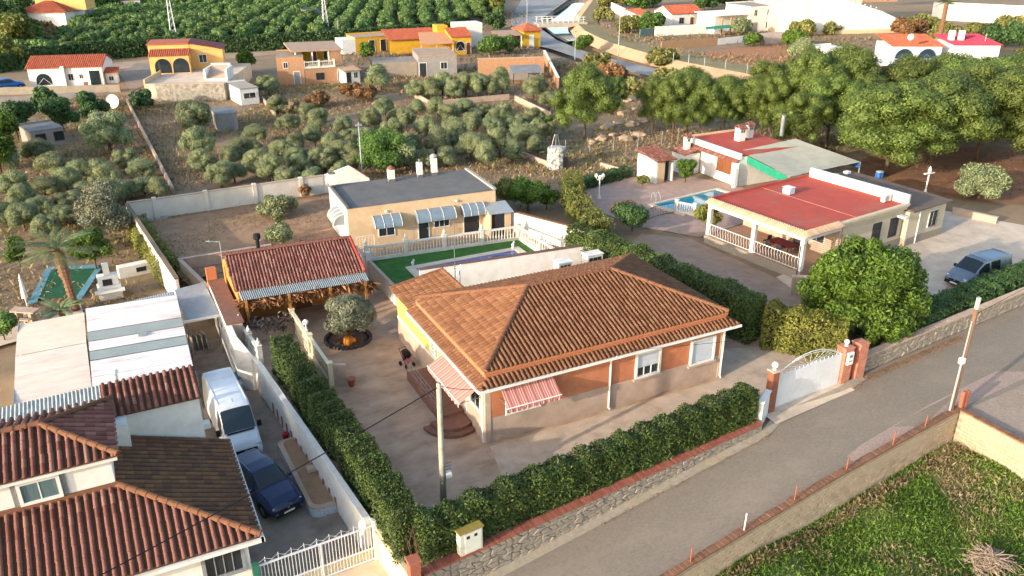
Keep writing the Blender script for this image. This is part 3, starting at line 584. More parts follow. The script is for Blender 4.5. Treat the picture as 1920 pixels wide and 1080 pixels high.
# rear patio
sheet('patio', [(HX+3.2, HY+9.1), (HX+HW+2.6, HY+9.1), (HX+HW+2.6, 46.8), (HX+3.2, 47.2)], mat('patio_floor', '#b09a80', '#9c876f', scale=1.5), z=.02)
pw = plain_wall('patio_wall', 'white rendered wall with thin tile coping behind the centre house', (17.2, 47.5), (29.3, 46.4), 0, 1.95, .2, M['white'], mat('dark_coping', '#6b5147', '#5c453c', scale=4), .07)
plain_wall('patio_end_wall', 'short white wall closing the patio beside the tall right hedge', (29.3, 46.4), (30.9, 42.0), 0, 1.95, .2, M['white'], M['tile'], .07)
sheet('patio_red_floor', [(24.6, 44.0), (29.0, 43.6), (29.3, 46.2), (25.0, 46.6)], mat('red_paving', '#a8552f', '#99492a', scale=2), z=.26)
MB().box(24.5, 29.4, 43.4, 46.25, -.2, .25).solo('patio_platform', M['white'], 'raised white edged platform with red floor on the rear patio', 'platform', (26.9, 44.8, 0))
for x, y, w_, lb in ((25.5, 43.6, 1.0, 'white glazed cabinet on the patio, nearer the satellite dish'), (27.9, 43.9, 1.2, 'white glazed cabinet on the patio, nearer the tall right hedge')):
    t = thing('glazed_cabinet', lb, 'cabinet', (x, y, .26)); f = Fr(x, y, .26)
    MB(f).bbox(0, w_, 0, .7, 0, 2.0, .03).build('casing', M['white'], t)
    for k in range(3): wbox(f, t, 'pane', .1+k*(w_-.2)/3+.02, .1+(k+1)*(w_-.2)/3-.02, -.015, .01, .25, 1.85, M['glass'])
    wbox(f, t, 'top', -.06, w_+.06, -.06, .76, 2.002, 2.07, M['white'])
t = thing('storage_chest', 'low white bench beside the red patio floor', 'bench', (23.6, 44.6, .02)); f = Fr(23.6, 44.4, .02, -20)
MB(f).bbox(0, 1.5, 0, .6, 0, .45, .02).build('box', M['white'], t); MB(f).bbox(-.05, 1.55, -.05, .65, .452, .55, .02).build('lid', M['white'], t)
# pushchair by the side wall
t = thing('pushchair', 'black pushchair with a pink seat parked by the side plinth', 'pushchair', (HX-.75, HY+8.9, 0)); f = Fr(HX-.75, HY+8.9, 0, 15)
for u in (-.25, .25):
    for v in (-.3, .3): MB(f).add([(u+dx, v+.13*math.cos(a), .13+.13*math.sin(a)) for dx in (-.03, .03) for a in np.arange(0, 6.2, .63)], [(k, (k+1) % 10, 10+(k+1) % 10, 10+k) for k in range(10)]+[tuple(range(10)), tuple(range(19, 9, -1))]).build('wheel', M['black'], t)
fb_ = MB(f)
for u in (-.22, .22): fb_.tube([(u, -.3, .15), (u, .1, .55), (u, .42, 1.0)], .018, 5).tube([(u, .3, .15), (u, 0, .5)], .018, 5)
fb_.tube([(-.22, .42, 1.0), (.22, .42, 1.0)], .02, 5); fb_.build('frame', M['dark'], t)
MB(f).add([(-.2, -.3, .42), (.2, -.3, .42), (.2, .05, .4), (-.2, .05, .4), (.2, .25, .9), (-.2, .25, .9)], [(0, 1, 2, 3), (3, 2, 4, 5)]).build('seat', mat('pink_cloth', '#c4507a', '#b3426b', scale=5), t)
vs = []
for i in range(7):
    a = math.pi*i/6*.75
    for k in range(7): q = -.24+.48*k/6; vs.append((q, .25-.42*math.sin(a)*.9, .62+.35*math.cos(a*.9)*math.cos((k-3)*.25)))
MB(f).add(vs, [(7*i+k, 7*i+k+1, 7*i+k+8, 7*i+k+7) for i in range(6) for k in range(6)]).build('hood', M['black'], t, smooth=True)
# ================================================================ street walls, piers, gate
zc = .3
stone_wall('stone_front_wall', 'grey rubble stone wall with brick coping along the street, below the front hedge', (7.9, 23.15), (26.6, 25.27), lambda u: road_z(7.9+u*.994), lambda u: zc-.03, seed=3, thick=.3)
stone_wall('stone_right_wall', 'grey rubble stone wall on the street, right of the white gate', (35.2, 26.95), (58, 28.95), lambda u: road_z(35.2+u), lambda u: 1.0+u*.012, seed=5, parts=240, cap=True, capm=M['plinth'])
for x, y, z0, h, w_, lb in ((7.55, 23.1, -1.4, 2.6, .42, 'short red brick pier at the corner between both hedges'),):
    t = thing('brick_pier', lb, 'pier', (x, y, z0)); n_ = int(h/.075)
    MB().box(x-w_/2+.02, x+w_/2-.02, y-w_/2+.02, y+w_/2-.02, z0, z0+h).build('core', M['mortar'], t)
    bm_ = CAPS.setdefault('pierbrick', MB().bbox(-.1, .1, -.05, .05, 0, .062, .006).mesh('brick', M['brick']))
    for k in range(n_):
        for s in range(4):
            for q in (-.1, .1):
                a = s*90; dx, dy = (q, -w_/2+.05) if s == 0 else (w_/2-.05, q) if s == 1 else (q, w_/2-.05) if s == 2 else (-w_/2+.05, q)
                if s % 2 == k % 2: dx *= 1.0
                inst(bm_, 'brick', t, Matrix.Translation((x+dx, y+dy, z0+k*.075)) @ Matrix.Rotation(R(a), 4, 'Z'))
    MB().bbox(x-.26, x+.26, y-.26, y+.26, z0+h, z0+h+.07, .02).build('cap', M['brick'], t)
orp = mat('orange_pier', '#b07660', '#a16853', rough=.9, scale=4, bump=.4, stain='#94543a', sscale=1)
t = thing('gate_pier', 'slim brown gate pier with white globe lamp at the hedge end', 'pier', (28.15, 26.35, -.1))
MB().bbox(27.9, 28.3, 26.2, 26.6, -.3, 2.3, .02).build('shaft', mat('brown_pier', '#8a5740', '#7a4a36', scale=4, bump=.3), t); MB().bbox(27.85, 28.35, 26.15, 26.65, 2.3, 2.38, .02).build('cap', M['plinth'], t)
globe_lamp(28.1, 26.4, 2.38, .1, 'white globe lamp on the brown gate pier', r=.17)
plain_wall('white_stub_wall', 'short white wall between the front hedge end and the brown gate pier', (26.75, 25.5), (27.85, 26.2), 0, 1.3, .2, M['white'], M['white'], .05)
for x, lb in ((33.35, 'orange gate pier holding the white mailbox, beside the gate leaf'), (34.45, 'orange gate pier next to the right stone wall')):
    t = thing('gate_pier', lb, 'pier', (x+.3, 26.9, 0), 'pair of orange gate piers')
    MB().bbox(x, x+.62, 26.6, 27.2, -.3, 2.1, .02).build('shaft', orp, t); MB().bbox(x-.04, x+.66, 26.56, 27.24, 2.1, 2.17, .02).build('cap', orp, t)
t = MB().bbox(34.0, 34.43, 26.85, 27.05, -.3, 1.95, .02).solo('pier_panel', mat('recess_panel', '#8d4b39', '#7d4032', scale=4), 'narrow brick red panel between the two orange gate piers', 'panel', (34.2, 26.95, -.3))
globe_lamp(33.66, 26.9, 2.17, .1, 'white globe lamp on the orange gate pier', r=.14)
t = thing('mailbox', 'white mailbox with small blue mark on the orange gate pier', 'mailbox', (33.66, 26.55, 1.2))
MB().bbox(33.46, 33.86, 26.47, 26.58, 1.2, 1.95, .015).build('box', M['white'], t); MB().box(33.56, 33.76, 26.462, 26.469, 1.65, 1.8).build('emblem', mat('blue_mark', '#2d7f9c', '#2a748f', scale=9), t); MB().box(33.53, 33.79, 26.46, 26.469, 1.42, 1.46).build('letter_slot', M['dark'], t)
gw = mat('gate_white', '#d5d5d3', '#c6c7c8', rough=.45, scale=1, stain='#b1b1b0', sscale=.7)
g0, g1 = (28.35, 26.5), (33.3, 26.78); gf = fline(g0, g1, -.02); GL = dist(g0, g1)
t = thing('entrance_gate', 'wide white metal sliding gate with fan-shaped arch on top', 'gate', (*g0, -.02))
for i in range(33): MB(gf).bbox(GL*i/33+.006, GL*(i+1)/33-.006, -.03, .03, .06, 1.78, .008).build('slat', gw, t)
MB(gf).box(0, GL, -.04, .04, 1.782, 1.86).box(0, GL, -.04, .04, 0, .058).build('rail', gw, t)
arc = [(GL*s, 0, 1.86+.8*math.sin(math.pi*min(1, s*1.02))**.8) for s in np.linspace(0, 1, 25)]
MB(gf).tube(arc, .022, 6).tube([(a, 0, 1.86+(z-1.86)*.86) for a, b_, z in arc], .014, 6).build('arch', gw, t)
for k in range(13):
    a = math.pi*(k+.5)/13; e = (GL*.5-math.cos(a)*GL*.46, 0, 1.86+.66*math.sin(a)**.9); MB(gf).tube([(GL*.5, 0, 1.87), (GL*.5+(e[0]-GL*.5)*.6+.06*math.sin(k), 0, 1.87+(e[2]-1.87)*.55), e], .008, 5).build('fan_bar', gw, t)
for k in range(16): u = GL*(k+.5)/16; MB(gf).lathe(u, 0, [(.014, 1.86), (.03, 1.91), (.004, 2.02)], 5).build('spike', gw, t)
# meter cabinet in the corner of the front hedge
t = thing('meter_cabinet', 'cream meter cabinet on the stone wall coping beside the brick pier', 'cabinet', (9.9, 23.45, .35)); f = fline((9.55, 23.32), (10.6, 23.44), .36)
MB(f).bbox(0, 1.0, 0, .3, -.1, 1.05, .015).build('casing', mat('cream_metal', '#d3cdb9', '#c5bfab', scale=3), t)
for u in (.28, .62): wbox(f, t, 'meter_window', u, u+.14, -.008, .01, .72, .86, M['dark'])
wbox(f, t, 'door_seam', .2, .93, -.012, -.002, .05, .98, mat('cabinet_door', '#dcd8c8', '#d0ccbb', scale=2)); MB(f).box(-.05, 1.05, -.05, .36, 1.052, 1.1).build('lid', mat('mossy_lid', '#94803e', '#7f7038', scale=6), t)
for q in t.children:
    if q.name.startswith('meter_window'): q.location.y -= .008
# poles
t = thing('concrete_pole', 'round pale concrete utility pole standing inside the front yard', 'pole', (10.34, 27.0, 0))
MB().lathe(10.34, 27.0, [(.15, -.3), (.13, 2.4), (.135, 2.42), (.11, 4.2), (.115, 4.22), (.10, 6.0)], 12).build('shaft', mat('pole_concrete', '#a8a493', '#98937f', scale=3, stain='#7f7a66', sscale=1.5), t, smooth=True)
MB().bbox(10.47, 10.72, 26.85, 27.1, 1.35, 1.62, .02).build('junction_box', M['white'], t)
for z in (1.75, 1.9, 2.05): MB().box(10.4, 10.75, 26.97, 27.0, z, z+.04).build('bracket', M['metal'], t)
def wire(p, q, sag, r, lb, n=14):
    pts = [(p[0]+(q[0]-p[0])*k/n, p[1]+(q[1]-p[1])*k/n, p[2]+(q[2]-p[2])*k/n-sag*4*(k/n)*(1-k/n)) for k in range(n+1)]
    MB().tube(pts, r, 5).solo('overhead_wire', M['black'], lb, 'wire', p)
wire((10.34, 27.0, 5.85), (-16, 17.5, 5.6), .5, .022, 'black overhead wire from the concrete pole across the parked cars')
wire((10.34, 27.0, 5.9), (13.85, 29.95, 3.3), .15, .014, 'black wire from the concrete pole to the corner of the centre house')
t = thing('wooden_pole', 'brown wooden utility pole by the block wall corner', 'pole', (36.15, 21.95, .05))
MB().lathe(36.15, 22.0, [(.13, -.4), (.12, 2), (.1, 6.45)], 10).build('shaft', mat('pole_wood', '#7d5f4a', '#6a4e3b', scale=6, stretch=(1, 1, .1)), t, smooth=True)
MB().cyl(35.95, 21.93, -.3, 3.1, .055, seg=8).cyl(35.98, 21.95, 3.1, 5.3, .035, seg=8).build('conduit', M['galv'], t); MB().bbox(35.75, 36.0, 21.78, 22.0, 3.0, 3.35, .03).build('junction_box', M['white'], t)
MB().lathe(36.15, 22.0, [(.105, 5.9), (.11, 5.92), (.11, 6.48), (.1, 6.5)], 10).build('pole_cap', mat('cap_concrete', '#a9a598', '#9b978a', scale=4), t)
wire((36.15, 22.0, 6.0), (20, 29.7, 3.75), .25, .012, 'thin wire from the wooden pole to the centre house front')
wire((36.15, 22.0, 5.6), (60, 27, 5.6), .3, .012, 'thin wire running right from the wooden pole')
# ================================================================ concrete block wall around the grass lot
def block_wall(name, label, p, q, top, h, parts, seed):
    L = dist(p, q); fr = fline(p, q); root = thing(name, label, 'wall', (p[0], p[1], top(0)-h)); nu = int(L/.4); nw = int(h/.2)
    n = int(L)+1; vs = []
    for i in range(n+1): u = L*i/n; vs += [(u, .02, top(u)-h-.4), (u, .02, top(u)-.01), (u, .19, top(u)-.01), (u, .19, top(u)-h-.4)]
    MB(fr).add(vs, [(4*i+k, 4*i+4+k, 4*i+4+(k+1) % 4, 4*i+(k+1) % 4) for i in range(n) for k in range(4)]+[(0, 1, 2, 3), tuple(4*n+k for k in (3, 2, 1, 0))]).build('wall_core', M['mortar'], root)
    rg = random.Random(seed); key = 'blk'
    if key not in CAPS: CAPS[key] = MB().bbox(0, .385, 0, .21, 0, .188, .008).mesh('block', M['block'])
    rest = MB(fr); cells = [(i, j) for i in range(nu) for j in range(nw)]; cells.sort(key=lambda c: -c[1]-rg.random()*3)
    ang = math.atan2(q[1]-p[1], q[0]-p[0])
    for k, (i, j) in enumerate(cells):
        u = i*L/nu+(.2 if j % 2 else 0); z = top(u)-h+j*.2; d = -rg.uniform(0, .012)
        if u+.39 > L: continue
        if k < parts: inst(CAPS[key], 'block', root, Matrix.Translation(fr.p(u, d, z)) @ Matrix.Rotation(ang, 4, 'Z'))
        else: rest.box(u, u+.385, d, .21+d, z, z+.188)
    if rest.f: rest.build('more_blocks', M['block'], root, kind='stuff')
    cb = MB(fr); nb = int(L/.25)
    for i in range(nb):
        u = L*i/nb; z = top(u)+rg.uniform(-.008, .008); cb.box(u+.004, u+L/nb-.004, -.06, .28, z, z+.09)
    cb.build('brick_coping', mat('coping_brown', '#7d5a43', '#6b4b37', scale=5, bump=.4, island=['#6a4733', '#8a6248']), root, kind='stuff')
    return root
bw_top = lambda u: road_z(12+u*.993)+.16
block_wall('block_wall', 'long concrete block retaining wall between the street and the grass lot', (12, 19.0), (36.7, 21.8), bw_top, 2.0, 300, 2)
block_wall('block_wall', 'sunlit block wall turning back from the wooden pole along the grass lot', (36.95, 8), (36.75, 21.75), lambda u: .2, 2.0, 150, 4)
t = thing('corner_post', 'paired rusty brick posts on the corner of the block wall', 'post', (36.8, 21.9, .2))
for dx in (0, .27): MB().bbox(36.62+dx, 36.8+dx, 21.78, 21.96, .1, 1.2, .02).build('brick_shaft', M['brick'], t)
SK = [15.2, 18.0, 21.0, 24.1, 27.6, 31, 33.6]
for px_, py_, h in ((15.2, 19.45, .75), (18.0, 19.8, .75), (21.0, 20.1, .9), (24.1, 20.45, .8), (27.6, 20.85, .7), (31, 21.2, .8), (33.6, 21.5, .7)):
    z = road_z(px_)+.2; wht = abs(px_-21.0) < .1
    MB().tube([(px_, py_, z-.1), (px_+.03, py_, z+h)], .03, 5).solo('fence_stake', M['white'] if wht else mat('rusty_iron', '#9a5a3c', '#84482f', scale=9), 'white stake standing on the block wall coping' if wht else 'thin rusty iron stake on the block wall coping, %s from the lower end' % ('first', 'second', '', 'third', 'fourth', 'fifth', 'sixth')[SK.index(px_)], 'stake', (px_, py_, z), None if wht else 'rusty stakes on the block wall')

# ================================================================ vehicles
M['tyre'] = M['black']; M['rim'] = mat('alloy', '#8d9093', '#7c7f82', rough=.35, metal=.8, scale=4)
M['cglass'] = mat('car_glass', '#161d20', '#1d2629', rough=.05, spec=.7, scale=1)
M['lamp'] = mat('lamp_glass', '#c9cdd0', '#aab0b5', rough=.1, spec=.7, scale=8)
M['tail'] = mat('tail_lamp', '#7d1512', '#6a100e', rough=.2, scale=8)
def vehicle(name, label, cat, loc, ang, paint, st, wheels, wr, glass, extras, group=None, trim=None):
    """st: stations (x, bottom, wb, zs, ws, zbelt, wbelt, ztop, wtop, crown); body lofted through them, glass laid 6 mm proud of it"""
    root = thing(name, label, cat, loc, group); f = Fr(loc[0], loc[1], loc[2], ang); xs = [s[0] for s in st]
    def sec(x):
        q = [np.interp(x, xs, [s[k] for s in st]) for k in range(1, 10)]; zb, wb, zs, ws, zt, wt, zr, wr_, cr = q
        return [(0, zb), (wb*.9, zb), (wb, zb+.06), (ws, zs), (ws, (zs+zt)/2), (wt, zt), (wt+(wr_-wt)*.5, zt+(zr-zt)*.5), (wr_, zr-.02), (wr_*.9, zr+cr*.45), (wr_*.5, zr+cr*.88), (0, zr+cr)]
    X = sorted(set(list(np.linspace(xs[0], xs[-1], 34))+xs)); vs = []; K = 11
    for x in X:
        s = sec(x); vs += [(x, y, z) for y, z in s]+[(x, -y, z) for y, z in s]
    fs = []; n = 2*K
    for i in range(len(X)-1):
        for k in range(K-1):
            a = i*n+k; fs.append((a, a+1, a+n+1, a+n)); a += K; fs.append((a, a+n, a+n+1, a+1))
    for i, rv in ((0, 0), (len(X)-1, 1)):
        for k in range(K-1): q = [i*n+k, i*n+k+1, i*n+K+k+1, i*n+K+k]; fs.append(tuple(q if rv else q[::-1]))
    body = MB(f).add(vs, fs).build('body', paint, root, smooth=True)
    md = body.modifiers.new('ws', 'WEIGHTED_NORMAL')
    def pt(x, k, off=.008):
        s = sec(x); k0 = int(math.floor(k)); t = k-k0; y, z = s[k0] if t == 0 else ((1-t)*s[k0][0]+t*s[k0+1][0], (1-t)*s[k0][1]+t*s[k0+1][1])
        return y+off, z
    for nm, m, x0, x1, k0, k1, side in glass:
        b = MB(f); nx_, nk = 8, 5
        for sd in ((1, -1) if side == 'both' else (1,)):
            g = []
            for i in range(nx_+1):
                x = x0+(x1-x0)*i/nx_
                if side == 'top':
                    row = []
                    for j in range(-6, 7): kk = 10-(10-k0)*abs(j)/6; y, z = pt(x, kk, 0); row.append((x+.012, math.copysign(y, j) if j else 0, z+.012))
                else: row = [(x, sd*pt(x, k0+(k1-k0)*j/nk, .012)[0], pt(x, k0+(k1-k0)*j/nk)[1]) for j in range(nk+1)]
                g.append(row)
            w_ = len(g[0]); b.add([p for r_ in g for p in r_], [(i*w_+j, i*w_+j+1, (i+1)*w_+j+1, (i+1)*w_+j) for i in range(nx_) for j in range(w_-1)])
        b.build(nm, m, root, smooth=True)
    K2 = 18
    for (wx, wy) in wheels:
        for sd in (1, -1):
            y0 = sd*wy; y1 = sd*(wy-.21); vs = []
            for (y, r) in ((y1, wr), (y0-sd*.03, wr), (y0, wr*.93), (y0, wr*.66), (y0-sd*.02, wr*.64)): vs += [(wx+r*math.cos(2*math.pi*k/K2), y, wr+r*math.sin(2*math.pi*k/K2)) for k in range(K2)]
            w = MB(f).add(vs, [(i*K2+k, i*K2+(k+1) % K2, (i+1)*K2+(k+1) % K2, (i+1)*K2+k) for i in range(4) for k in range(K2)]+[tuple(range(K2))]).build('wheel', M['tyre'], root, smooth=False)
            vs = [(wx+wr*.64*math.cos(2*math.pi*k/K2), y0-sd*.025, wr+wr*.64*math.sin(2*math.pi*k/K2)) for k in range(K2)]+[(wx, y0-sd*.005, wr)]
            MB(f).add(vs, [(k, (k+1) % K2, K2) for k in range(0, K2)]).build('rim', M['rim'], w)
            A = [(wx+(wr+.07)*math.cos(a), sd*(wy+.012), wr+(wr+.07)*math.sin(a)) for a in np.linspace(-.35, math.pi+.35, 14)]; B_ = [(wx+(wr-.02)*math.cos(a), sd*(wy+.012), wr+(wr-.02)*math.sin(a)) for a in np.linspace(-.35, math.pi+.35, 14)]
            MB(f).add(A+B_, [(k, k+1, 15+k, 14+k) for k in range(13)]).build('wheel_arch', trim or M['black'], root)
    for e in extras:
        nm, m, bx = e[0], e[1], e[2]; MB(f).bbox(*bx, e[3] if len(e) > 3 else .015).build(nm, m, root)
    return root
# white van (front faces the street)
wv = mat('van_white', '#d5d7d8', '#c9ccce', rough=.35, scale=1, spec=.5, stain='#b5b5b1', sscale=.9, samt=.4)
L_ = 5.6
van_st = [(-2.85, .35, .78, .5, .86, 1.1, .86, 2.35, .74, .02), (-2.75, .3, .8, .5, .88, 1.2, .88, 2.45, .76, .05), (1.0, .28, .8, .5, .88, 1.25, .87, 2.47, .76, .06), (1.35, .28, .8, .5, .88, 1.25, .87, 2.42, .75, .06),
          (2.15, .28, .8, .5, .88, 1.22, .85, 1.42, .78, .03), (2.75, .28, .78, .5, .84, 1.0, .8, 1.12, .72, .05), (2.92, .32, .7, .5, .76, .82, .74, .9, .66, .03), (2.98, .36, .62, .5, .68, .7, .66, .76, .58, .01)]
sl = [('windscreen', M['cglass'], 1.42, 2.12, 7.3, 10, 'top'), ('side_window', M['cglass'], 1.0, 1.75, 5.15, 6.7, 'both')]
ex = [('grille', M['black'], (2.9, 3.0, -.55, .55, .62, .86)), ('bumper', M['black'], (2.86, 3.03, -.72, .72, .34, .58)), ('mirror', M['black'], (1.7, 1.85, .9, 1.1, 1.25, 1.55)), ('mirror', M['black'], (1.7, 1.85, -1.1, -.9, 1.25, 1.55)),
      ('headlight', M['lamp'], (2.72, 2.9, .5, .76, .84, 1.02)), ('headlight', M['lamp'], (2.72, 2.9, -.76, -.5, .84, 1.02)), ('licence_plate', M['white'], (3.03, 3.045, -.26, .26, .42, .53), .004), ('badge', M['rim'], (3.0, 3.012, -.09, .09, .66, .83), .03),
      ('wiper_cowl', M['black'], (2.12, 2.26, -.66, .66, 1.435, 1.475)), ('tail_lamp', M['tail'], (-2.87, -2.83, .7, .8, 1.0, 1.6)), ('tail_lamp', M['tail'], (-2.87, -2.83, -.8, -.7, 1.0, 1.6))]
for k in range(7): ex.append(('roof_rib', wv, (-2.5+k*.14, -2.42+k*.14, -.6, .6, 2.5, 2.53), .008))
for y in (-.68, .68): ex.append(('roof_rail', wv, (-2.6, 1.0, y-.02, y+.02, 2.49, 2.52), .008))
ex.append(('antenna', M['black'], (1.0, 1.03, -.01, .01, 2.53, 2.75), .003))
vehicle('delivery_van', 'large white panel van parked in the left driveway behind the blue car', 'van', (3.45, 38.95, -1.53), -87, wv, van_st, [(-1.75, .86), (1.95, .86)], .34, sl, ex)
# blue car
bp_ = mat('car_blue', '#16264a', '#132243', rough=.22, scale=1, spec=.6)
car_st = [(-2.15, .4, .6, .6, .7, .8, .68, 1.0, .55, .02), (-2.05, .32, .7, .6, .82, .95, .8, 1.3, .6, .03), (-1.6, .28, .74, .58, .88, 1.0, .86, 1.52, .6, .05), (-.6, .26, .76, .58, .9, 1.02, .88, 1.6, .62, .06), (.1, .26, .76, .58, .9, 1.02, .88, 1.58, .62, .06),
          (1.0, .26, .76, .58, .9, 1.0, .86, 1.08, .76, .06), (1.7, .28, .74, .56, .88, .9, .82, .98, .7, .07), (2.05, .32, .68, .54, .8, .76, .74, .84, .62, .05), (2.2, .38, .58, .5, .68, .62, .62, .68, .52, .02)]
sl = [('windscreen', M['cglass'], .2, .92, 7.4, 10, 'top'), ('side_window', M['cglass'], -1.5, .5, 5.2, 6.8, 'both'), ('rear_window', M['cglass'], -2.03, -1.68, 7.6, 10, 'top')]
ex = [('grille', M['black'], (2.1, 2.215, -.42, .42, .5, .66)), ('bumper', M['black'], (2.08, 2.23, -.6, .6, .3, .46)), ('licence_plate', M['white'], (2.225, 2.24, -.26, .26, .4, .5), .004), ('headlight', M['lamp'], (1.98, 2.09, .46, .7, .68, .79)), ('headlight', M['lamp'], (1.98, 2.09, -.7, -.46, .68, .79)),
      ('fog_lamp', M['lamp'], (2.1, 2.2, .52, .62, .42, .54)), ('fog_lamp', M['lamp'], (2.1, 2.2, -.62, -.52, .42, .54)), ('mirror', bp_, (.5, .66, .9, 1.06, 1.0, 1.14)), ('mirror', bp_, (.5, .66, -1.06, -.9, 1.0, 1.14)), ('badge', M['rim'], (2.2, 2.222, -.06, .06, .58, .66), .01),
      ('tail_lamp', M['tail'], (-2.14, -2.06, .5, .72, .85, 1.0)), ('tail_lamp', M['tail'], (-2.14, -2.06, -.72, -.5, .85, 1.0)), ('roof_rail', M['rim'], (-1.4, -.1, .55, .58, 1.6, 1.63), .006), ('roof_rail', M['rim'], (-1.4, -.1, -.58, -.55, 1.6, 1.63), .006)]
vehicle('blue_car', 'dark blue hatchback car parked in front of the white van', 'car', (3.9, 33.1, -1.53), -74, bp_, car_st, [(-1.3, .9), (1.35, .9)], .34, sl, ex)
# silver van on the right
sv = mat('van_silver', '#6d7782', '#646e79', rough=.3, metal=.35, scale=1, spec=.5)
sv_st = [(-2.4, .4, .72, .55, .8, 1.0, .8, 1.75, .68, .02), (-2.3, .3, .78, .55, .9, 1.05, .9, 1.88, .72, .04), (-.2, .28, .8, .55, .93, 1.08, .92, 1.92, .74, .05), (.6, .28, .8, .55, .93, 1.06, .91, 1.86, .72, .05),
         (1.55, .28, .8, .55, .92, 1.02, .87, 1.16, .78, .05), (2.1, .3, .74, .52, .86, .86, .8, .94, .7, .06), (2.38, .36, .62, .5, .74, .68, .68, .74, .58, .02)]
sl = [('windscreen', M['cglass'], .66, 1.5, 7.4, 10, 'top'), ('front_side_window', M['cglass'], .15, 1.15, 5.2, 6.7, 'both'), ('rear_side_window', M['cglass'], -1.0, -.02, 5.2, 6.75, 'both')]
ex = [('bumper', M['black'], (2.3, 2.44, -.68, .68, .32, .56)), ('grille', M['black'], (2.28, 2.4, -.4, .4, .58, .7)), ('licence_plate', M['white'], (2.44, 2.455, -.26, .26, .4, .51), .004), ('headlight', M['lamp'], (2.12, 2.26, .5, .74, .72, .88)), ('headlight', M['lamp'], (2.12, 2.26, -.74, -.5, .72, .88)),
      ('mirror', M['black'], (.95, 1.1, .92, 1.12, 1.05, 1.25)), ('mirror', M['black'], (.95, 1.1, -1.12, -.92, 1.05, 1.25)), ('roof_bar', sv, (.3, .36, -.66, .66, 1.94, 1.98), .01), ('roof_bar', sv, (-2.1, -2.04, -.66, .66, 1.94, 1.98), .01), ('tail_lamp', M['tail'], (-2.42, -2.36, .66, .78, .9, 1.4)), ('tail_lamp', M['tail'], (-2.42, -2.36, -.78, -.66, .9, 1.4)), ('badge', M['rim'], (2.38, 2.405, -.06, .06, .6, .7), .01)]
vehicle('minibus', 'silver grey minibus parked behind the far right hedge', 'van', (52.4, 32.45, .02), 181, sv, sv_st, [(-1.45, .93), (1.5, .93)], .33, sl, ex)

# ================================================================ left neighbour
DZ = -1.53
lh = thing('corner_house', 'white two-level house with weathered red tile roofs in the bottom left corner', 'house', (-4, 29, DZ))
wbox(W0, lh, 'ground_floor_wall', -13, 2.2, 26.75, 33.2, DZ-.2, 1.95, M['white'])
wbox(W0, lh, 'upper_wall', -13, -1.85, 29.5, 33.4, 1.95, 5.0, M['white'])
e0 = 1.9; AL = (-13, 26.2, e0); BL = (2.65, 26.2, e0); TL = (-13, 29.5, 3.5); TR = (-1.85, 29.5, 3.5); BR = (2.65, 33.25, e0); TRB = (-1.85, 33.25, 3.5)
tile_roof(lh, [AL, BL, TR, TL], (0, 1), M['redtile'], w=.285, rl=.42, h=.115, bw=.85, lf=.3, name='front_roof', pieces=300, base=M['darktile'])
tile_roof(lh, [BL, BR, TRB, TR], (0, 1), M['darktile'], w=.3, rl=.32, h=.06, name='right_roof')
caps(lh, up(BL), up(TR), .15, .42, M['ridge']); 
wbox(W0, lh, 'base_flashing', -13, -1.86, 29.36, 29.499, 3.45, 3.66, M['ridge'])
wbox(W0, lh, 'eave_board', -13, 2.75, 26.05, 26.2, e0-.24, e0-.1, M['white']); wbox(W0, lh, 'right_eave_board', 2.65, 2.78, 26.05, 33.2, e0-.24, e0-.1, M['white'])
wbox(W0, lh, 'front_cornice', -13, 2.4, 26.3, 26.75, 1.5, 1.66, M['white'])
uf = Fr(-13, 29.5); window(uf, lh, 8.15, 3.78, 1.15, .75, M['white'], proud=.06, t=.12, bars=1, gm=mat('curtained_glass', '#5d6f70', '#4e6062', rough=.1, scale=6, stretch=(6, 1, .3)))
MB(uf).box(7.85, 9.6, -.04, -.002, 3.55, 4.85).build('stone_surround', mat('speckled_surround', '#8f8d88', '#55534f', scale=25), lh)
for q in list(lh.children):
    if q.name.startswith('window'): q.location.y -= .045
lf = Fr(-13, 26.75); window(lf, lh, 13.6, 0.2, 1.3, .95, mat('grey_surround', '#8d8f90', '#6f7173', scale=20), proud=.08, t=.14, bars=3)
# upper roof
ue = 5.0; a1 = (-13, 29.15, ue); b1 = (-1.55, 29.15, ue); r1 = (-4.0, 31.3, 5.75); r0 = (-13, 31.3, 5.75); c1 = (-1.55, 33.5, ue); d1 = (-13, 33.5, ue)
tile_roof(lh, [a1, b1, r1, r0], (0, 1), M['redtile'], w=.285, rl=.42, h=.115, bw=.85, lf=.3, name='upper_front_roof', base=M['darktile'])
tile_roof(lh, [b1, c1, r1], (0, 1), M['redtile'], w=.33, rl=.36, h=.06, name='upper_right_roof'); tile_roof(lh, [c1, d1, r0, r1], (0, 1), M['redtile'], w=.285, rl=.42, h=.115, bw=.85, lf=.3, name='upper_rear_roof', base=M['darktile'])
caps(lh, up(b1), up(r1), .14); caps(lh, up(r1), up(r0), .14); caps(lh, up(c1), up(r1), .12, .42, M['darktile'])
wbox(W0, lh, 'upper_cornice', -13, -1.6, 29.25, 29.49, 4.72, 4.86, M['white'])
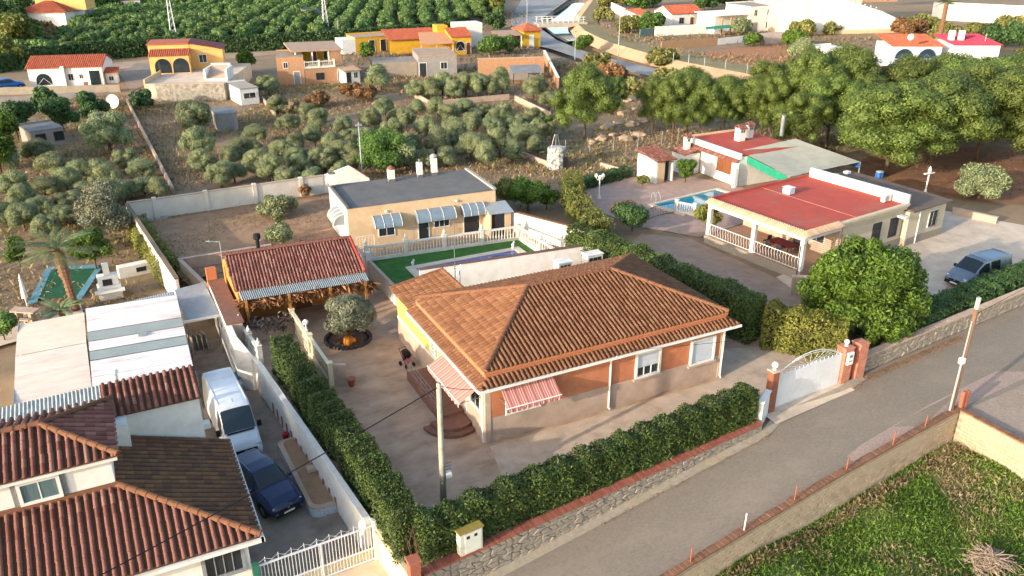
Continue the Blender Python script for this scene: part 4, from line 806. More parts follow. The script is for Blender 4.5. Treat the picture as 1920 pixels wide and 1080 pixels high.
# raised white block behind the dark roof with a strip of tiles on top
wbox(W0, lh, 'rear_block', -1.15, 1.75, 33.3, 36.2, DZ-.2, 4.35, M['white']); wbox(W0, lh, 'stair_block', -1.86, -1.14, 32.3, 33.4, 1.95, 4.35, M['white'])
tile_roof(lh, [(-1.95, 33.1, 4.38), (1.85, 33.1, 4.38), (1.85, 35.0, 4.95), (-1.95, 35.0, 4.95)], (0, 1), M['redtile'], w=.27, rl=.42, h=.11, bw=.85, lf=.3, name='block_roof', base=M['darktile'])
MB().cyl(-1.3, 35.3, 4.2, 5.3, .12, seg=10).cyl(-1.3, 35.3, 5.3, 5.42, .2, .12, seg=10).build('flue', M['white'], lh)
wbox(Fr(1.75, 34.2), lh, 'vent_hood', .002, .35, .3, .7, 1.9, 2.15, M['white'])
# orange terrace wall and corrugated strip behind it
t = thing('terrace_block', 'orange rendered terrace wall behind the corner house', 'wall', (-3, 40.2, DZ))
wbox(W0, t, 'wall_face', -7, -.1, 37.8, 38.0, DZ-.2, 2.05, M['orange']); wbox(W0, t, 'terrace_floor', -7, -.1, 36.3, 37.8, .6, .8, mat('dim_terracotta', '#8a4f38', '#7b452f', scale=2))
MB().tube([(-6, 37.2, 2.3), (-2.0, 37.0, 2.3), (-2.0, 37.0, .8)], .03, 6).build('handrail', M['white'], t)
t = thing('corrugated_awning', 'old translucent corrugated strip roof above the orange terrace wall', 'roof', (-4, 39.3, .5))
corrugated(t, [(-11, 38.3, 2.1), (0, 38.7, 2.1), (0, 40.3, 2.3), (-11, 39.8, 2.3)], 0, mat('aged_polycarb', '#b9b9b0', '#8f918b', scale=3, stain='#6f716a', sscale=2, samt=.6, stretch=(3, .6, 1)), w=.17, amp=.03)
for x in (-6.5, -3.3, -.2): MB().box(x, x+.08, 38.6, 38.68, DZ, 2.05).build('post', M['white'], t)
# carport roofs
t = thing('cream_carport', 'cream sheet-metal roofed shed with two pitches beside the palm', 'shed', (-4.4, 47, DZ))
pk = mat('cream_sheet', '#dccab8', '#d0bba7', rough=.6, scale=1.2, stain='#b9937a', sscale=.5, samt=.5, stretch=(.6, 2.5, 1))
corrugated(t, [(-6.25, 51.5, 1.45), (-6.15, 46.6, 1.75), (-2.72, 46.6, 1.75), (-2.75, 51.6, 1.45)], 0, mat('pale_sheet', '#ddcdb4', '#d2bea3', rough=.6, scale=1.5), w=.24, amp=.008, name='back_pitch')
corrugated(t, [(-6.15, 46.55, 1.75), (-6.1, 41.0, 1.4), (-2.65, 41.0, 1.4), (-2.72, 46.55, 1.75)], 0, pk, w=.24, amp=.008, name='front_pitch')
wbox(W0, t, 'side_wall', -6.1, -5.95, 41.2, 51.3, DZ-.2, 1.35, M['white']); wbox(W0, t, 'rear_wall', -5.95, -2.9, 51.2, 51.3, DZ-.2, 1.35, M['white']); wbox(W0, t, 'front_wall', -5.95, -2.9, 41.2, 41.35, DZ-.2, 1.3, M['white'])
MB().tube([(-6.2, 51.6, 1.5), (-6.1, 41, 1.5)], .04, 6).build('roof_edge', M['metal'], t)
t = thing('white_carport', 'large whitewashed corrugated carport roof with grey panel strips', 'carport', (-.1, 46, DZ))
ww = mat('whitewash_sheet', '#dcd6d0', '#cfc6bf', rough=.8, scale=1.8, stain='#a98b80', sscale=.55, samt=.8, stretch=(.5, 2.2, 1)); gp = mat('grey_panel', '#8f9690', '#868c86', rough=.6, scale=1)
ysp = [51.2, 47.9, 46.7, 45.5, 44.4, 42.6, 41.0]
for i in range(6):
    ya, yb_ = ysp[i], ysp[i+1]; sk = lambda y: (-2.62, 2.45-.03*(51-y)); xa, xb = sk(ya); x2, x3 = sk(yb_); zt_ = lambda y: 1.85-.03*(51-y)
    corrugated(t, [(xa, ya, zt_(ya)), (x2, yb_+.02, zt_(yb_)), (x3, yb_+.02-.35, zt_(yb_)), (xb, ya-.35, zt_(ya))], 0, gp if i in (1, 3) else ww, w=.24, amp=.012, name='roof_panel')
MB().box(-.1, .35, 46.0, 46.4, 1.76, 1.8).build('patch', gp, t)
for x, y in ((2.2, 41), (2.2, 46), (2.2, 50.2), (-2.5, 41.2), (-2.5, 50.8)): MB().box(x-.06, x+.06, y-.06, y+.06, DZ, 1.5).build('post', M['metal'], t)
t = thing('grey_carport', 'grey corrugated carport roof between the white carport and the white boundary wall', 'carport', (3.3, 51, DZ))
corrugated(t, [(2.5, 53.2, 1.25), (2.55, 48.4, 1.1), (4.6, 48.4, 1.1), (4.35, 53.6, 1.25)], 0, M['galv'], w=.14, amp=.025); corrugated(t, [(-2.6, 52.3, 1.2), (2.45, 53.1, 1.2), (2.45, 51.3, 1.25), (-2.6, 51.5, 1.25)], 0, M['galv'], w=.14, amp=.025)
MB().box(2.4, 4.7, 48.25, 48.35, 1.0, 1.15).build('gutter', M['white'], t)
for x, y in ((2.6, 48.5), (4.4, 48.5), (2.6, 53), (4.2, 53.2)): MB().box(x-.04, x+.04, y-.04, y+.04, DZ, 1.08).build('post', M['metal'], t)
# white boundary wall with brown timber panels, planter, flowerpot box
t = thing('boundary_wall', 'long white boundary wall between the left driveway and the hedge', 'wall', (6.4, 35, DZ))
wl_ = fline((wall_x(26.9), 26.9), (wall_x(44.5), 44.5)); LL = dist((wall_x(26.9), 26.9), (wall_x(44.5), 44.5)); wbox(wl_, t, 'wall_face', 0, LL, 0, .22, DZ-.2, .45, M['white']); wbox(wl_, t, 'coping', 0, LL, -.03, .25, .452, .52, M['white'])
for k in range(13): u = 3.6+k*.78; wbox(wl_, t, 'timber_panel', u, u+.16, .221, .26, DZ+.1, DZ+.75, mat('wall_timber', '#96604a', '#824f3b', scale=4))
t = thing('high_wall', 'tall white wall with orange terrace edge beside the grey carport', 'wall', (4.9, 48, DZ))
wbox(W0, t, 'wall_face', 4.55, 4.8, 43.6, 52.3, DZ-.2, 1.75, M['white']); wbox(W0, t, 'terracotta_top', 4.5, 5.5, 45.2, 52.3, 1.752, 1.83, terr); wbox(W0, t, 'terrace_body', 4.8, 5.4, 45.2, 52.3, -.2, 1.75, M['plinth']); wbox(W0, t, 'end_pier', 4.5, 5.1, 52.3, 52.7, -.2, 2.6, M['orange'])
MB().add([(4.55, 43.6, DZ-.2), (4.8, 43.6, DZ-.2), (4.8, 43.6, 1.75), (4.55, 43.6, 1.75), (5.3, 43.0, DZ-.2), (5.5, 43.0, DZ-.2), (5.5, 43.0, .5), (5.3, 43.0, .5)], [(0, 1, 2, 3), (4, 7, 6, 5), (0, 4, 5, 1), (1, 5, 6, 2), (2, 6, 7, 3), (3, 7, 4, 0)]).build('stepped_end', M['white'], t)
t = thing('planter', 'long low planter with rounded ends and blue tiled front in the driveway', 'planter', (6.0, 33.4, DZ))
pc = [(5.35+.45*(1-math.cos(a)), 30.9-.45*math.sin(a)) for a in np.linspace(0, math.pi/2, 6)]+[(6.5, 30.45), (6.1, 36.6)]+[(5.5-.35*math.sin(a), 36.2+.35*math.cos(a)) for a in np.linspace(0, math.pi/2, 6)]
MB().prism(pc, DZ-.05, DZ+.42).build('body', mat('blue_white_tile', '#8d97a5', '#b9bcc0', rough=.4, scale=14, detail=1), t); MB().prism(pc, DZ+.422, DZ+.5).build('rim', M['plinth'], t)
MB().prism([((x-6)*.74+6.03, (y-33.4)*.93+33.45) for x, y in pc], DZ+.502, DZ+.53).build('soil', M['dirt'], t)
MB().bbox(5.9, 6.3, 33.1, 33.5, DZ+.53, DZ+.75, .03).solo('stone_block', M['plinth'], 'pale square stone block lying in the driveway planter', 'stone', (6.1, 33.3, DZ+.53))
t = thing('red_bucket', 'small red bucket at the end of the driveway planter', 'bucket', (5.75, 37.3, DZ)); MB().lathe(5.75, 37.3, [(.13, DZ), (.18, DZ+.32), (.19, DZ+.34), (.15, DZ+.3)], 10).build('body', mat('red_plastic', '#a8232b', '#981d25', rough=.4, scale=3), t); MB().tube([(5.57, 37.3, DZ+.33), (5.75, 37.3, DZ+.5), (5.93, 37.3, DZ+.33)], .012, 5).build('handle', M['metal'], t)
t = thing('teal_bench', 'teal topped storage bench against the white wall by the carport', 'bench', (4.4, 43.6, DZ)); MB(Fr(4.0, 42.8, DZ, 8)).bbox(0, .7, 0, 1.3, 0, .7, .04).build('box', mat('grey_box', '#8d8f88', '#7d7f78', scale=3), t); MB(Fr(4.0, 42.8, DZ, 8)).bbox(-.04, .74, .5, 1.34, .702, .8, .03).build('lid', mat('teal_lid', '#3f6f6d', '#37625f', scale=3), t)
# sliding gate of the driveway
t = thing('driveway_gate', 'white barred metal gate across the left driveway', 'gate', (5, 26.9, -1.5)); g2 = fline((2.45, 26.5), (7.05, 26.75), -1.53); gl2 = dist((2.45, 26.5), (7.05, 26.75))
for k in range(34): MB(g2).box(gl2*(k+.3)/34, gl2*(k+.3)/34+.025, -.012, .012, .12, 1.75).build('bar', gw, t)
MB(g2).box(0, gl2, -.03, .03, 1.75, 1.82).box(0, gl2, -.03, .03, .62, .68).box(0, gl2, -.03, .03, .05, .12).box(gl2*.52, gl2*.52+.07, -.035, .035, .05, 1.8).build('rail', gw, t)
wbox(g2, t, 'lower_panel', .02, gl2-.02, .03, .045, .13, .62, mat('cream_panel', '#cdbf9f', '#bfae8c', scale=2))
for k in range(9): u = gl2*(k+.5)/9; MB(g2).tube([(u, 0, 1.82), (u+.02, .08, 2.05)], .012, 4).tube([(u-.3, -.02, 1.9), (u, .05, 2.0), (u+.3, -.02, 1.9)], .008, 4).build('spike', gw, t)
t = thing('gate_post', 'white steel gate post at the end of the boundary wall', 'post', (7.15, 26.75, -1.6)); MB().bbox(7.06, 7.24, 26.66, 26.84, -1.8, .5, .015).build('shaft', M['white'], t); MB().bbox(7.03, 7.27, 26.63, 26.87, .5, .56, .01).build('cap', M['white'], t)
plain_wall('entry_wall', 'cream rendered wall beside the driveway entry below the hedge', (7.2, 26.6), (7.45, 23.3), -1.6, 1.75, .2, mat('cream_wall', '#d6c79b', '#c6b68a', scale=1.2, stain='#a59a84', sscale=.6), None)
MB().box(2.2, 2.45, 26.4, 26.6, -1.8, .4).solo('green_post', mat('green_paint', '#2c6b55', '#265f4b', scale=4), 'green post at the corner house side of the driveway gate', 'post', (2.3, 26.5, -1.8))
# left garden: turf with blue edge, oven, picnic table, parasol, low walls
gzL = -.95
sheet('garden_turf', [(-6.21, 61.25, -0.9), (-5.19, 66.26, -0.9), (-2.04, 65.37, -0.9), (-1.9, 64.15, -0.9), (-3.31, 59.98, -0.9)], M['turfdark'])
for nm, q in (('blue_path', [(-6.51, 60.21, -0.89), (-5.43, 66.71, -0.89), (-5.01, 66.49, -0.89), (-5.93, 60.3, -0.89)]), ('blue_path', [(-3.58, 59.87, -0.88), (-2.04, 65.31, -0.88), (-1.68, 65.02, -0.88), (-3.19, 59.48, -0.88)]), ('blue_path', [(-5.43, 66.68, -0.88), (-5.08, 67.08, -0.88), (-1.94, 65.97, -0.88), (-1.83, 65.09, -0.88)])):
    sheet(nm, q, mat('blue_paint', '#5d8f9c', '#4f808d', scale=2, stain='#8aa5a6', sscale=1))
sheet('garden_court', [(-9.39, 60.48, -1.1), (-6.23, 60.28, -1.1), (-3.29, 59.76, -1.1), (-3.05, 56.37, -1.1), (-7.01, 54.99, -1.1), (-8.99, 54.42, -1.1)], M['conc'])
t = thing('garden_oven', 'white masonry barbecue with square opening beside the turf', 'barbecue', (-1.45, 59.09, -1)); ox, oy, _ = (-1.45, 59.09, -1); f = Fr(ox-.6, oy, -1)
MB(f).bbox(0, 1.5, 0, .9, -.2, .9, .03).build('base', M['white'], t); MB(f).bbox(.1, 1.4, .1, .85, .9, 1.6, .03).build('hood', M['white'], t); wbox(f, t, 'opening', .4, 1.0, .07, .12, .95, 1.4, M['dark']); MB(f).bbox(.55, .95, .35, .75, 1.6, 2.4, .03).build('chimney', M['white'], t); wbox(f, t, 'counter', -.2, 1.7, -.5, -.02, .6, .7, M['white'])
t = thing('wash_trough', 'long white masonry trough against the creeper wall', 'trough', (-0.02, 62.56, -1)); ox, oy, _ = (-0.56, 62.61, -1); f = Fr(ox, oy, -1, 8)
MB(f).bbox(0, 2.6, 0, .7, -.2, .8, .03).build('basin', M['white'], t); wbox(f, t, 'opening', 1.2, 1.9, -.015, .01, .2, .55, M['dark'])
t = thing('picnic_table', 'small stone picnic table with benches in the left garden', 'table', (-6.33, 58.25, -1)); ox, oy, _ = (-6.5, 58.11, -1.1); f = Fr(ox, oy, -1.1, -35)
MB(f).bbox(-.9, .9, -.4, .4, .68, .76, .02).build('table_top', M['plinth'], t); MB(f).box(-.6, -.4, -.25, .25, 0, .68).box(.4, .6, -.25, .25, 0, .68).build('pedestal', M['plinth'], t)
for s in (-1, 1): MB(f).bbox(-.9, .9, s*.75-.17, s*.75+.17, .38, .45, .02).box(-.6, -.5, s*.75-.1, s*.75+.1, 0, .38).box(.5, .6, s*.75-.1, s*.75+.1, 0, .38).build('bench', M['plinth'], t)
t = thing('parasol', 'closed white parasol standing by the picnic table', 'parasol', (ox+.1, oy+1.2, -1.1)); MB().lathe(ox+.1, oy+1.2, [(.03, -1.1), (.03, .0), (.2, .02), (.14, .7), (.05, 1.6), (.01, 1.75)], 9).build('folded_canopy', M['white'], t); MB().cyl(ox+.1, oy+1.2, -1.1, -1.0, .3, seg=12).build('base', M['plinth'], t)

# ================================================================ pergola house, yard details
ph = thing('summer_house', 'yellow summer house with red tile roof and corrugated porch strip', 'house', (9.5, 50, 0))
pa, pb_, pc_, pd = (5.55, 47.95, 2.6), (13.5, 47.4, 2.6), (13.6, 50.8, 3.7), (5.6, 51.2, 3.7)
tile_roof(ph, [pa, pb_, pc_, pd], (0, 1), M['redtile'], w=.2, rl=.42, h=.085, name='front_roof'); tile_roof(ph, [(13.65, 54.0, 2.7), (5.65, 54.4, 2.7), pd, pc_], (0, 1), M['redtile'], w=.2, rl=.42, h=.085, name='rear_roof')
caps(ph, up(pd, .1), up(pc_, .1), .13, .42, M['redtile']); caps(ph, up(pb_, .1), up(pc_, .1), .1, .42, mat('red_verge', '#9c3d33', '#8c362d', scale=5))
corrugated(ph, [(5.75, 46.9, 2.38), (13.45, 46.4, 2.38), (13.5, 47.5, 2.58), (5.75, 48.05, 2.58)], 0, M['corr'], w=.12, amp=.025, name='porch_roof')
ochre = mat('ochre_stucco', '#b9813c', '#ab7433', scale=2, bump=.3)
wbox(W0, ph, 'rear_wall', 5.75, 13.4, 53.7, 53.9, -.2, 2.6, ochre); wbox(W0, ph, 'porch_wall', 5.8, 13.3, 49.4, 49.6, -.2, 2.9, ochre)
for x in (5.7, 13.2):
    MB().prism([(x, 47.9), (x+.2, 47.9), (x+.2, 53.7), (x, 53.7)], -.2, 2.55).build('gable_wall', ochre, ph)
    MB().add([(x, 48.0, 2.56), (x, 53.7, 2.6), (x, 51.0, 3.55), (x+.2, 48.0, 2.56), (x+.2, 53.7, 2.6), (x+.2, 51.0, 3.55)], [(0, 1, 2), (5, 4, 3), (0, 3, 4, 1), (1, 4, 5, 2), (2, 5, 3, 0)]).build('gable', ochre, ph)
for x in (5.9, 8.4, 10.9, 13.1): MB().box(x, x+.14, 46.75-(x-5.9)*.06, 46.89-(x-5.9)*.06, -.1, 2.36).build('post', mat('ochre_post', '#a9743a', '#986630', scale=3), ph)
window(Fr(5.8, 49.4), ph, 1.2, 1.1, 1.0, 1.0, M['wood'], proud=.05); door(Fr(5.8, 49.4), ph, 3.6, .9, 2.0, M['wood']); window(Fr(5.8, 49.4), ph, 5.6, 1.0, 1.2, 1.1, M['wood'], proud=.05)
# dried palm leaves hanging from the porch edge
def blade_cloud(path, n, spread, ln, m, rng, droop=.6, w=.06):
    P_ = np.array(path, float); seg = np.linalg.norm(np.diff(P_, axis=0), axis=1); cs = np.concatenate([[0], np.cumsum(seg)]); s = rng.random(n)*cs[-1]
    C = np.stack([np.interp(s, cs, P_[:, k]) for k in range(3)], 1)+rng.normal(0, spread, (n, 3)); d = rng.normal(size=(n, 3)); d[:, 2] = -abs(d[:, 2])*droop; d = unit(d)*ln*rng.uniform(.5, 1.3, (n, 1)); b = unit(np.cross(d, rng.normal(size=(n, 3))))*w
    return np.stack([C-b*.3, C+d*.5+b, C+d, C+d*.5-b], 1).reshape(-1, 3), np.arange(n*4).reshape(n, 4)
def stuff_mesh(name, V, Q, m, parent=None, kind=None, loc=(0, 0, 0)):
    o = org(parent) if parent is not None else loc; ob = bpy.data.objects.new(name, npmesh(name, V-np.array(o), Q, m)); COL.objects.link(ob)
    if parent is not None: ob.parent = parent
    else: ob.location = loc
    if kind: ob['kind'] = kind
    return ob
dry = leafmat('dry_palm_leaf', ['#6e4a30', '#8a5f3c', '#a5764c'], .15)
V, Q = blade_cloud([(5.8, 47.15, 2.1), (13.5, 46.65, 2.1), (13.6, 47.4, 1.5)], 1500, .13, .55, dry, RNG)
o = stuff_mesh('dried_palm_fringe', V, Q, dry, loc=(9.5, 46.6, 2)); o['label'] = 'fringe of dried palm leaves hanging from the summer house porch'; o['category'] = 'dried leaves'
V, Q = blade_cloud([(5.9, 46.4, .9), (8.2, 46.2, .9)], 700, .2, .45, dry, RNG, droop=1.2)
o = stuff_mesh('dried_palm_screen', V, Q, leafmat('grey_dry_leaf', ['#6b5848', '#8a7563', '#5a4a42'], .15), loc=(7, 46.3, .5)); o['label'] = 'withered leaf screen in front of the summer house terrace'; o['category'] = 'dried leaves'
MB().box(5.6, 8.4, 46.0, 46.2, -.2, .75).solo('terrace_wall', M['plinth'], 'low pale wall under the withered leaf screen', 'wall', (7, 46.1, 0))
balustrade('yard_balustrade', 'cream balustrade running from the summer house porch towards the yard', (8.5, 46.6), (8.75, 39.0), 0, 1.25, mat('cream_balustrade', '#d8c9a8', '#cbbb99', scale=4), posts=3, fin=False)
globe_lamp(8.62, 43.4, 1.35, .35, 'white globe lamp on the cream yard balustrade', r=.17)
plain_wall('balustrade_end', 'short pale wall closing the yard end of the cream balustrade', (8.8, 38.9), (9.5, 38.6), 0, 1.25, .2, M['plinth'], None)
balustrade('terrace_balustrade', 'white balustrade on the boundary beside the summer house terrace', (5.35, 46.2), (5.75, 42.6), .4, .9, posts=3)
# olive in its ring
def ring(x, y, r, z, name, label):
    t = thing(name, label, 'planting ring', (x, y, z)); key = 'ringstone'
    if key not in CAPS: CAPS[key] = MB().bbox(-.11, .11, -.08, .08, -.05, .16, .03).mesh('edge_stone', mat('dark_lava', '#4d423b', '#3d342f', scale=6, bump=.6))
    n = int(2*math.pi*r/.25)
    for k in range(n): a = 2*math.pi*k/n; inst(CAPS[key], 'edge_stone', t, Matrix.Translation((x+r*math.cos(a), y+r*math.sin(a), z)) @ Matrix.Rotation(a+math.pi/2+random.uniform(-.2, .2), 4, 'Z'))
    MB().lathe(x, y, [(r-.05, z+.01), (r*.5, z+.09), (.05, z+.12)], 20).build('mulch', mat('dark_mulch', '#5a4437', '#4a372c', scale=8, bump=1), t, smooth=True); return t
ring(11.1, 43.8, 1.35, 0, 'planting_ring', 'dark stone ring with mulch under the yard olive tree')
t = thing('orange_planter', 'orange glazed animal-shaped planter under the yard olive tree', 'planter', (10.9, 42.95, .05))
MB().lathe(10.9, 42.95, [(.2, .05), (.32, .25), (.3, .5), (.2, .62)], 12).build('body', mat('orange_glaze', '#c07a2a', '#a8661f', rough=.35, scale=4), t, smooth=True); MB().lathe(11.15, 42.8, [(.05, .2), (.16, .3), (.16, .45), (.06, .55)], 10).build('head', MAT['orange_glaze'], t, smooth=True)
t = thing('terracotta_pot', 'small terracotta pot at the yard end of the cream balustrade', 'pot', (9.7, 38.4, 0)); MB().lathe(9.7, 38.4, [(.14, 0), (.22, .4), (.25, .42), (.25, .48), (.2, .46)], 10).build('body', M['brick'], t); MB().lathe(9.7, 38.4, [(.2, .43), (.02, .45)], 10).build('soil', M['dirt'], t)
# ================================================================ cream flat-roofed building behind
bb = thing('flat_roof_house', 'cream house with grey flat roof, barrel awnings and four chimneys', 'house', (21, 60, 0)); bf = Fr(15.41, 57.67, 0, -3.2); bfl = bf.sub(0, 6.4, 0, -90)
wbox(bf, bb, 'front_wall', 0, 11.93, 0, .25, -.3, 3.4, M['cream']); wbox(bf, bb, 'left_wall', -.002, .25, .25, 6.4, -.3, 3.4, M['white']); wbox(bf, bb, 'right_wall', 11.68, 11.93, .25, 6.4, -.3, 3.4, M['cream']); wbox(bf, bb, 'rear_wall', .25, 11.68, 6.15, 6.4, -.3, 3.4, M['cream'])
MB(bf).slab([(-.04, -.04, 3.42), (11.97, -.04, 3.42), (11.97, 6.44, 3.42), (-.04, 6.44, 3.42)], .02).build('roof', M['greyroof'], bb); wbox(bf, bb, 'roof_kerb', 11.75, 12.0, -.03, 6.44, 3.422, 3.56, mat('kerb_grey', '#a39c92', '#948d83', scale=3)); wbox(bf, bb, 'left_kerb', -.05, .12, -.05, 6.45, 3.422, 3.62, M['greyroof'])
for u, v, w_, h, cp in ((4.75, 5.3, .5, 1.05, 'tile'), (7.3, 5.6, .42, 1.25, 'pot'), (8.6, 5.75, .46, 1.45, 'dome'), (-.02, 5.6, .45, 1.15, None)):
    c = MB(bf).bbox(u, u+w_, v, v+w_, 3.42, 3.42+h, .015).build('chimney', M['white'], bb); wbox(bf, c, 'flashing', u-.015, u+w_+.015, v-.015, v+w_+.015, 3.421, 3.66, M['greyroof'])
    if cp == 'tile': MB(bf).lathe(u+w_/2, v+w_/2, [(.36, 3.42+h), (.33, 3.5+h), (.05, 3.72+h)], 8).build('cowl', M['redtile'], c)
    elif cp == 'pot': MB(bf).lathe(u+w_/2, v+w_/2, [(.08, 3.42+h), (.08, 3.6+h), (.14, 3.62+h), (.02, 3.72+h)], 8).build('cowl', M['metal'], c)
    elif cp == 'dome': MB(bf).lathe(u+w_/2, v+w_/2, [(.2, 3.42+h), (.2, 3.5+h), (.33, 3.51+h), (.28, 3.64+h), (.12, 3.75+h), (.01, 3.78+h)], 12).build('cowl', M['galv'], c, smooth=True)
    else: wbox(bf, c, 'cowl', u-.05, u+w_+.05, v-.05, v+w_+.05, 3.422+h, 3.48+h, M['greyroof'])
def barrel(fr, parent, u0, u1, zt, r, m):
    n = 9; vs = []
    for u in np.linspace(u0, u1, 5):
        for k in range(n): a = math.pi/2*k/(n-1); vs.append((u, -r*math.sin(a), zt-r*.95*(1-math.cos(a))))
    a_ = MB(fr).add(vs, [(n*i+k, n*i+n+k, n*i+n+k+1, n*i+k+1) for i in range(4) for k in range(n-1)]).build('barrel_awning', m, parent, smooth=True)
    for u in np.linspace(u0, u1, 4): MB(fr).tube([(u, -r*1.01*math.sin(math.pi/2*k/8), zt+.01-r*.95*(1-math.cos(math.pi/2*k/8))) for k in range(9)], .02, 5).build('rib', M['white'], a_)
    for u in (u0, u1): MB(fr).add([(u, 0, zt-r*.95)]+[(u, -r*math.sin(math.pi/2*k/8), zt-r*.95*(1-math.cos(math.pi/2*k/8))) for k in range(9)], [tuple(range(10))]).build('end_panel', m, a_)
blue = mat('awning_polycarb', '#75848e', '#69777f', rough=.35, scale=2, spec=.5)
for u0, u1 in ((1.85, 3.95), (5.2, 8.3), (8.95, 10.75)): barrel(bf, bb, u0, u1, 2.6, .85, blue)
barrel(bfl, bb, 2.9, 5.2, 2.6, .85, M['corr'])
window(bf, bb, 2.3, .9, 1.2, 1.0, M['white'], bars=1); door(bf, bb, 5.45, .8, 2.1, M['white'], M['glass']); window(bf, bb, 6.75, 1.0, 1.2, 1.0, M['white'], bars=2); door(bf, bb, 9.2, 1.3, 2.2, M['white'], M['dark'])
for u, w in ((2.85, 2.75), (8.5, 2.85)): MB(bf).bbox(u, u+.16, -.14, 0, w, w+.18, .03).build('wall_lamp', M['white'], bb)
t = thing('tool_shed', 'narrow cream shed with grey sheet roof against the flat-roofed house', 'shed', (*bf.p(11.4, -1, 0)[:2], 0))
wbox(bf, t, 'left_wall', 10.85, 10.97, -1.5, -.02, -.2, 2.1, M['cream']); wbox(bf, t, 'right_wall', 12.5, 12.62, -1.5, .3, -.2, 2.0, M['cream']); wbox(bf, t, 'door_leaf', 11.3, 12.1, -1.45, -1.4, 0, 1.95, M['dark']); wbox(bf, t, 'front_wall', 12.1, 12.5, -1.5, -1.38, -.2, 2.0, M['cream'])
MB(bf).slab([(10.7, -1.7, 2.05), (12.8, -1.7, 2.0), (12.8, .1, 2.4), (10.7, -.03, 2.45)], .05).build('roof', M['galv'], t)
for u, v, lb in ((4.7, -1.2, 'thin metal rotary drying rack pole nearer the white door'), (7.9, -1.4, 'thin metal drying rack pole in front of the barred window')):
    x, y, _ = bf.p(u, v, 0); MB().tube([(x, y, 0), (x, y, 1.7)], .02, 5).tube([(x-.5, y, 1.65), (x+.5, y, 1.65)], .012, 4).tube([(x, y-.5, 1.65), (x, y+.5, 1.65)], .012, 4).solo('drying_rack', M['metal'], lb, 'drying rack', (x, y, 0))
t = thing('garden_gate', 'open white tubular gate frame before the cream house', 'gate', (*bf.p(1, -1.8, 0)[:2], 0)); f2 = bf.sub(.2, -1.6)
MB(f2).tube([(0, 0, 0), (0, 0, 1.7), (1.3, 0, 1.7), (1.3, 0, 0)], .025, 6).tube([(0, 0, .9), (1.3, 0, .9)], .02, 5).build('frame', M['white'], t)
for k in range(5): MB(f2).tube([(.2+k*.22, 0, .1), (.2+k*.22, 0, 1.65)], .01, 4).build('bar', M['white'], t)
# turf, pool and balustrades of that garden
sheet('house_terrace', [bf.p(-.2, -1.9, .02), bf.p(13, -1.9, .02), bf.p(13, -.02, .02), bf.p(-.2, -.02, .02)], mat('beige_paving', '#a58d74', '#947d65', scale=2))
sheet('lawn_turf', [(15.5, 48.4, .015), (29.2, 47.0, .015), (28.3, 54.2, .015), (15.3, 55.5, .015)], M['turf'])
t = thing('plunge_pool', 'narrow blue tiled pool with cream coping set in green turf', 'pool', (21.5, 50.4, 0))
for bx in ((18.0, 27.2, 52.2, 52.75), (18.0, 27.2, 48.9, 49.3), (18.0, 18.6, 49.3, 52.2), (26.6, 27.2, 49.3, 52.2)): MB().bbox(bx[0], bx[1], bx[2], bx[3], .0, .1, .02).build('coping', mat('cream_coping', '#cdbfa6', '#bfb098', scale=2), t)
MB().poly([(18.6, 49.3, .05), (26.6, 49.3, .05), (26.6, 52.2, .05), (18.6, 52.2, .05)]).build('water', mat('cobalt_water', '#2c4a8c', '#34579a', rough=.05, spec=.5, scale=5), t)
for x, y, lb in ((18.5, 52.5, 'small white stone bird figure at the left end of the blue pool'), (26.6, 52.5, 'small white stone figure at the right end of the blue pool')):
    t = thing('garden_figure', lb, 'figurine', (x, y, .1)); MB().lathe(x, y, [(.12, .1), (.12, .15), (.08, .3), (.13, .42), (.05, .55)], 8).build('body', M['white'], t, smooth=True); MB().lathe(x+.08, y, [(.02, .5), (.07, .56), (.07, .64), (.02, .7)], 8).build('head', M['white'], t, smooth=True)
balustrade('garden_balustrade', 'white balustrade before the cream house along the turf', (15.9, 55.25), (27.9, 54.25), 0, 1.15, posts=5, step=.24)
balustrade('garden_balustrade', 'white balustrade running forward at the right end of the turf', (28.0, 54.2), (28.1, 47.4), 0, 1.15, posts=3, step=.24)
plain_wall('side_fence_wall', 'plain whitewashed wall along the passage beside the summer house', (15.1, 55.4), (15.3, 43.4), 0, 1.25, .15, M['white'], M['plinth'], .05)
MB().bbox(15.0, 15.35, 52.2, 52.55, -.1, 1.9, .03).solo('finial_post', M['white'], 'white post on the passage wall with its tip above the turf', 'post', (15.2, 52.4, 0))
plain_wall('rear_garden_wall', 'white wall with tile coping behind the turf, touching the tall hedge', (27.6, 57.0), (31.4, 48.8), 0, 1.8, .2, M['white'], M['tile'], .08)
# ================================================================ walls of the dirt plot
plain_wall('plot_wall', 'long pale wall with piers at the back of the dirt plot', (1.05, 72.6), (17.6, 73.2), 0, 1.6, .2, mat('pale_wall', '#cfc6b6', '#c1b7a6', scale=1, stain='#a99d8b', sscale=.4), M['plinth'], .07, piers=4)
plain_wall('plot_wall', 'tile capped wall along the left side of the dirt plot', (2.9, 54.3), (1.1, 72.6), -.6, 2.1, .2, M['white'], mat('mossy_tile', '#7d6a55', '#6b5a47', scale=5), .1)
plain_wall('plot_wall', 'low pale wall at the front of the dirt plot behind the red roof', (3.42, 59.64, 0.7)[:2], (9.94, 59.66, 0.7)[:2], 0, .8, .18, M['plinth'], M['plinth'], .05)
plain_wall('plot_wall', 'short pale wall running down to the grey carport corner', (3.42, 59.64, 0.7)[:2], (4.7, 52.6), -.2, 1.0, .18, M['cream'], M['plinth'], .05)
gx0, gy0, _ = (17.2, 73.29, 0); gx1, gy1, _ = (21.84, 72.81, 0); fg = fline((gx0, gy0), (gx1, gy1)); GLn = dist((gx0, gy0), (gx1, gy1))
t = thing('gabled_wall', 'white wall with sloped tile topped end behind the cream house', 'wall', (gx0, gy0, 0))
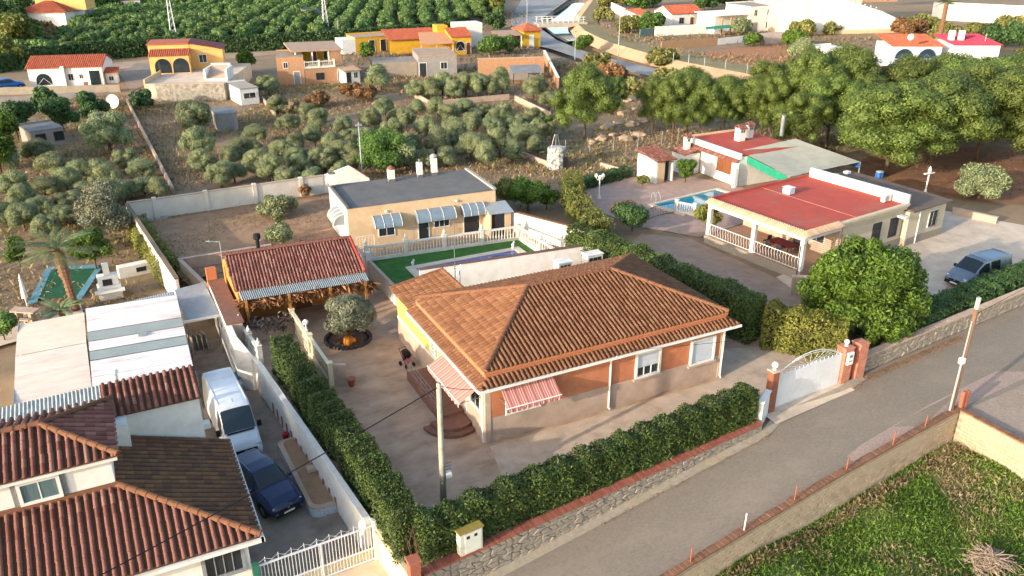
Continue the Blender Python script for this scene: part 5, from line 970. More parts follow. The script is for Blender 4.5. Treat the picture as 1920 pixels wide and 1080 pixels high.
MB(fg).add([(0, 0, -.2), (GLn, 0, -.2), (GLn, 0, .9), (GLn*.62, 0, 2.3), (0, 0, 1.5), (0, .2, -.2), (GLn, .2, -.2), (GLn, .2, .9), (GLn*.62, .2, 2.3), (0, .2, 1.5)], [(0, 1, 2, 3, 4), (9, 8, 7, 6, 5), (0, 5, 6, 1), (1, 6, 7, 2), (2, 7, 8, 3), (3, 8, 9, 4), (4, 9, 5, 0)]).build('wall_face', M['white'], t)
MB(fg).slab([(GLn*.6, -.08, 2.42), (GLn+.1, -.08, .98), (GLn+.1, .28, .98), (GLn*.6, .28, 2.42)], .06).build('coping', M['tile'], t)

# ================================================================ right neighbour: red flat-roofed house
rh = thing('red_roof_house', 'cream house with wide red flat roof and open corner porch', 'house', (47, 43, 0)); rf = Fr(41.85, 38.35, 0, 6.7)
# roof slab with parapet; porch to the left (u 0..5), closed rooms beyond
RW, RD, RZ = 11.8, 9.0, 3.35
rstone = mat('pebble_render', '#c6b59a', '#b5a488', rough=.95, scale=18, bump=1, bscale=25, stain='#a39276', sscale=1)
MB(rf).slab([(.15, .15, RZ), (RW, .15, RZ), (RW, RD, RZ), (.15, RD, RZ)], .25).build('roof', M['red'], rh)
wbox(rf, rh, 'rear_parapet', .1, RW+.2, RD, RD+.2, RZ-.2, RZ+.2, M['red']); wbox(rf, rh, 'right_parapet', RW-.05, RW+.2, .0, RD, RZ-.2, RZ+.75, M['white'])
wbox(rf, rh, 'front_beam', 4.0, RW, -.02, .2, RZ-.35, RZ+.02, rstone); wbox(rf, rh, 'porch_beam', .0, .28, .0, RD, RZ-.5, RZ-.02, M['white']); wbox(rf, rh, 'porch_beam', .28, 4.0, .0, .25, RZ-.5, RZ-.02, M['white'])
wbox(rf, rh, 'roof_seam', 6, 6.05, .2, RD, RZ+.002, RZ+.02, mat('pale_seam', '#b87a6c', '#a96d60', scale=4))
tl = mat('pale_tile', '#b9a083', '#a38a6e', rough=.9, scale=6, island=['#9a8168', '#c2aa8e'])
q = lambda u, v, w: rf.p(u, v, w)
tile_roof(rh, [q(-.35, RD, RZ-.05), q(-.35, -.35, RZ-.05), q(.18, .15, RZ+.16), q(.18, RD, RZ+.16)], (0, 1), tl, w=.2, rl=.6, h=.08, name='porch_tile_edge'); tile_roof(rh, [q(-.35, -.35, RZ-.05), q(3.8, -.35, RZ-.05), q(3.8, .15, RZ+.16), q(.18, .15, RZ+.16)], (0, 1), tl, w=.2, rl=.6, h=.08, name='porch_tile_edge')
wbox(rf, rh, 'roof_lip', 3.8, RW+.1, -.14, .16, RZ-.06, RZ+.12, rstone)
wbox(rf, rh, 'inner_wall', 4.2, 4.45, .25, RD, -.2, RZ-.25, mat('porch_wall', '#b5a08a', '#a58f78', scale=2)); wbox(rf, rh, 'front_wall', 4.45, RW, .2, .45, -.2, RZ-.3, rstone); wbox(rf, rh, 'rear_wall', 4.45, RW, RD-.25, RD, -.2, RZ-.25, rstone); wbox(rf, rh, 'right_wall', RW-.25, RW, .45, RD-.25, -.2, RZ-.25, rstone)
for v in (.0, 4.3, RD-.3):
    wbox(rf, rh, 'porch_column', .0, .3, v, v+.3, .6, RZ-.5, M['white'])
wbox(rf, rh, 'porch_floor', -.1, 4.2, -.1, RD, -.2, .58, mat('porch_floor', '#a58267', '#93725a', scale=2)); wbox(rf, rh, 'porch_plinth', -.16, -.102, -.16, RD, -.2, .56, M['stone'])
MB(rf).box(4.0, 4.19, 3, 3.9, .58, 2.6).build('door', M['wood'], rh)
for v in (1.2, 5.5): f_ = rf.sub(4.2, v+1.5, 0, -90); window(f_, rh, 0, 1.4, 1.3, 1.1, M['white'], grille=M['dark'])
wbox(rf, rh, 'plinth', 4.4, RW+.05, .14, .2, -.2, .6, M['stone'])
window(rf.sub(0, .2), rh, 8.2, 1.0, .85, 1.4, M['dark'], grille=M['dark']); window(rf.sub(0, .2), rh, 10.3, 1.0, .85, 1.4, M['dark'], grille=M['dark'])
# stone extension on the right end
wbox(rf, rh, 'end_block', RW+.2, 16.9, -.2, RD-.1, -.2, 2.75, rstone); MB(rf).slab([(RW+.2, -.5, 2.9), (17.2, -.5, 2.9), (17.2, RD, 3.05), (RW+.2, RD, 3.05)], .12).build('end_roof', mat('brown_slab', '#6b5b4e', '#5c4e43', scale=1.5), rh); wbox(rf, rh, 'end_plinth', RW+.2, 16.95, -.26, -.2, -.2, .6, M['stone'])
window(rf.sub(0, -.2), rh, 14.8, 1.05, 1.0, 1.25, M['white'], grille=M['dark']); MB(rf).tube([(13.3, -.28, 2.75), (13.3, -.28, .0)], .05, 6).build('downpipe', M['white'], rh); wbox(rf, rh, 'wall_bracket', 11.0, 11.5, -.5, .19, 2.45, 2.6, M['white'])
for x, lb in ((14.2, 'a'), (15.8, 'b')): MB(rf).bbox(x, x+.5, RD-.8, RD-.4, 3.05, 3.3, .03).build('roof_vent', M['white'], rh)
ac_unit(Fr(*rf.p(10.6, 1.2, RZ), 6.5), 'white air conditioner on the red flat roof by the parapet', 0, 0, 0)
t = thing('roof_water_box', 'white wrapped box standing in the middle of the red flat roof', 'box', rf.p(6.1, 6.4, RZ)); MB(rf).bbox(6.1, 6.7, 6.4, 7.1, RZ, RZ+.55, .08).build('casing', mat('wrapped_white', '#b9c0c8', '#9ea7b2', scale=9), t); MB(rf).bbox(6.06, 6.74, 6.36, 7.14, RZ+.551, RZ+.6, .02).build('lid', M['white'], t)
# porch railing, table with chairs, scrollwork gate
t = thing('porch_railing', 'white ornamental railing along the red-roofed porch', 'railing', rf.p(0, 0, .58))
rfl = rf.sub(.1, RD, .58, -90)
for k in range(34):
    u = .35+k*.26; MB(rfl).tube([(u, 0, 0), (u+.05, 0, .28), (u, 0, .45), (u-.05, 0, .62), (u, 0, .9)], .016, 4).build('bar', M['white'], t)
MB(rfl).box(.3, RD, -.02, .02, .9, .95).box(.3, RD, -.02, .02, .06, .1).build('rail', M['white'], t)
t = thing('porch_table', 'dark red porch table with patterned cloth', 'table', rf.p(2.0, 3.2, .58)); MB(rf).bbox(1.3, 2.6, 2.2, 4.2, 1.28, 1.36, .02).build('table_top', mat('dark_red_cloth', '#5d2326', '#4c1c1f', scale=7), t)
for u in (1.4, 2.45):
    for v in (2.3, 4.05): MB(rf).box(u, u+.06, v, v+.06, .58, 1.28).build('leg', M['dark'], t)
for k, (u, v, a) in enumerate(((.95, 2.6, 0), (.95, 3.6, 0), (2.9, 2.8, 180), (2.0, 4.7, 90))):
    f_ = rf.sub(u, v, .58, a); t = thing('porch_chair', ['metal porch chair nearest the street corner of the table', 'metal porch chair on the open side beside the middle column', 'metal porch chair between the table and the house wall', 'metal porch chair at the pool end of the table'][k], 'chair', f_.o, 'porch chairs')
    MB(f_).bbox(-.22, .22, -.22, .22, .42, .46, .01).build('seat', M['dark'], t); MB(f_).bbox(-.22, -.18, -.22, .22, .46, .95, .01).build('backrest', M['dark'], t)
    for x in (-.2, .17):
        for y in (-.2, .17): MB(f_).box(x, x+.03, y, y+.03, 0, .42).build('leg', M['dark'], t)
# wire mesh aviary over the stairs
t = thing('mesh_canopy', 'brown wire mesh canopy on posts beside the red-roofed porch', 'canopy', (43.2, 35.2, 0)); mo = [(41.2, 38.0, 2.75), (45.5, 38.4, 2.75), (45.0, 33.5, 2.2), (40.0, 33.4, 2.2)]
mm = MB()
for k in range(23):
    s = k/22; a = Vector(mo[0]).lerp(Vector(mo[1]), s); b_ = Vector(mo[3]).lerp(Vector(mo[2]), s); mm.tube([tuple(a), tuple(b_)], .012, 4); a = Vector(mo[0]).lerp(Vector(mo[3]), s); b_ = Vector(mo[1]).lerp(Vector(mo[2]), s); mm.tube([tuple(a), tuple(b_)], .012, 4)
mm.build('mesh', mat('rusty_mesh', '#7a6453', '#6a5546', scale=5), t)
for p_ in mo: MB().tube([(p_[0], p_[1], 0), p_], .04, 6).build('post', M['dark'], t)
plain_wall('stair_wall', 'rough stone wall beside the steps of the red-roofed house', (39.4, 36.6), (42.4, 34.5), 0, 1.3, .3, M['stone'], M['plinth'], .08)
t = thing('orange_board', 'tilted orange surfboard-shaped panel leaning by the steps', 'board', (39.0, 35.2, 0)); MB(Fr(39.0, 35.2, 0, 20)).slab([(0, 0, .0), (.35, 0, .0), (.75, .3, 1.3), (.6, .3, 1.4), (.35, .3, 1.2)], .04).build('panel', mat('orange_plastic', '#c9711f', '#b96519', rough=.5, scale=3), t)
plain_wall('yard_edge_wall', 'low pale stone wall end at the rear of the parking concrete', (63.79, 42.96, 0.2)[:2], (64.88, 39.66, 0.2)[:2], 0, .55, .3, M['plinth'], M['plinth'], .05)
# ================================================================ poolside
M['coping'] = mat('pool_coping', '#d3c2a8', '#c5b398', scale=2)
sheet('pool_terrace', [(36.2, 62.3), (45.0, 65.0), (51.2, 62.0), (53.2, 57.4), (52.0, 50.2), (41, 48.3), (38.2, 52.5)], M['pave'], z=.01)
sheet('side_path', [(33.6, 31.5), (40.8, 36.5), (40.2, 48.2), (37.4, 51), (33.0, 48)], mat('path_paving', '#9b8371', '#88715f', scale=1.2, stain='#75614f', sscale=.4), z=.006)
pl = [(42.02, 56.7, 0.06), (50.73, 57.81, 0.06), (51.07, 55.97, 0.06), (43.13, 52.91, 0.06)]
t = thing('swimming_pool', 'turquoise swimming pool with cream coping beside the red roofs', 'pool', pl[0])
cx_ = sum(p[0] for p in pl)/4; cy_ = sum(p[1] for p in pl)/4; inn = [(cx_+(p[0]-cx_)*.9, cy_+(p[1]-cy_)*.82, .1) for p in pl]
for i in range(4): a, b_, c_, d_ = pl[i], pl[(i+1) % 4], inn[(i+1) % 4], inn[i]; MB().slab([(a[0], a[1], .12), (b_[0], b_[1], .12), (c_[0], c_[1], .12), (d_[0], d_[1], .12)], .15).build('coping', M['coping'], t)
MB().poly([(p[0], p[1], .05) for p in inn]).build('water', M['pool'], t)
lx, ly, _ = (42.99, 57.09, 0); t = thing('pool_ladder', 'chrome pool ladder at the left end of the turquoise pool', 'ladder', (lx, ly, .1))
for d in (0, .5): MB().tube([(lx+d, ly+.4, .1), (lx+d, ly+.4, .75), (lx+d, ly+.1, .9), (lx+d, ly-.25, .6), (lx+d, ly-.3, -.1)], .025, 6).build('handrail', M['galv'], t)
for z in (.15, .35): MB().tube([(lx, ly-.28, z), (lx+.5, ly-.28, z)], .02, 5).build('rung', M['galv'], t)
balustrade('pool_balustrade', 'low white balustrade between the pool and the red-roofed porch', (43.15, 54.05, 0)[:2], (43.92, 52.55, 0)[:2], 0, 1.0, posts=2, fin=False)
t = thing('pool_fence', 'dark metal railing curving beside the pool shrubs', 'fence', (39.64, 53.64, 0)); fp = [(38.98, 53.08, 0), (40.56, 53.79, 0), (42.07, 53.96, 0), (43.06, 53.93, 0)]
for i in range(3):
    for k in range(8): s = k/8; x = fp[i][0]+(fp[i+1][0]-fp[i][0])*s; y = fp[i][1]+(fp[i+1][1]-fp[i][1])*s; MB().tube([(x, y, 0), (x, y, .95)], .015, 4).build('bar', M['dark'], t)
MB().tube([(p[0], p[1], .95) for p in fp], .02, 5).tube([(p[0], p[1], .1) for p in fp], .02, 5).build('rail', M['dark'], t)
lx, ly, _ = (39.29, 60.34, 0); t = thing('street_lamp', 'white three-globe garden lamp post on the pool terrace', 'lamp', (lx, ly, 0))
MB().lathe(lx, ly, [(.2, 0), (.1, .3), (.06, .5), (.05, 1.75), (.07, 1.8)], 10).build('post', M['white'], t)
for k in range(3): a = k*2.1; ex_, ey = lx+.35*math.cos(a), ly+.35*math.sin(a); MB().tube([(lx, ly, 1.75), (lx+.2*math.cos(a), ly+.2*math.sin(a), 1.7), (ex_, ey, 1.85)], .02, 5).build('arm', M['white'], t); MB().lathe(ex_, ey, [(.05, 1.85), (.16, 2.0), (.15, 2.15), (.04, 2.28)], 10).build('globe', M['white'], t, smooth=True)
lx, ly, _ = (67.28, 48.36, 0); t = thing('garden_fountain_lamp', 'white stone lamp column with a cross tray under the pines', 'lamp', (lx, ly, 0)); MB().lathe(lx, ly, [(.16, 0), (.07, .3), (.07, 1.7), (.1, 1.75)], 8).build('post', M['white'], t); MB().box(lx-.6, lx+.6, ly-.12, ly+.12, 1.75, 1.85).build('arm', M['white'], t); MB().lathe(lx, ly, [(.12, 1.85), (.16, 2.05), (.1, 2.3), (.02, 2.45)], 8).build('globe', M['white'], t)
# outhouse
ox, oy, _ = (46.54, 61.68, 0); t = thing('pool_hut', 'small white pool hut with red tile lean-to roof', 'hut', (ox, oy, 0)); f_ = Fr(46.5, 61.7, 0, 2)
wbox(f_, t, 'left_wall', 0, .15, 0, 3.0, -.2, 2.3, M['white']); wbox(f_, t, 'front_wall', .15, 1.0, 0, .15, -.2, 2.15, M['cream']); wbox(f_, t, 'right_wall', 1.9, 2.05, 0, 3.0, -.2, 2.2, M['white']); wbox(f_, t, 'rear_wall', .15, 1.9, 2.85, 3.0, -.2, 2.3, M['white']); wbox(f_, t, 'opening', 1.0, 1.9, .6, .66, -.1, 2.1, M['dark'])
tile_roof(t, [f_.p(-.2, -.25, 2.2), f_.p(2.25, -.25, 2.2), f_.p(2.25, 3.2, 2.75), f_.p(-.2, 3.2, 2.75)], (0, 1), M['redtile'], w=.22, rl=.4, h=.08, name='roof')
# second red-roofed house with chimneys and shade canopy
h2 = thing('annex_house', 'white house with small red flat roof and tile edging behind the pool', 'house', (54, 60, 0)); f2 = Fr(53.1, 57.6, 0, 0); 
wbox(f2, h2, 'front_wall', 0, 8, .0, .2, -.2, 2.9, M['white']); wbox(f2, h2, 'left_wall', -.2, .0, .0, 7.6, -.2, 3.0, M['white']); MB(f2).slab([(-.2, 0, 3.02), (7, 0, 3.02), (7, 7.7, 3.02), (-.2, 7.7, 3.02)], .2).build('roof', M['red'], h2)
wbox(f2, h2, 'left_parapet', -.35, -.05, -.1, 7.8, 2.6, 3.15, M['white']); wbox(f2, h2, 'rear_parapet', -.2, 7, 7.7, 7.9, 2.6, 3.2, M['cream']); wbox(f2, h2, 'rear_wall', -.2, 7, 7.5, 7.7, -.2, 2.8, M['white'])
tile_roof(h2, [f2.p(-.75, 7.8, 2.35), f2.p(-.75, -.1, 2.35), f2.p(-.35, -.1, 2.6), f2.p(-.35, 7.8, 2.6)], (0, 1), M['redtile'], w=.22, rl=.45, h=.08, name='tile_edge')
wf = Fr(52.9, 65.2, 0, -90); window(wf, h2, 4.6, .9, 1.9, 1.35, M['wood'], M['wood'], bars=3, proud=.06); MB(wf).bbox(5.4, 5.55, -.15, 0, 2.4, 2.55, .02).build('wall_lamp', M['dark'], h2); MB(wf).bbox(7.0, 7.2, -.2, 0, 2.35, 2.5, .02).build('wall_lamp', M['dark'], h2)
wbox(f2, h2, 'side_lean_to', -2.2, -.4, 5.5, 7.6, -.2, 2.0, M['white']); tile_roof(h2, [f2.p(-2.4, 7.7, 2.0), f2.p(-2.4, 5.3, 2.0), f2.p(-.4, 5.3, 2.4), f2.p(-.4, 7.7, 2.4)], (0, 1), M['redtile'], w=.22, rl=.4, h=.08, name='lean_to_roof')
for u, v, w_, z in ((3.1, 4.0, .75, 3.02), (4.8, 4.6, .6, 3.02), (-1.6, 6.2, .5, 2.2)):
    c = MB(f2).bbox(u, u+w_, v, v+w_, z, z+1.25, .02).build('chimney', M['white'], h2)
    for a, b_ in ((.2, -.01), (.55, -.01)): wbox(f2, c, 'vent_opening', u+w_*a, u+w_*(a+.25), v-.008, v+.01, z+.85, z+1.1, M['dark'])
    tile_roof(c, [f2.p(u-.1, v-.12, z+1.25), f2.p(u+w_+.1, v-.12, z+1.25), f2.p(u+w_+.1, v+w_/2, z+1.6), f2.p(u-.1, v+w_/2, z+1.6)], (0, 1), M['redtile'], w=.2, rl=.4, h=.06, name='cap'); tile_roof(c, [f2.p(u+w_+.1, v+w_+.12, z+1.25), f2.p(u-.1, v+w_+.12, z+1.25), f2.p(u-.1, v+w_/2, z+1.6), f2.p(u+w_+.1, v+w_/2, z+1.6)], (0, 1), M['redtile'], w=.2, rl=.4, h=.06, name='cap')
MB(f2).cyl(9.0, 4.4, 2.9, 4.9, .22, seg=10).cyl(9.0, 4.4, 4.9, 5.0, .28, seg=10).build('flue', M['metal'], h2)
t = thing('shade_canopy', 'large pale shade canopy with green net sides beside the annex house', 'canopy', (58, 55, 0)); cz = [(53.9, 58.9, 3.0), (61.2, 59.2, 3.3), (62.7, 52.3, 2.45), (53.4, 51.7, 2.45)]
vs = []; nn = 10
for i in range(nn+1):
    for j in range(nn+1):
        a = Vector(cz[0]).lerp(Vector(cz[1]), i/nn); b_ = Vector(cz[3]).lerp(Vector(cz[2]), i/nn); p_ = a.lerp(b_, j/nn); vs.append((p_.x, p_.y, p_.z-.12*math.sin(math.pi*j/nn)*math.sin(math.pi*i/nn)+.015*math.sin(i*2.1)))
MB().add(vs, [(i*(nn+1)+j, (i+1)*(nn+1)+j, (i+1)*(nn+1)+j+1, i*(nn+1)+j+1) for i in range(nn) for j in range(nn)]).build('canopy_sheet', mat('shade_cloth', '#a9a592', '#9b9784', rough=.9, scale=1, stain='#8b8776', sscale=.4), t, smooth=True)
grn = mat('green_net', '#1f7f63', '#1a7057', rough=.8, scale=2)
MB().add([(53.35, 51.75, 2.4), (53.85, 58.85, 2.95), (53.8, 57.6, 2.1), (53.4, 52.6, 1.7)], [(0, 1, 2, 3)]).build('green_side', grn, t); MB().add([(53.7, 57.6, 2.6), (53.7, 58.8, 2.9), (53.7, 58.8, .1), (53.7, 57.8, .1)], [(0, 1, 2, 3)]).build('green_side', grn, t); MB().add([(53.3, 51.7, 2.4), (55.6, 51.8, 2.42), (55.5, 51.8, 1.5), (53.3, 51.7, 1.5)], [(0, 1, 2, 3)]).build('green_side', grn, t)
MB().add([(62.6, 52.25, 2.4), (61.2, 59.1, 3.2), (61.2, 59.1, 2.6), (62.6, 52.25, 1.9)], [(0, 1, 2, 3)]).build('blue_side', mat('blue_net', '#23578c', '#1f4d7d', scale=2), t)
for p_ in cz: MB().tube([(p_[0], p_[1], 0), p_], .05, 6).build('post', M['galv'], t)
for k, (px_, py_) in enumerate(((1398, 345), (1372, 350))):
    x, y, _ = (54.16, 57.83, 0) if k == 0 else (52.36, 57.39, 0); t = thing('finial_pier', ['white pier with round finial beside the green net', 'white pier with small flame finial at the pool corner'][k], 'pier', (x, y, 0)); MB().bbox(x-.15, x+.15, y-.15, y+.15, 0, 1.9, .02).build('shaft', M['white'], t); MB().lathe(x, y, [(.08, 1.9), (.16, 2.05), (.1, 2.25), (.02, 2.4)], 8).build('finial', M['white'], t, smooth=True)
x, y, _ = (67.25, 53.62, 0); t = thing('blue_barrel', 'blue plastic barrel under the pines beside the trunk', 'barrel', (x, y, 0)); MB().lathe(x, y, [(.35, 0), (.4, .2), (.4, .5), (.35, .6), (.1, .62)], 12).build('body', mat('blue_plastic', '#3a6db0', '#335f9c', rough=.4, scale=2), t); MB().lathe(x, y, [(.36, .6), (.36, .64), (.1, .66)], 12).build('lid', M['white'], t)
x, y, _ = (70.2, 46.52, 0); t = thing('wheelbarrow', 'yellow wheelbarrow leaning on the olive trunk under the pines', 'wheelbarrow', (x, y, 0)); f_ = Fr(x, y, 0, 40); MB(f_).add([(-.4, -.1, .2), (.4, -.1, .2), (.55, .15, 1.2), (-.55, .15, 1.2), (-.3, -.35, .3), (.3, -.35, .3), (.4, -.2, 1.0), (-.4, -.2, 1.0)], [(4, 5, 6, 7), (0, 1, 5, 4), (1, 2, 6, 5), (3, 0, 4, 7), (2, 3, 7, 6)]).build('tray', mat('yellow_steel', '#c9a514', '#b8950f', rough=.5, scale=3), t); MB(f_).tube([(-.3, .1, 0), (-.3, .25, 1.5)], .025, 5).tube([(.3, .1, 0), (.3, .25, 1.5)], .025, 5).build('handle', M['metal'], t)
for d in (0,): MB(f_).lathe(0, .05, [(.02, 0), (.2, .02), (.2, .12), (.02, .14)], 12).build('wheel', M['black'], t)

# ================================================================ houses further off
M['peach'] = mat('peach_wall', '#d9a866', '#cc9a59', scale=1); M['yellow'] = mat('yellow_wall', '#c99a2e', '#bb8c26', scale=1.2); M['tan'] = mat('tan_brick', '#a9805f', '#997253', scale=3, bump=.3); M['greywall'] = mat('grey_render', '#8e8780', '#807973', scale=1.5); M['ftile'] = mat('far_tile', '#a9563b', '#964a33', rough=.9, scale=2, island=['#8f4630', '#b3674a'], stain='#8b6a4f', sscale=.4)
def bhouse(name, label, a, b, depth, h, wm, roof='flat', rm=None, ops=(), cat='house', rise=1.0, group=None, over=.25, z=None, sm=None):
    """box house on the ground line a-b (front wall); roof: flat, gable (ridge along the front), shed, hip"""
    z = a[2] if z is None else z; f = fline(a, b, z); L = dist(a, b); t = thing(name, label, cat, (a[0], a[1], z), group); rm = rm or M['ftile']; sm = sm or wm
    wbox(f, t, 'front_wall', 0, L, 0, .2, -.3, h, wm); wbox(f, t, 'left_wall', 0, .2, .2, depth, -.3, h, sm); wbox(f, t, 'right_wall', L-.2, L, .2, depth, -.3, h, sm); wbox(f, t, 'rear_wall', .2, L-.2, depth-.2, depth, -.3, h, wm)
    o = over; q = lambda u, v, w: f.p(u, v, w); tr = lambda cs, nm: tile_roof(t, cs, (0, 1), rm, w=.3, rl=.6, h=.08, name=nm)
    if roof == 'flat': MB(f).slab([(-.05, -.05, h+.08), (L+.05, -.05, h+.08), (L+.05, depth+.05, h+.08), (-.05, depth+.05, h+.08)], .1).build('roof', rm, t); wbox(f, t, 'parapet', -.06, L+.06, depth-.1, depth+.06, h+.082, h+.3, wm)
    elif roof == 'shed': tr([q(-o, -o, h), q(L+o, -o, h), q(L+o, depth+o, h+rise), q(-o, depth+o, h+rise)], 'roof')
    elif roof == 'gable':
        m_ = depth/2; tr([q(-o, -o, h), q(L+o, -o, h), q(L+o, m_, h+rise), q(-o, m_, h+rise)], 'front_roof'); tr([q(L+o, depth+o, h), q(-o, depth+o, h), q(-o, m_, h+rise), q(L+o, m_, h+rise)], 'rear_roof')
        for u in (0, L-.2): MB(f).add([(u, 0, h), (u, depth, h), (u, m_, h+rise-.08), (u+.2, 0, h), (u+.2, depth, h), (u+.2, m_, h+rise-.08)], [(0, 1, 2), (5, 4, 3), (0, 3, 4, 1), (1, 4, 5, 2), (2, 5, 3, 0)]).build('gable', sm, t)
    elif roof == 'hip':
        k = min(L, depth)*.48; m_ = depth/2; A_, B_, C2, D2 = q(-o, -o, h), q(L+o, -o, h), q(L+o, depth+o, h), q(-o, depth+o, h); r_, s_ = (q(L/2, m_, h+rise),)*2 if L <= depth else (q(k, m_, h+rise), q(L-k, m_, h+rise))
        if L <= depth: tr([A_, B_, r_], 'front_roof'); tr([B_, C2, r_], 'right_roof'); tr([C2, D2, r_], 'rear_roof'); tr([D2, A_, r_], 'left_roof')
        else: tr([A_, B_, s_, r_], 'front_roof'); tr([B_, C2, s_], 'right_roof'); tr([C2, D2, r_, s_], 'rear_roof'); tr([D2, A_, r_], 'left_roof')
    for op in ops:
        if op[0] == 'w': window(f, t, op[1]*L, op[2], op[3], op[4], op[5] if len(op) > 5 else M['white'], proud=.05, bars=1)
        elif op[0] == 'd': door(f, t, op[1]*L, op[2], op[3], op[4] if len(op) > 4 else M['white'], op[5] if len(op) > 5 else M['wood'])
        elif op[0] == 'arch': arch_win(f, t, op[1]*L, op[2], op[3], op[4], op[5] if len(op) > 5 else M['white'])
    return t, f, L
def arch_win(f, t, u, w, wd, h, m, gm=None):
    K = 12; r = wd/2; P_ = [(u, w), (u+wd, w), (u+wd, w+h-r)]+[(u+r+r*math.cos(a), w+h-r+r*math.sin(a)) for a in np.linspace(0, math.pi, K)]+[(u, w+h-r)]
    n = len(P_); c = (u+r, w+h*.45); vs = [(x, -.02, z) for x, z in P_]+[(x, .05, z) for x, z in P_]; g = MB(f).add(vs, [tuple(range(n))]+[(i, (i+1) % n, n+(i+1) % n, n+i) for i in range(n)]).build('arched_opening', gm or M['glass'], t)
    A_ = [(c[0]+(x-c[0])*1.1, -.05, c[1]+(z-c[1])*1.08) for x, z in P_]; B_ = [(x, -.05, z) for x, z in P_]
    MB(f).add(A_+B_, [(i, (i+1) % n, n+(i+1) % n, n+i) for i in range(n)]).build('frame', m, g); m.name == 'peach_wall' or MB(f).tube([(u+.1, -.03, w), (u+r, -.03, w+h*.6), (u+wd-.1, -.03, w)], .04, 4).build('mullion', m, g)
D_ = M['dark']
# white house far left
t, f, L = bhouse('white_cottage', 'white cottage with red tile roof at the left edge before the orchard', (-7.84, 145.34, 0), (2.17, 142.76, 0), 7.5, 2.7, M['white'], 'gable', M['ftile'], [('arch', .09, .2, 2.2, 1.7), ('w', .53, .8, .7, .9), ('w', .68, 1.0, .5, .6), ('d', .82, 1.5, 2.1, M['white'], M['glass'])], rise=1.3)
wbox(f, t, 'pillar', L*.45, L*.45+.5, -.5, 0, -.2, 2.9, M['white']); MB(f).bbox(L*.74, L*.74+.5, -1.0, -.5, 0, .55, .05).build('flower_pot', M['brick'], t)
bhouse('barbecue_hut', 'tiny white hut with tile roof beside the white cottage', (2.51, 143.6, 0), (4.15, 143.29, 0), 1.6, 1.6, M['white'], 'shed', M['ftile'], [('w', .3, .4, .6, .6)], 'hut', .5)
plain_wall('roadside_wall', 'long low grey wall in front of the white cottage', (-13.04, 140.97, 0)[:2], (3.97, 135.1, 0)[:2], 0, 1.0, .3, mat('dusty_wall', '#8d8272', '#7c7264', scale=.8), None); plain_wall('roadside_wall', 'lower grey terrace wall above the dark grove', (-12.6, 133.17, 0)[:2], (0.6, 132.33, 0)[:2], -.2, 1.0, .3, M['greywall'], None)
# peach house on its stone terrace
tz = Zt = 2.3
p0, p1 = (8.14, 125.13, 0), (16.72, 121.63, 0); tf = fline(p0, p1); TL_ = dist(p0, p1)
t = thing('stone_terrace', 'tall pale rubble retaining wall carrying the peach house', 'retaining wall', p0); rub = mat('rubble_face', '#a39a89', '#6f675b', rough=.95, scale=2.2, detail=3, bump=1, bscale=4, stain='#b3aa98', sscale=1.2)
wbox(tf, t, 'rubble_face', 0, TL_, 0, .6, -.3, Zt, rub); wbox(tf, t, 'fill', -1.5, TL_, .6, 18, -.3, Zt-.02, M['conc']); wbox(tf, t, 'coping', 0, TL_, -.04, .5, Zt+.002, Zt+.08, M['plinth']); wbox(tf, t, 'left_parapet', -1.7, -1.5, .6, 8, -.3, Zt+.6, M['cream'])
f_ = tf.sub(TL_*.66, 2.2, Zt); MB(f_).box(0, 3.2, 0, .25, 0, .3).box(0, .25, 0, 3.8, 0, 1.6).box(2.95, 3.2, 0, 3.8, 0, 1.6).box(.25, 2.95, 3.5, 3.8, 0, 1.9).build('ramp_wall', M['white'], t); MB(f_).slab([(.25, .25, .3), (2.95, .25, .3), (2.95, 3.5, 1.7), (.25, 3.5, 1.7)], .2).build('ramp', M['plinth'], t)
pa_ = (8.51, 134.36, 2.3); pb2 = (13.88, 133.21, 2.3)
t, f, L = bhouse('peach_house', 'peach house with two arches on the stone terrace', pa_, pb2, 2.6, 2.5, M['peach'], 'shed', M['ftile'], [('arch', .12, .05, 2.3, 2.1, M['peach']), ('arch', .57, .05, 2.3, 2.1, M['peach'])], rise=.6, over=.1)
wbox(f, t, 'upper_wall', -.3, L, 2.75, 8, -.3, 3.75, M['peach']); wbox(f, t, 'side_wing', L+.002, L+4.6, 2.9, 8, -.3, 2.9, M['peach'])
MB(f).add([(L, 2.8, 2.9), (L+4.6, 2.8, 2.9), (L, 2.8, 3.8), (L, 8, 2.9), (L+4.6, 8, 2.9), (L, 8, 3.8)], [(0, 1, 2), (5, 4, 3), (0, 3, 4, 1), (1, 4, 5, 2)]).build('sloping_gable', M['peach'], t)
MB(f).slab([(L-.1, 2.5, 3.95), (L+4.9, 2.5, 2.95), (L+4.9, 8.3, 2.95), (L-.1, 8.3, 3.95)], .12).build('side_roof', mat('dark_red_roof', '#6e3026', '#5f2a22', scale=3), t); MB(f).slab([(-.5, 2.6, 3.85), (L, 2.6, 3.85), (L, 8.2, 3.9), (-.5, 8.2, 3.9)], .1).build('main_roof', M['ftile'], t); window(f.sub(0, 2.9), t, L+1.2, 1.0, 1.0, 1.1, M['white'])
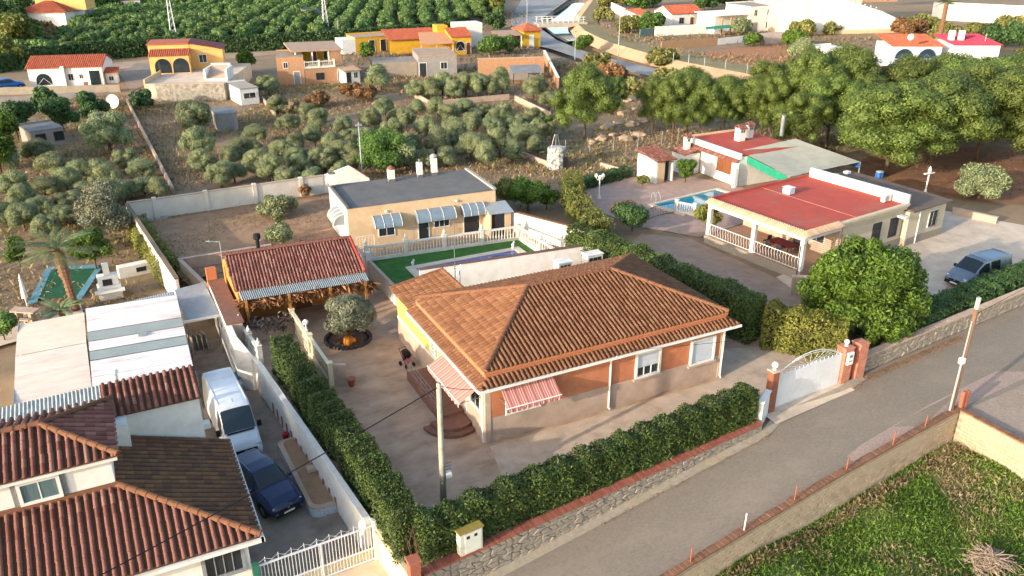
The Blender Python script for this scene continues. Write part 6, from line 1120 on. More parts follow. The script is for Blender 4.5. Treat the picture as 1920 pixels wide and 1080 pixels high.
# little sheds
t, f, L = bhouse('white_shed', 'small white shed with long dark window below the stone terrace', (18.05, 117.29, 0), (20.54, 117.64, 0), 5.5, 2.1, M['white'], 'flat', mat('dusty_roof', '#9d9484', '#8d8474', scale=1), [('w', .18, .8, 1.6, .7, M['white'])], 'shed')
bhouse('grey_shed', 'grey block shed with metal door among the middle olive trees', (12.7, 102.63, 0), (15.11, 102.64, 0), 3.5, 2.0, M['greywall'], 'flat', mat('lead_roof', '#7d7d7b', '#6f6f6d', scale=1), [('d', .45, .8, 1.7, M['greywall'], M['metal'])], 'shed')
bhouse('grey_shed', 'dim grey shed with two barred windows in the left grove', (-6.7, 103.53, -0.2), (-3.47, 104.55, -0.2), 4, 2.0, M['greywall'], 'flat', MAT['lead_roof'], [('w', .15, .7, .9, .9, D_), ('w', .7, .7, .9, .9, D_)], 'shed')
# tan block building
t, f, L = bhouse('tan_building', 'tan two-storey block with small window and white side', (25.73, 129.36, 0), (29.56, 128.42, 0), 6, 4.2, M['tan'], 'flat', mat('tan_roof', '#94836f', '#857561', scale=1), [('w', .25, 2.6, .6, .8), ('d', .6, .9, 2.0, M['white'], M['metal'])], 'building', sm=M['white'])
t2, f, L = bhouse('porch_house', 'yellow porch house above a balustrade behind the tan block', (29.63, 128.39, 0), (35.66, 127.89, 0), 9, 2.3, M['tan'], 'flat', MAT['tan_roof'], [('w', .28, .7, 1.1, .9, D_), ('d', .82, .8, 1.9, M['white'], D_)])
wbox(f, t2, 'upper_wall', -1.0, L, 4.5, 9, 2.3, 4.7, M['yellow']); MB(f).slab([(-1.6, 1.5, 4.9), (L+.3, 1.5, 4.75), (L+.3, 9.2, 5.1), (-1.6, 9.2, 5.2)], .18).build('upper_roof', mat('sandy_roof', '#a58a72', '#967b64', scale=1), t2)
for u in (-1.0, 1.5, 4.0, 5.6): MB(f).box(u, u+.2, 1.7, 1.9, 2.3, 4.7).build('porch_column', M['white'], t2)
wbox(f, t2, 'porch_block', L-1.6, L, 1.7, 4.5, 2.3, 4.7, M['tan']); door(f.sub(0, 4.5, 2.3), t2, 1.8, .9, 2.0, M['white'], M['wood']); window(f.sub(0, 4.5, 2.3), t2, 3.8, .7, 1.1, 1.2, M['white'])
xa, ya, za = f.p(0, .2, 2.4); xb, yb_, zb_ = f.p(L*.75, .2, 2.4); balustrade('roof_balustrade', 'white balustrade on the flat roof before the yellow porch', (xa, ya), (xb, yb_), 2.4, 1.0, posts=3, fin=False, step=.3)
bhouse('white_lean_to', 'white lean-to with dark doors beside the porch house', (35.01, 125.67, 0), (37.45, 125.95, 0), 4, 2.0, M['white'], 'shed', MAT['sandy_roof'], [('d', .1, .8, 1.8, M['white'], D_), ('w', .6, .9, .6, .8)], 'shed', .4)
t, f, L = bhouse('yellow_cottage', 'low yellow cottage with two white-framed doors near the orchard fence', (46.15, 156.56, 0), (53.24, 156.89, 0), 5, 2.8, M['yellow'], 'flat', MAT['sandy_roof'], [('d', .38, 1.1, 2.2, M['white'], D_), ('d', .7, 1.1, 2.2, M['white'], D_)]); wbox(f, t, 'white_end', -2.6, -.01, 0, 4, -.2, 2.6, M['white'])
# yellow villa group
t, f, L = bhouse('yellow_villa', 'yellow villa with tiled porch and arched window above a stone wall', (61.53, 146.53, 0), (65.28, 146.14, 0), 8, 3.2, M['yellow'], 'gable', M['ftile'], [('arch', .2, .7, 1.7, 1.7), ('d', .75, .8, 2.1, M['white'], M['wood'])], rise=1.2)
MB(f).slab([(-6.5, -1.5, 2.4), (0, -1.5, 2.4), (0, 5, 3.7), (-5.0, 5, 3.7)], .15).build('porch_roof', mat('pale_roof', '#c08d66', '#b07f5a', scale=2), t); wbox(f, t, 'porch_wall', -4.5, -.01, 3, 3.2, -.2, 3.2, M['yellow'])
for u in (-6.2, -3.4, -.3): MB(f).box(u, u+.25, -1.3, -1.05, -.2, 2.3).build('porch_column', M['peach'], t)
tile_roof(t, [f.p(-11, 4.5, 2.6), f.p(-1, 4.5, 2.6), f.p(-1, 10, 3.9), f.p(-11, 10, 3.9)], (0, 1), M['ftile'], w=.32, rl=.6, h=.08, name='west_roof'); wbox(f, t, 'west_wall', -10.5, -1.2, 5.0, 5.2, -.2, 2.6, M['yellow']); wbox(f, t, 'tower', -1.5, .6, 4.5, 7.5, -.2, 4.8, M['yellow']); wbox(f, t, 'white_block', 3.5, 8.8, 8.2, 12, -.2, 4.6, M['white'])
bhouse('yellow_pavilion', 'small yellow pavilion with hipped red roof beside the far road', (78.35, 149.94, 0), (82, 149.8, 0), 5, 3.0, M['yellow'], 'hip', M['ftile'], [('d', .35, .9, 2.2, M['white'], M['white'])], rise=1.2, over=.4)
t = thing('terrace_pergola', 'grey roofed carport between the yellow villa and the pavilion', 'carport', (73.08, 149.28, 0)); a, b = (72.34, 149.66, 0), (77.47, 148.71, 0); f = fline(a, b); L = dist(a, b); MB(f).slab([(0, 0, 2.5), (L, 0, 2.5), (L, 5, 2.9), (0, 5, 2.9)], .12).build('roof', MAT['sandy_roof'], t)
for u in (.1, L/2, L-.3): MB(f).box(u, u+.18, .1, .28, -.2, 2.4).build('post', M['white'], t)
wbox(f, t, 'back_wall', 0, L, 4.6, 4.8, -.2, 2.4, M['tan'])
t, f, L = bhouse('grey_building', 'plain grey rendered building with white shutter above the olive row', (47.4, 126.76, 0), (53.39, 125.39, 0), 7, 3.3, M['greywall'], 'flat', MAT['sandy_roof'], [('w', .58, 1.2, 1.0, 1.0, M['white']), ('d', .02, 1.1, 2.2, M['white'], D_)], 'building')
wbox(f, t, 'side_yard_roof', -7.0, -.1, 1, 7, -.2, 2.3, mat('dull_roof', '#8f8273', '#7f7365', scale=.8))
plain_wall('stone_yard_wall', 'high tan stone wall below the yellow villa', (56.47, 123.84, 0)[:2], (66.91, 120.84, 0)[:2], 0, 2.6, .4, M['tan'], M['plinth'], .1); plain_wall('stone_yard_wall', 'stepped tan wall closing the yard beside the far road', (62.57, 108.32, 0)[:2], (74.18, 133.65, 0)[:2], 0, 1.6, .3, M['tan'], M['white'], .1)
t = thing('shed_roof', 'grey sheet-roofed animal shed at the end of the olive row', 'shed', (58.51, 115.83, 0)); a, b = (58.04, 114.54, 0), (62.71, 113.19, 0); f = fline(a, b); L = dist(a, b); MB(f).slab([(0, 0, 1.7), (L, 0, 1.7), (L, 3.6, 2.3), (0, 3.6, 2.3)], .08).build('roof', MAT['lead_roof'], t); wbox(f, t, 'rear_wall', 0, L, 3.3, 3.5, -.2, 2.1, M['greywall'])
for u in (.05, L/2, L-.2): MB(f).box(u, u+.12, .1, .22, -.2, 1.62).build('post', M['dark'], t)
sheet('tan_yard', [(56.89, 124.75, 0)[:2], (67.26, 121.83, 0)[:2], (62.21, 108.98, 0)[:2], (55.07, 120.18, 0)[:2]], mat('yard_dirt', '#a3805f', '#936f50', scale=.8), z=.02)
# garden boundary walls in the groves
for k, (a, b, h, lb) in enumerate((((5.26, 79.32, 0), (4.39, 126.2, 0), .55, 'thin whitewashed wall between the left grove and the middle grove'), ((20.72, 108.07, 0), (21.38, 119.28, 0), .5, 'short white wall piece beside the small white shed'), ((41.07, 113.64, 0), (40.51, 104.76, 0), .7, 'white wall stepping down beside the row of olives'), ((40.51, 104.76, 0), (52.35, 104.47, 0), .7, 'pale wall in front of the dense olive row'), ((52.34, 102.8, 0), (51.37, 91.19, 0), .8, 'pale wall running down to the big pine'), ((39.55, 77.29, 0), (40.46, 70.32, 0), .5, 'low pale wall towards the round well tower'), ((40.48, 78.58, 0), (43.41, 76.34, 0), .4, 'low pale wall behind the round well tower'), ((45.09, 69.32, 0), (46.17, 64.89, 0), .4, 'low pale wall beside the pool hut'), ((22.23, 98.42, 0), (22.74, 91.5, 0), .25, 'thin pale kerb between middle olive trees'))):
    plain_wall('grove_wall', lb, a[:2], b[:2], 0, h, .22, M['plinth'], None)
wx, wy, _ = (40.9, 70.98, 0); t = thing('well_tower', 'round white and grey stone well tower in the dry field', 'tower', (wx, wy, 0)); MB().lathe(wx, wy, [(1.0, -.2), (.95, 1.2), (.9, 2.1), (.55, 2.15)], 14).build('drum', mat('patchy_stone', '#c9c4b9', '#5f5a52', scale=3.5, detail=1, bump=.6), t); MB().box(wx+.2, wx+.75, wy-1.0, wy-.6, 0, 1.2).build('opening', M['dark'], t)
for dx in (-.5, 0, .5): MB().tube([(wx+dx, wy+.2, 2.1), (wx+dx*.3, wy+.2, 3.4)], .03, 4).build('rod', M['metal'], t)
bx, by, _ = (123.42, 153.96, 0)
# far left villa
t, f, L = bhouse('far_villa', 'distant villa with stacked red hipped roofs beyond the orchard trees', (-11.2, 224.15, 0), (-1.9, 220.56, 0), 12, 4.0, M['white'], 'hip', M['ftile'], rise=2.4, over=.6); wbox(f, t, 'upper_wall', 2, 13, 5.0, 11, 4.0, 8.0, M['peach']); MB(f).slab([(1.4, 4.4, 8.0), (13.6, 4.4, 8.0), (13.6, 12, 9.2), (1.4, 12, 9.2)], .3).build('upper_roof', M['ftile'], t)
bhouse('far_shed', 'distant grey shed right of the far villa', (0.55, 232.29, 0), (4.63, 235.31, 0), 8, 3, M['greywall'], 'flat', MAT['lead_roof'], cat='shed'); bhouse('far_shed', 'long low white shed at the top edge of the orchard', (10.75, 257.98, 0), (16.67, 258.18, 0), 6, 3, M['white'], 'flat', M['ftile'], cat='shed')
bhouse('orchard_hut', 'small dark hut among the orchard rows', (51.19, 209.22, 0), (54, 210.37, 0), 4, 3, M['greywall'], 'flat', D_, cat='hut')
# right hand hamlet
t, f, L = bhouse('hill_house', 'white house with bright red roof and green awning at the top right', (123.82, 162.78, 0), (132.3, 162.06, 0), 8, 3.0, M['white'], 'gable', M['ftile'], [('w', .25, .9, 1.2, 1.2, M['greywall']), ('d', .6, 1.0, 2.1, M['white'], M['wood'])], rise=1.6); MB(f).slab([(L*.55, -2.5, 2.4), (L+3.0, -2.5, 2.4), (L+3, .0, 2.9), (L*.55, -.05, 2.9)], .1).build('awning', MAT['shade_cloth'], t); MB(f).add([(L*.8, -2.5, 2.3), (L+3, -2.5, 2.3), (L+3, -2.5, .4), (L*.8, -2.5, .4)], [(0, 1, 2, 3)]).build('green_screen', grn, t)
bhouse('low_white_house', 'low white house with small red roof left of the bright red roof', (115.14, 160.33, 0), (119.14, 160.54, 0), 8, 2.8, M['white'], 'shed', M['ftile'], rise=1.2); t, f, L = bhouse('two_storey_house', 'white two-storey flat house with several small windows', (133.02, 146.97, 0), (141.39, 147.08, 0), 8, 5.6, M['white'], 'flat', M['greywall'], [('w', .15, 3.6, .9, 1.2), ('w', .6, 3.6, .9, 1.2), ('w', .85, 4.0, .5, .6), ('w', .6, .8, .9, 1.4), ('d', .1, 1.8, 2.2, M['white'], M['metal'])])
wbox(f, t, 'left_wing', -8, -.01, 2, 8, -.2, 4.0, M['white']); MB(f).slab([(-9, 0, 4.1), (0, 0, 4.1), (0, 8, 4.3), (-9, 8, 4.3)], .15).build('wing_roof', M['white'], t)
for u in (-7.5, -5, -2.5): MB(f).box(u, u+.3, .2, .5, -.2, 4.0).build('pillar', M['tan'], t)
for k, (a, b, h, m_, lb) in enumerate((((133.05, 202.66, 0), (119.83, 169.57, 0), 2.2, M['white'], 'white garden wall descending at the canal side of the hamlet'), ((111.3, 151.73, 0), (125.39, 150.82, 0), 2.0, M['white'], 'white yard wall below the bright red roof'), ((100.92, 135.22, 0), (114.61, 135.06, 0), 1.4, mat('reed_fence', '#9a7a5c', '#86684c', scale=6, stretch=(3, 3, .2)), 'brown reed fence before the white yard'), ((114.61, 135.06, 0), (126.28, 136.4, 0), 1.2, M['white'], 'short white wall right of the reed fence'), ((107.39, 151.71, 0), (113.42, 152.69, 0), 1.6, mat('green_metal', '#5d7069', '#53655e', scale=3), 'grey green metal fence panel near the canal berm'))):
    plain_wall('hamlet_wall', lb, a[:2], b[:2], 0, h, .25, m_, None)
MB().add([(119.68, 144.92, 1.6), (127.56, 141.48, 2.2), (130.15, 144.81, 2.4), (121.93, 148.28, 1.8)], [(0, 1, 2, 3)]).solo('green_tarp', grn, 'green shade net stretched beside the two-storey house', 'net', (133.11, 154.62, 0))
t = thing('white_ramp_wall', 'huge bright white retaining wall tapering down to the right', 'retaining wall', (139.16, 143.86, 0)); a, b = (136.71, 140.93, 0), (166.84, 132.03, 0); f = fline(a, b); L = dist(a, b)
MB(f).add([(0, 0, -.3), (L, 0, -.3), (L, 0, 1.5), (L*.75, 0, 4.6), (L*.45, 0, 7.2), (0, 0, 7.6), (0, .6, -.3), (L, .6, -.3), (L, .6, 1.5), (L*.75, .6, 4.6), (L*.45, .6, 7.2), (0, .6, 7.6)], [(0, 1, 2, 3, 4, 5), (11, 10, 9, 8, 7, 6), (0, 6, 7, 1), (1, 7, 8, 2), (2, 8, 9, 3), (3, 9, 10, 4), (4, 10, 11, 5), (5, 11, 6, 0)]).build('wall_face', M['white'], t); wbox(f, t, 'fill', 0, L*.6, .62, 14, -.3, 7.0, M['conc'])
for k in range(8): wbox(f, t, 'pier', L*.06+k*L*.11, L*.06+k*L*.11+.5, -.12, -.002, -.3, (6.9, 6.8, 6.7, 6.6, 5.6, 4.7, 3.6, 2.2)[k], M['white'])
wbox(f, t, 'base_band', 0, L, -.2, -.13, -.3, .8, M['cream'])
for k in range(9): wbox(f, t, 'railing_post', L*.35+k*1.4, L*.35+k*1.4+.2, .2, .4, 7.0 if k < 3 else 7.2-(k-2)*.33, 8.1-(k*.33), M['white'])
plain_wall('white_street_wall', 'long bright white wall at the top right corner', (193.66, 147.85, 0)[:2], (206.04, 126.03, 0)[:2], 0, 4.2, .4, M['white'], None)
xa, ya, _ = f.p(6, 8, 0); bhouse('cream_villa', 'cream villa cut by the top edge above the white retaining wall', (*f.p(10, 9, 7)[:2], 7.0), (*f.p(22, 9, 7)[:2], 7.0), 8, 5, M['peach'], 'hip', M['ftile'], [('w', .2, .8, 1.1, 1.6), ('d', .45, 1.1, 2.2), ('w', .75, .8, 1.1, 1.6)], rise=2.5); bhouse('brick_villa', 'brown brick villa beside the cream villa at the top edge', (*f.p(23, 9, 6)[:2], 6.0), (*f.p(33, 9, 6)[:2], 6.0), 8, 5, M['tan'], 'hip', M['ftile'], [('w', .3, .8, 1.1, 1.6), ('d', .7, 1.1, 2.2)], rise=2.5)
plain_wall('yellow_parapet', 'pale yellow wall above the road at the top right', (209.57, 177.89, 0)[:2], (231.62, 174.22, 0)[:2], 2.5, 3.0, .3, mat('pale_yellow', '#d9cf96', '#cec38a', scale=1), None)
t, f, L = bhouse('blue_arch_house', 'white house with blue barred arches and red roof behind the pines', (124.64, 101.45, 0), (132.23, 97.61, 0), 7, 3.2, M['white'], 'shed', M['ftile'], [('arch', .08, .5, 3.0, 2.2, mat('blue_bars', '#3f7fb5', '#376fa0', scale=3)), ('arch', .55, .5, 3.0, 2.2, MAT['blue_bars'])], rise=1.1); wbox(f, t, 'front_terrace', -9, L, -5.5, -.5, -.3, 1.2, M['white']); wbox(f, t, 'pink_awning', -6, 6, -8.5, -5.6, .6, .75, mat('pink_cloth2', '#c4636f', '#b55863', scale=2)); wbox(f, t, 'lower_wall', -6, 6, -8.3, -8.1, -.3, .6, M['white'])
t, f, L = bhouse('magenta_roof_house', 'white house with magenta flat roof and two white chimneys behind the pines', (134.05, 96.69, 0), (141.15, 93.1, 0), 8, 3.4, M['white'], 'shed', mat('magenta_roof', '#a83a4c', '#983344', scale=1), rise=.8)
for u in (.5, 2.2): MB(f).bbox(u, u+.8, 3, 3.8, 3.6, 5.4, .03).build('chimney', M['white'], t)
bhouse('parked_trailer_hut', 'small white kiosk with open glazed front behind the pines', (116.25, 108.31, 0), (120.12, 107.69, 0), 4, 2.4, M['white'], 'flat', M['white'], [('w', .2, .8, 1.6, 1.2)], 'kiosk'); t = thing('tunnel_shelter', 'cream half-barrel shelter beside the dry garden', 'shelter', (124.35, 131.9, 0)); a, b = (123.16, 130.75, 0), (129.67, 131.01, 0); f = fline(a, b); L = dist(a, b); vs = []
for u in (0, L*.5, L):
    for k in range(9): an = math.pi*k/8; vs.append((u, 2.2-2.2*math.cos(an), 2.0*math.sin(an)))
MB(f).add(vs, [(9*i+k, 9*i+9+k, 9*i+10+k, 9*i+k+1) for i in range(2) for k in range(8)]).build('shell', M['plinth'], t, smooth=True); wbox(f, t, 'end_frame', L-.1, L, .3, 4.1, 0, .3, M['white'])
# bridge over the canal
a, b = (98, 179.44, 0.6), (108.32, 178, 0.6); f = fline(a, b); L = dist(a, b); t = thing('canal_bridge', 'small pale concrete bridge with white railings over the canal', 'bridge', a); MB(f).box(-1, L+1, -2, 2.2, -.2, .7).build('deck', mat('bridge_concrete', '#b5a592', '#a79783', scale=1), t)
for v in (-1.9, 2.1):
    for k in range(9): MB(f).box(L*k/8-.05, L*k/8+.05, v-.05, v+.05, .7, 1.9).build('post', M['white'], t)
    MB(f).tube([(-.5, v, 1.9), (L+.5, v, 1.9)], .06, 5).tube([(-.5, v, 1.35), (L+.5, v, 1.35)], .05, 5).build('rail', M['white'], t)
# masts and poles
def mast(a, h, label, name='utility_pole', r=.12, m=None, arm=None, lattice=False):
    t = thing(name, label, 'pole', a); x, y, z = a
    if lattice:
        b = MB()
        for dx, dy in ((-.6, -.6), (.6, -.6), (.6, .6), (-.6, .6)): b.tube([(x+dx, y+dy, z), (x+dx*.25, y+dy*.25, z+h)], .06, 4)
        for k in range(9):
            s = 1-.75*k/9; s2 = 1-.75*(k+1)/9; b.tube([(x-.6*s, y-.6*s, z+h*k/9), (x+.6*s2, y-.6*s2, z+h*(k+1)/9)], .035, 4).tube([(x+.6*s, y-.6*s, z+h*k/9), (x-.6*s2, y-.6*s2, z+h*(k+1)/9)], .035, 4)
        b.build('lattice', M['galv'], t); MB().box(x-1.4, x+1.4, y-.08, y+.08, z+h-1, z+h-.85).build('crossarm', M['galv'], t)
    else: MB().lathe(x, y, [(r, z-.2), (r*.6, z+h)], 8).build('shaft', m or M['galv'], t); MB().bbox(x-(arm or .3), x+(arm or .3), y-.06, y+.06, z+h-.35, z+h-.2, .02).build('crossarm', m or M['galv'], t)
mast((16.72, 181.08, 0), 11, 'lattice pylon at the orchard edge behind the peach house', 'lattice_mast', lattice=True); mast((48.32, 185.57, 0), 9, 'lattice pylon pair in the orchard behind the tan block', 'lattice_mast', lattice=True)
for a, h, lb in (((89.15, 169.12, 0), 9, 'pale lamp post beside the far road'), ((81.88, 121.76, 0), 9, 'brown pole standing on the sandy canal bank'), ((79.62, 132.3, 0), 5, 'thin lamp post at the far road bend'), ((47.44, 172.54, 0), 4.5, 'small lamp post behind the yellow cottage'), ((136.25, 147.48, 0), 5, 'thin pole beside the white retaining wall'), ((22.11, 76.01, 0), 5.5, 'thin pole behind the flat-roofed house chimney'), ((140.81, 95.9, 0), 5, 'thin pole right of the magenta roof')): mast(a, h, lb, 'lamp_post', .09)
for a, lb in (((-7.27, 174.79, 0), 'a'),): pass
dish(*(2.45, 121.26, 1.2), .85, 245, 12, 'large white satellite dish at the top of the left grove', pole=1.4); dish(*(126.02, 99.32, 4.8), .5, 200, 25, 'white satellite dish on the blue arch house', pole=1.0)
# blue car by the cottage
cs2 = [tuple([s[0]*.95]+list(s[1:])) for s in car_st]; vehicle('blue_car', 'bright blue car parked at the left edge beside the white cottage', 'car', (*(-10.62, 144.34, 0)[:2], .02), 20, mat('bright_blue', '#1f5f9c', '#1b5389', rough=.3, scale=1), cs2, [(-1.25, .9), (1.3, .9)], .33, [('windscreen', M['cglass'], .2, .88, 7.4, 10, 'top'), ('side_window', M['cglass'], -1.4, .45, 5.2, 6.8, 'both')], [('bumper', M['black'], (1.98, 2.12, -.6, .6, .3, .46)), ('headlight', M['lamp'], (1.9, 2.0, .46, .7, .66, .78)), ('headlight', M['lamp'], (1.9, 2.0, -.7, -.46, .66, .78))])
for k, px_ in enumerate((1396, 1404, 1411)):
    x, y, _ = ((120.58, 133.81, 0), (121.9, 134.03, 0), (123.13, 134.31, 0))[k]; t = thing('blue_drum', ['leftmost blue drum on the red field', 'middle blue drum on the red field', 'rightmost blue drum on the red field'][k], 'drum', (x, y, 0), 'blue drums on the red field'); MB().lathe(x, y, [(.5, 0), (.53, .5), (.5, 1.1), (.2, 1.12)], 10).build('body', MAT['blue_plastic'], t); MB().lathe(x, y, [(.45, 1.1), (.45, 1.18), (.1, 1.2)], 10).build('lid', MAT['blue_plastic'], t)

# ================================================================ vegetation
LM = dict(
 olive=leafmat('olive_leaf', ['#596241', '#7b8259', '#969b70', '#69714b'], .2, .015),
 oliveyard=leafmat('yard_olive_leaf', ['#54563f', '#7a7b62', '#666851', '#918f76'], .18),
 pine=leafmat('pine_needle', ['#3d4a22', '#59692f', '#73803c', '#495727'], .25, .012),
 bright=leafmat('bright_leaf', ['#364b1c', '#506823', '#677f2f', '#43591f'], .3),
 hedge=leafmat('hedge_leaf', ['#2c3c1b', '#455826', '#5f6d33', '#354720'], .2),
 hedgey=leafmat('ochre_hedge_leaf', ['#4f5322', '#6e6f2d', '#838038', '#4a5521'], .25),
 citrus=leafmat('citrus_leaf', ['#435a2a', '#5d743a', '#74894b', '#4c6330'], .22, .012),
 ivy=leafmat('ivy_leaf', ['#354a29', '#4a6435', '#3c552d'], .2),
 creeper=leafmat('creeper_leaf', ['#6b7434', '#8a8a44', '#5a6a2c', '#7d6a3c'], .25),
 pepper=leafmat('pepper_leaf', ['#45602a', '#5f7d38', '#738f45'], .28),
 dryg=leafmat('dry_grass', ['#8a7252', '#a08862', '#6f6446', '#937555'], .3),
 weed=leafmat('weed_leaf', ['#5f6a38', '#77783f', '#8b7c48'], .25),
 grass=leafmat('lot_grass', ['#557326', '#6f8c32', '#466522', '#849645'], .3),
 straw=leafmat('straw', ['#8a7a58', '#a08e6a', '#746545'], .3),
 palm=leafmat('palm_leaf', ['#5f7548', '#7c9060', '#4d6339'], .25),
 brown=leafmat('autumn_leaf', ['#7a5a3c', '#946c44', '#6a5538'], .25))
def ico(c, r, rz, k=1):
    me = bpy.data.meshes.new('tmp'); import bmesh; b = bmesh.new(); bmesh.ops.create_icosphere(b, subdivisions=k, radius=1)
    V = np.array([v.co[:] for v in b.verts]); Fc = [[v.index for v in f.verts] for f in b.faces]; b.free(); bpy.data.meshes.remove(me)
    return V*np.array([r[0], r[1], rz])+np.array(c), Fc
def crown_mesh(name, lobes, per_m2, size, aspect, m, rng, thick=.35, rnd=.7, core=.0, up=0.):
    C, N = lobes_cloud(lobes, per_m2, rng, thick, rnd); V, Q = leafV(C, N, size, aspect, rng, up)
    if core:
        for (x, y, z, a, b, c) in lobes:
            v, f = ico((x, y, z), (a*core, b*core), c*core); k = len(V); V = np.concatenate([V, v]); Q = np.concatenate([Q, np.array([[i+k for i in q]+[q[2]+k] for q in f])])
    tri = Q[:, 2] == Q[:, 3]
    if not tri.any(): return npmesh(name, V, Q, m)
    me = bpy.data.meshes.new(name); me.from_pydata(V.tolist(), [], [q[:3] if t else q for q, t in zip(Q.tolist(), tri)]); me.materials.append(m); me.update(); return me
def blob_lobes(rng, R_, rz, cz, n, r0, r1, flat=.85, inner=.72):
    """lobes scattered over an ellipsoid of radius R_, height rz"""
    out = [(0, 0, cz, R_*.62, R_*.62, rz*.62)]
    d = unit(rng.normal(size=(n, 3))); d[:, 2] = np.where(d[:, 2] < -.55, -d[:, 2], d[:, 2])
    for k in range(n):
        r = rng.uniform(r0, r1); q = inner*rng.uniform(.86, 1.08); out.append((d[k, 0]*R_*q, d[k, 1]*R_*q, cz+d[k, 2]*rz*q, r, r, r*flat))
    return out
def trunk_mb(h, r, limbs, rng, spread=.5, lean=0.):
    b = MB(); b.tube([(0, 0, -.2), (lean*.3, .02, h*.5), (lean, 0, h)], r, 8, r2=r*.7)
    for k in range(limbs):
        a = 2*math.pi*k/limbs+rng.uniform(-.4, .4); s = spread*rng.uniform(.7, 1.2); b.tube([(lean*.8, 0, h*.85), (lean+math.cos(a)*s*.5, math.sin(a)*s*.5, h*1.15), (lean+math.cos(a)*s, math.sin(a)*s, h*1.5)], r*.5, 6, r2=r*.18)
    return b
def proto(name, cat, crown_me, tb, bark=None):
    t = bpy.data.objects.new(name, None); t['category'] = cat; c = bpy.data.objects.new('crown', crown_me); c.parent = t; k = bpy.data.objects.new('trunk', tb.mesh('trunk', bark or M['bark'], smooth=True)); k.parent = t
    return t
def plant(pr, x, y, z, s, label, group=None, sz=None, rot=None):
    t = pr.copy(); COL.objects.link(t); t['label'] = label; t.location = (x, y, z); t.scale = (s, s, sz or s); t.rotation_euler = (0, 0, random.uniform(0, 6.28) if rot is None else rot)
    if group: t['group'] = group
    for ch in pr.children: c = ch.copy(); COL.objects.link(c); c.parent = t
    return t
rg = np.random.default_rng(11)
OL = [proto('olive_tree', 'tree', crown_mesh('crown', blob_lobes(rg, 1.15, .95, 1.12, 18, .34, .56), 400, .058, .36, LM['olive'], rg, thick=.5, core=.5, up=.8), trunk_mb(.7, .1, 4, rg, .5)) for _ in range(4)]
PI = [proto('pine_tree', 'tree', crown_mesh('crown', blob_lobes(rg, 1.02, .98, 1.08, 60, .17, .34, .85, .85), 900, .027, .42, LM['pine'], rg, thick=.5, core=.55, up=.6), trunk_mb(.7, .045, 6, rg, .5)) for _ in range(4)]
CI = [proto('citrus_tree', 'tree', crown_mesh('crown', blob_lobes(rg, 1.0, .85, 1.0, 9, .35, .5), 90, .12, .5, LM['citrus'], rg, core=.6), trunk_mb(.5, .08, 3, rg, .4)) for _ in range(3)]
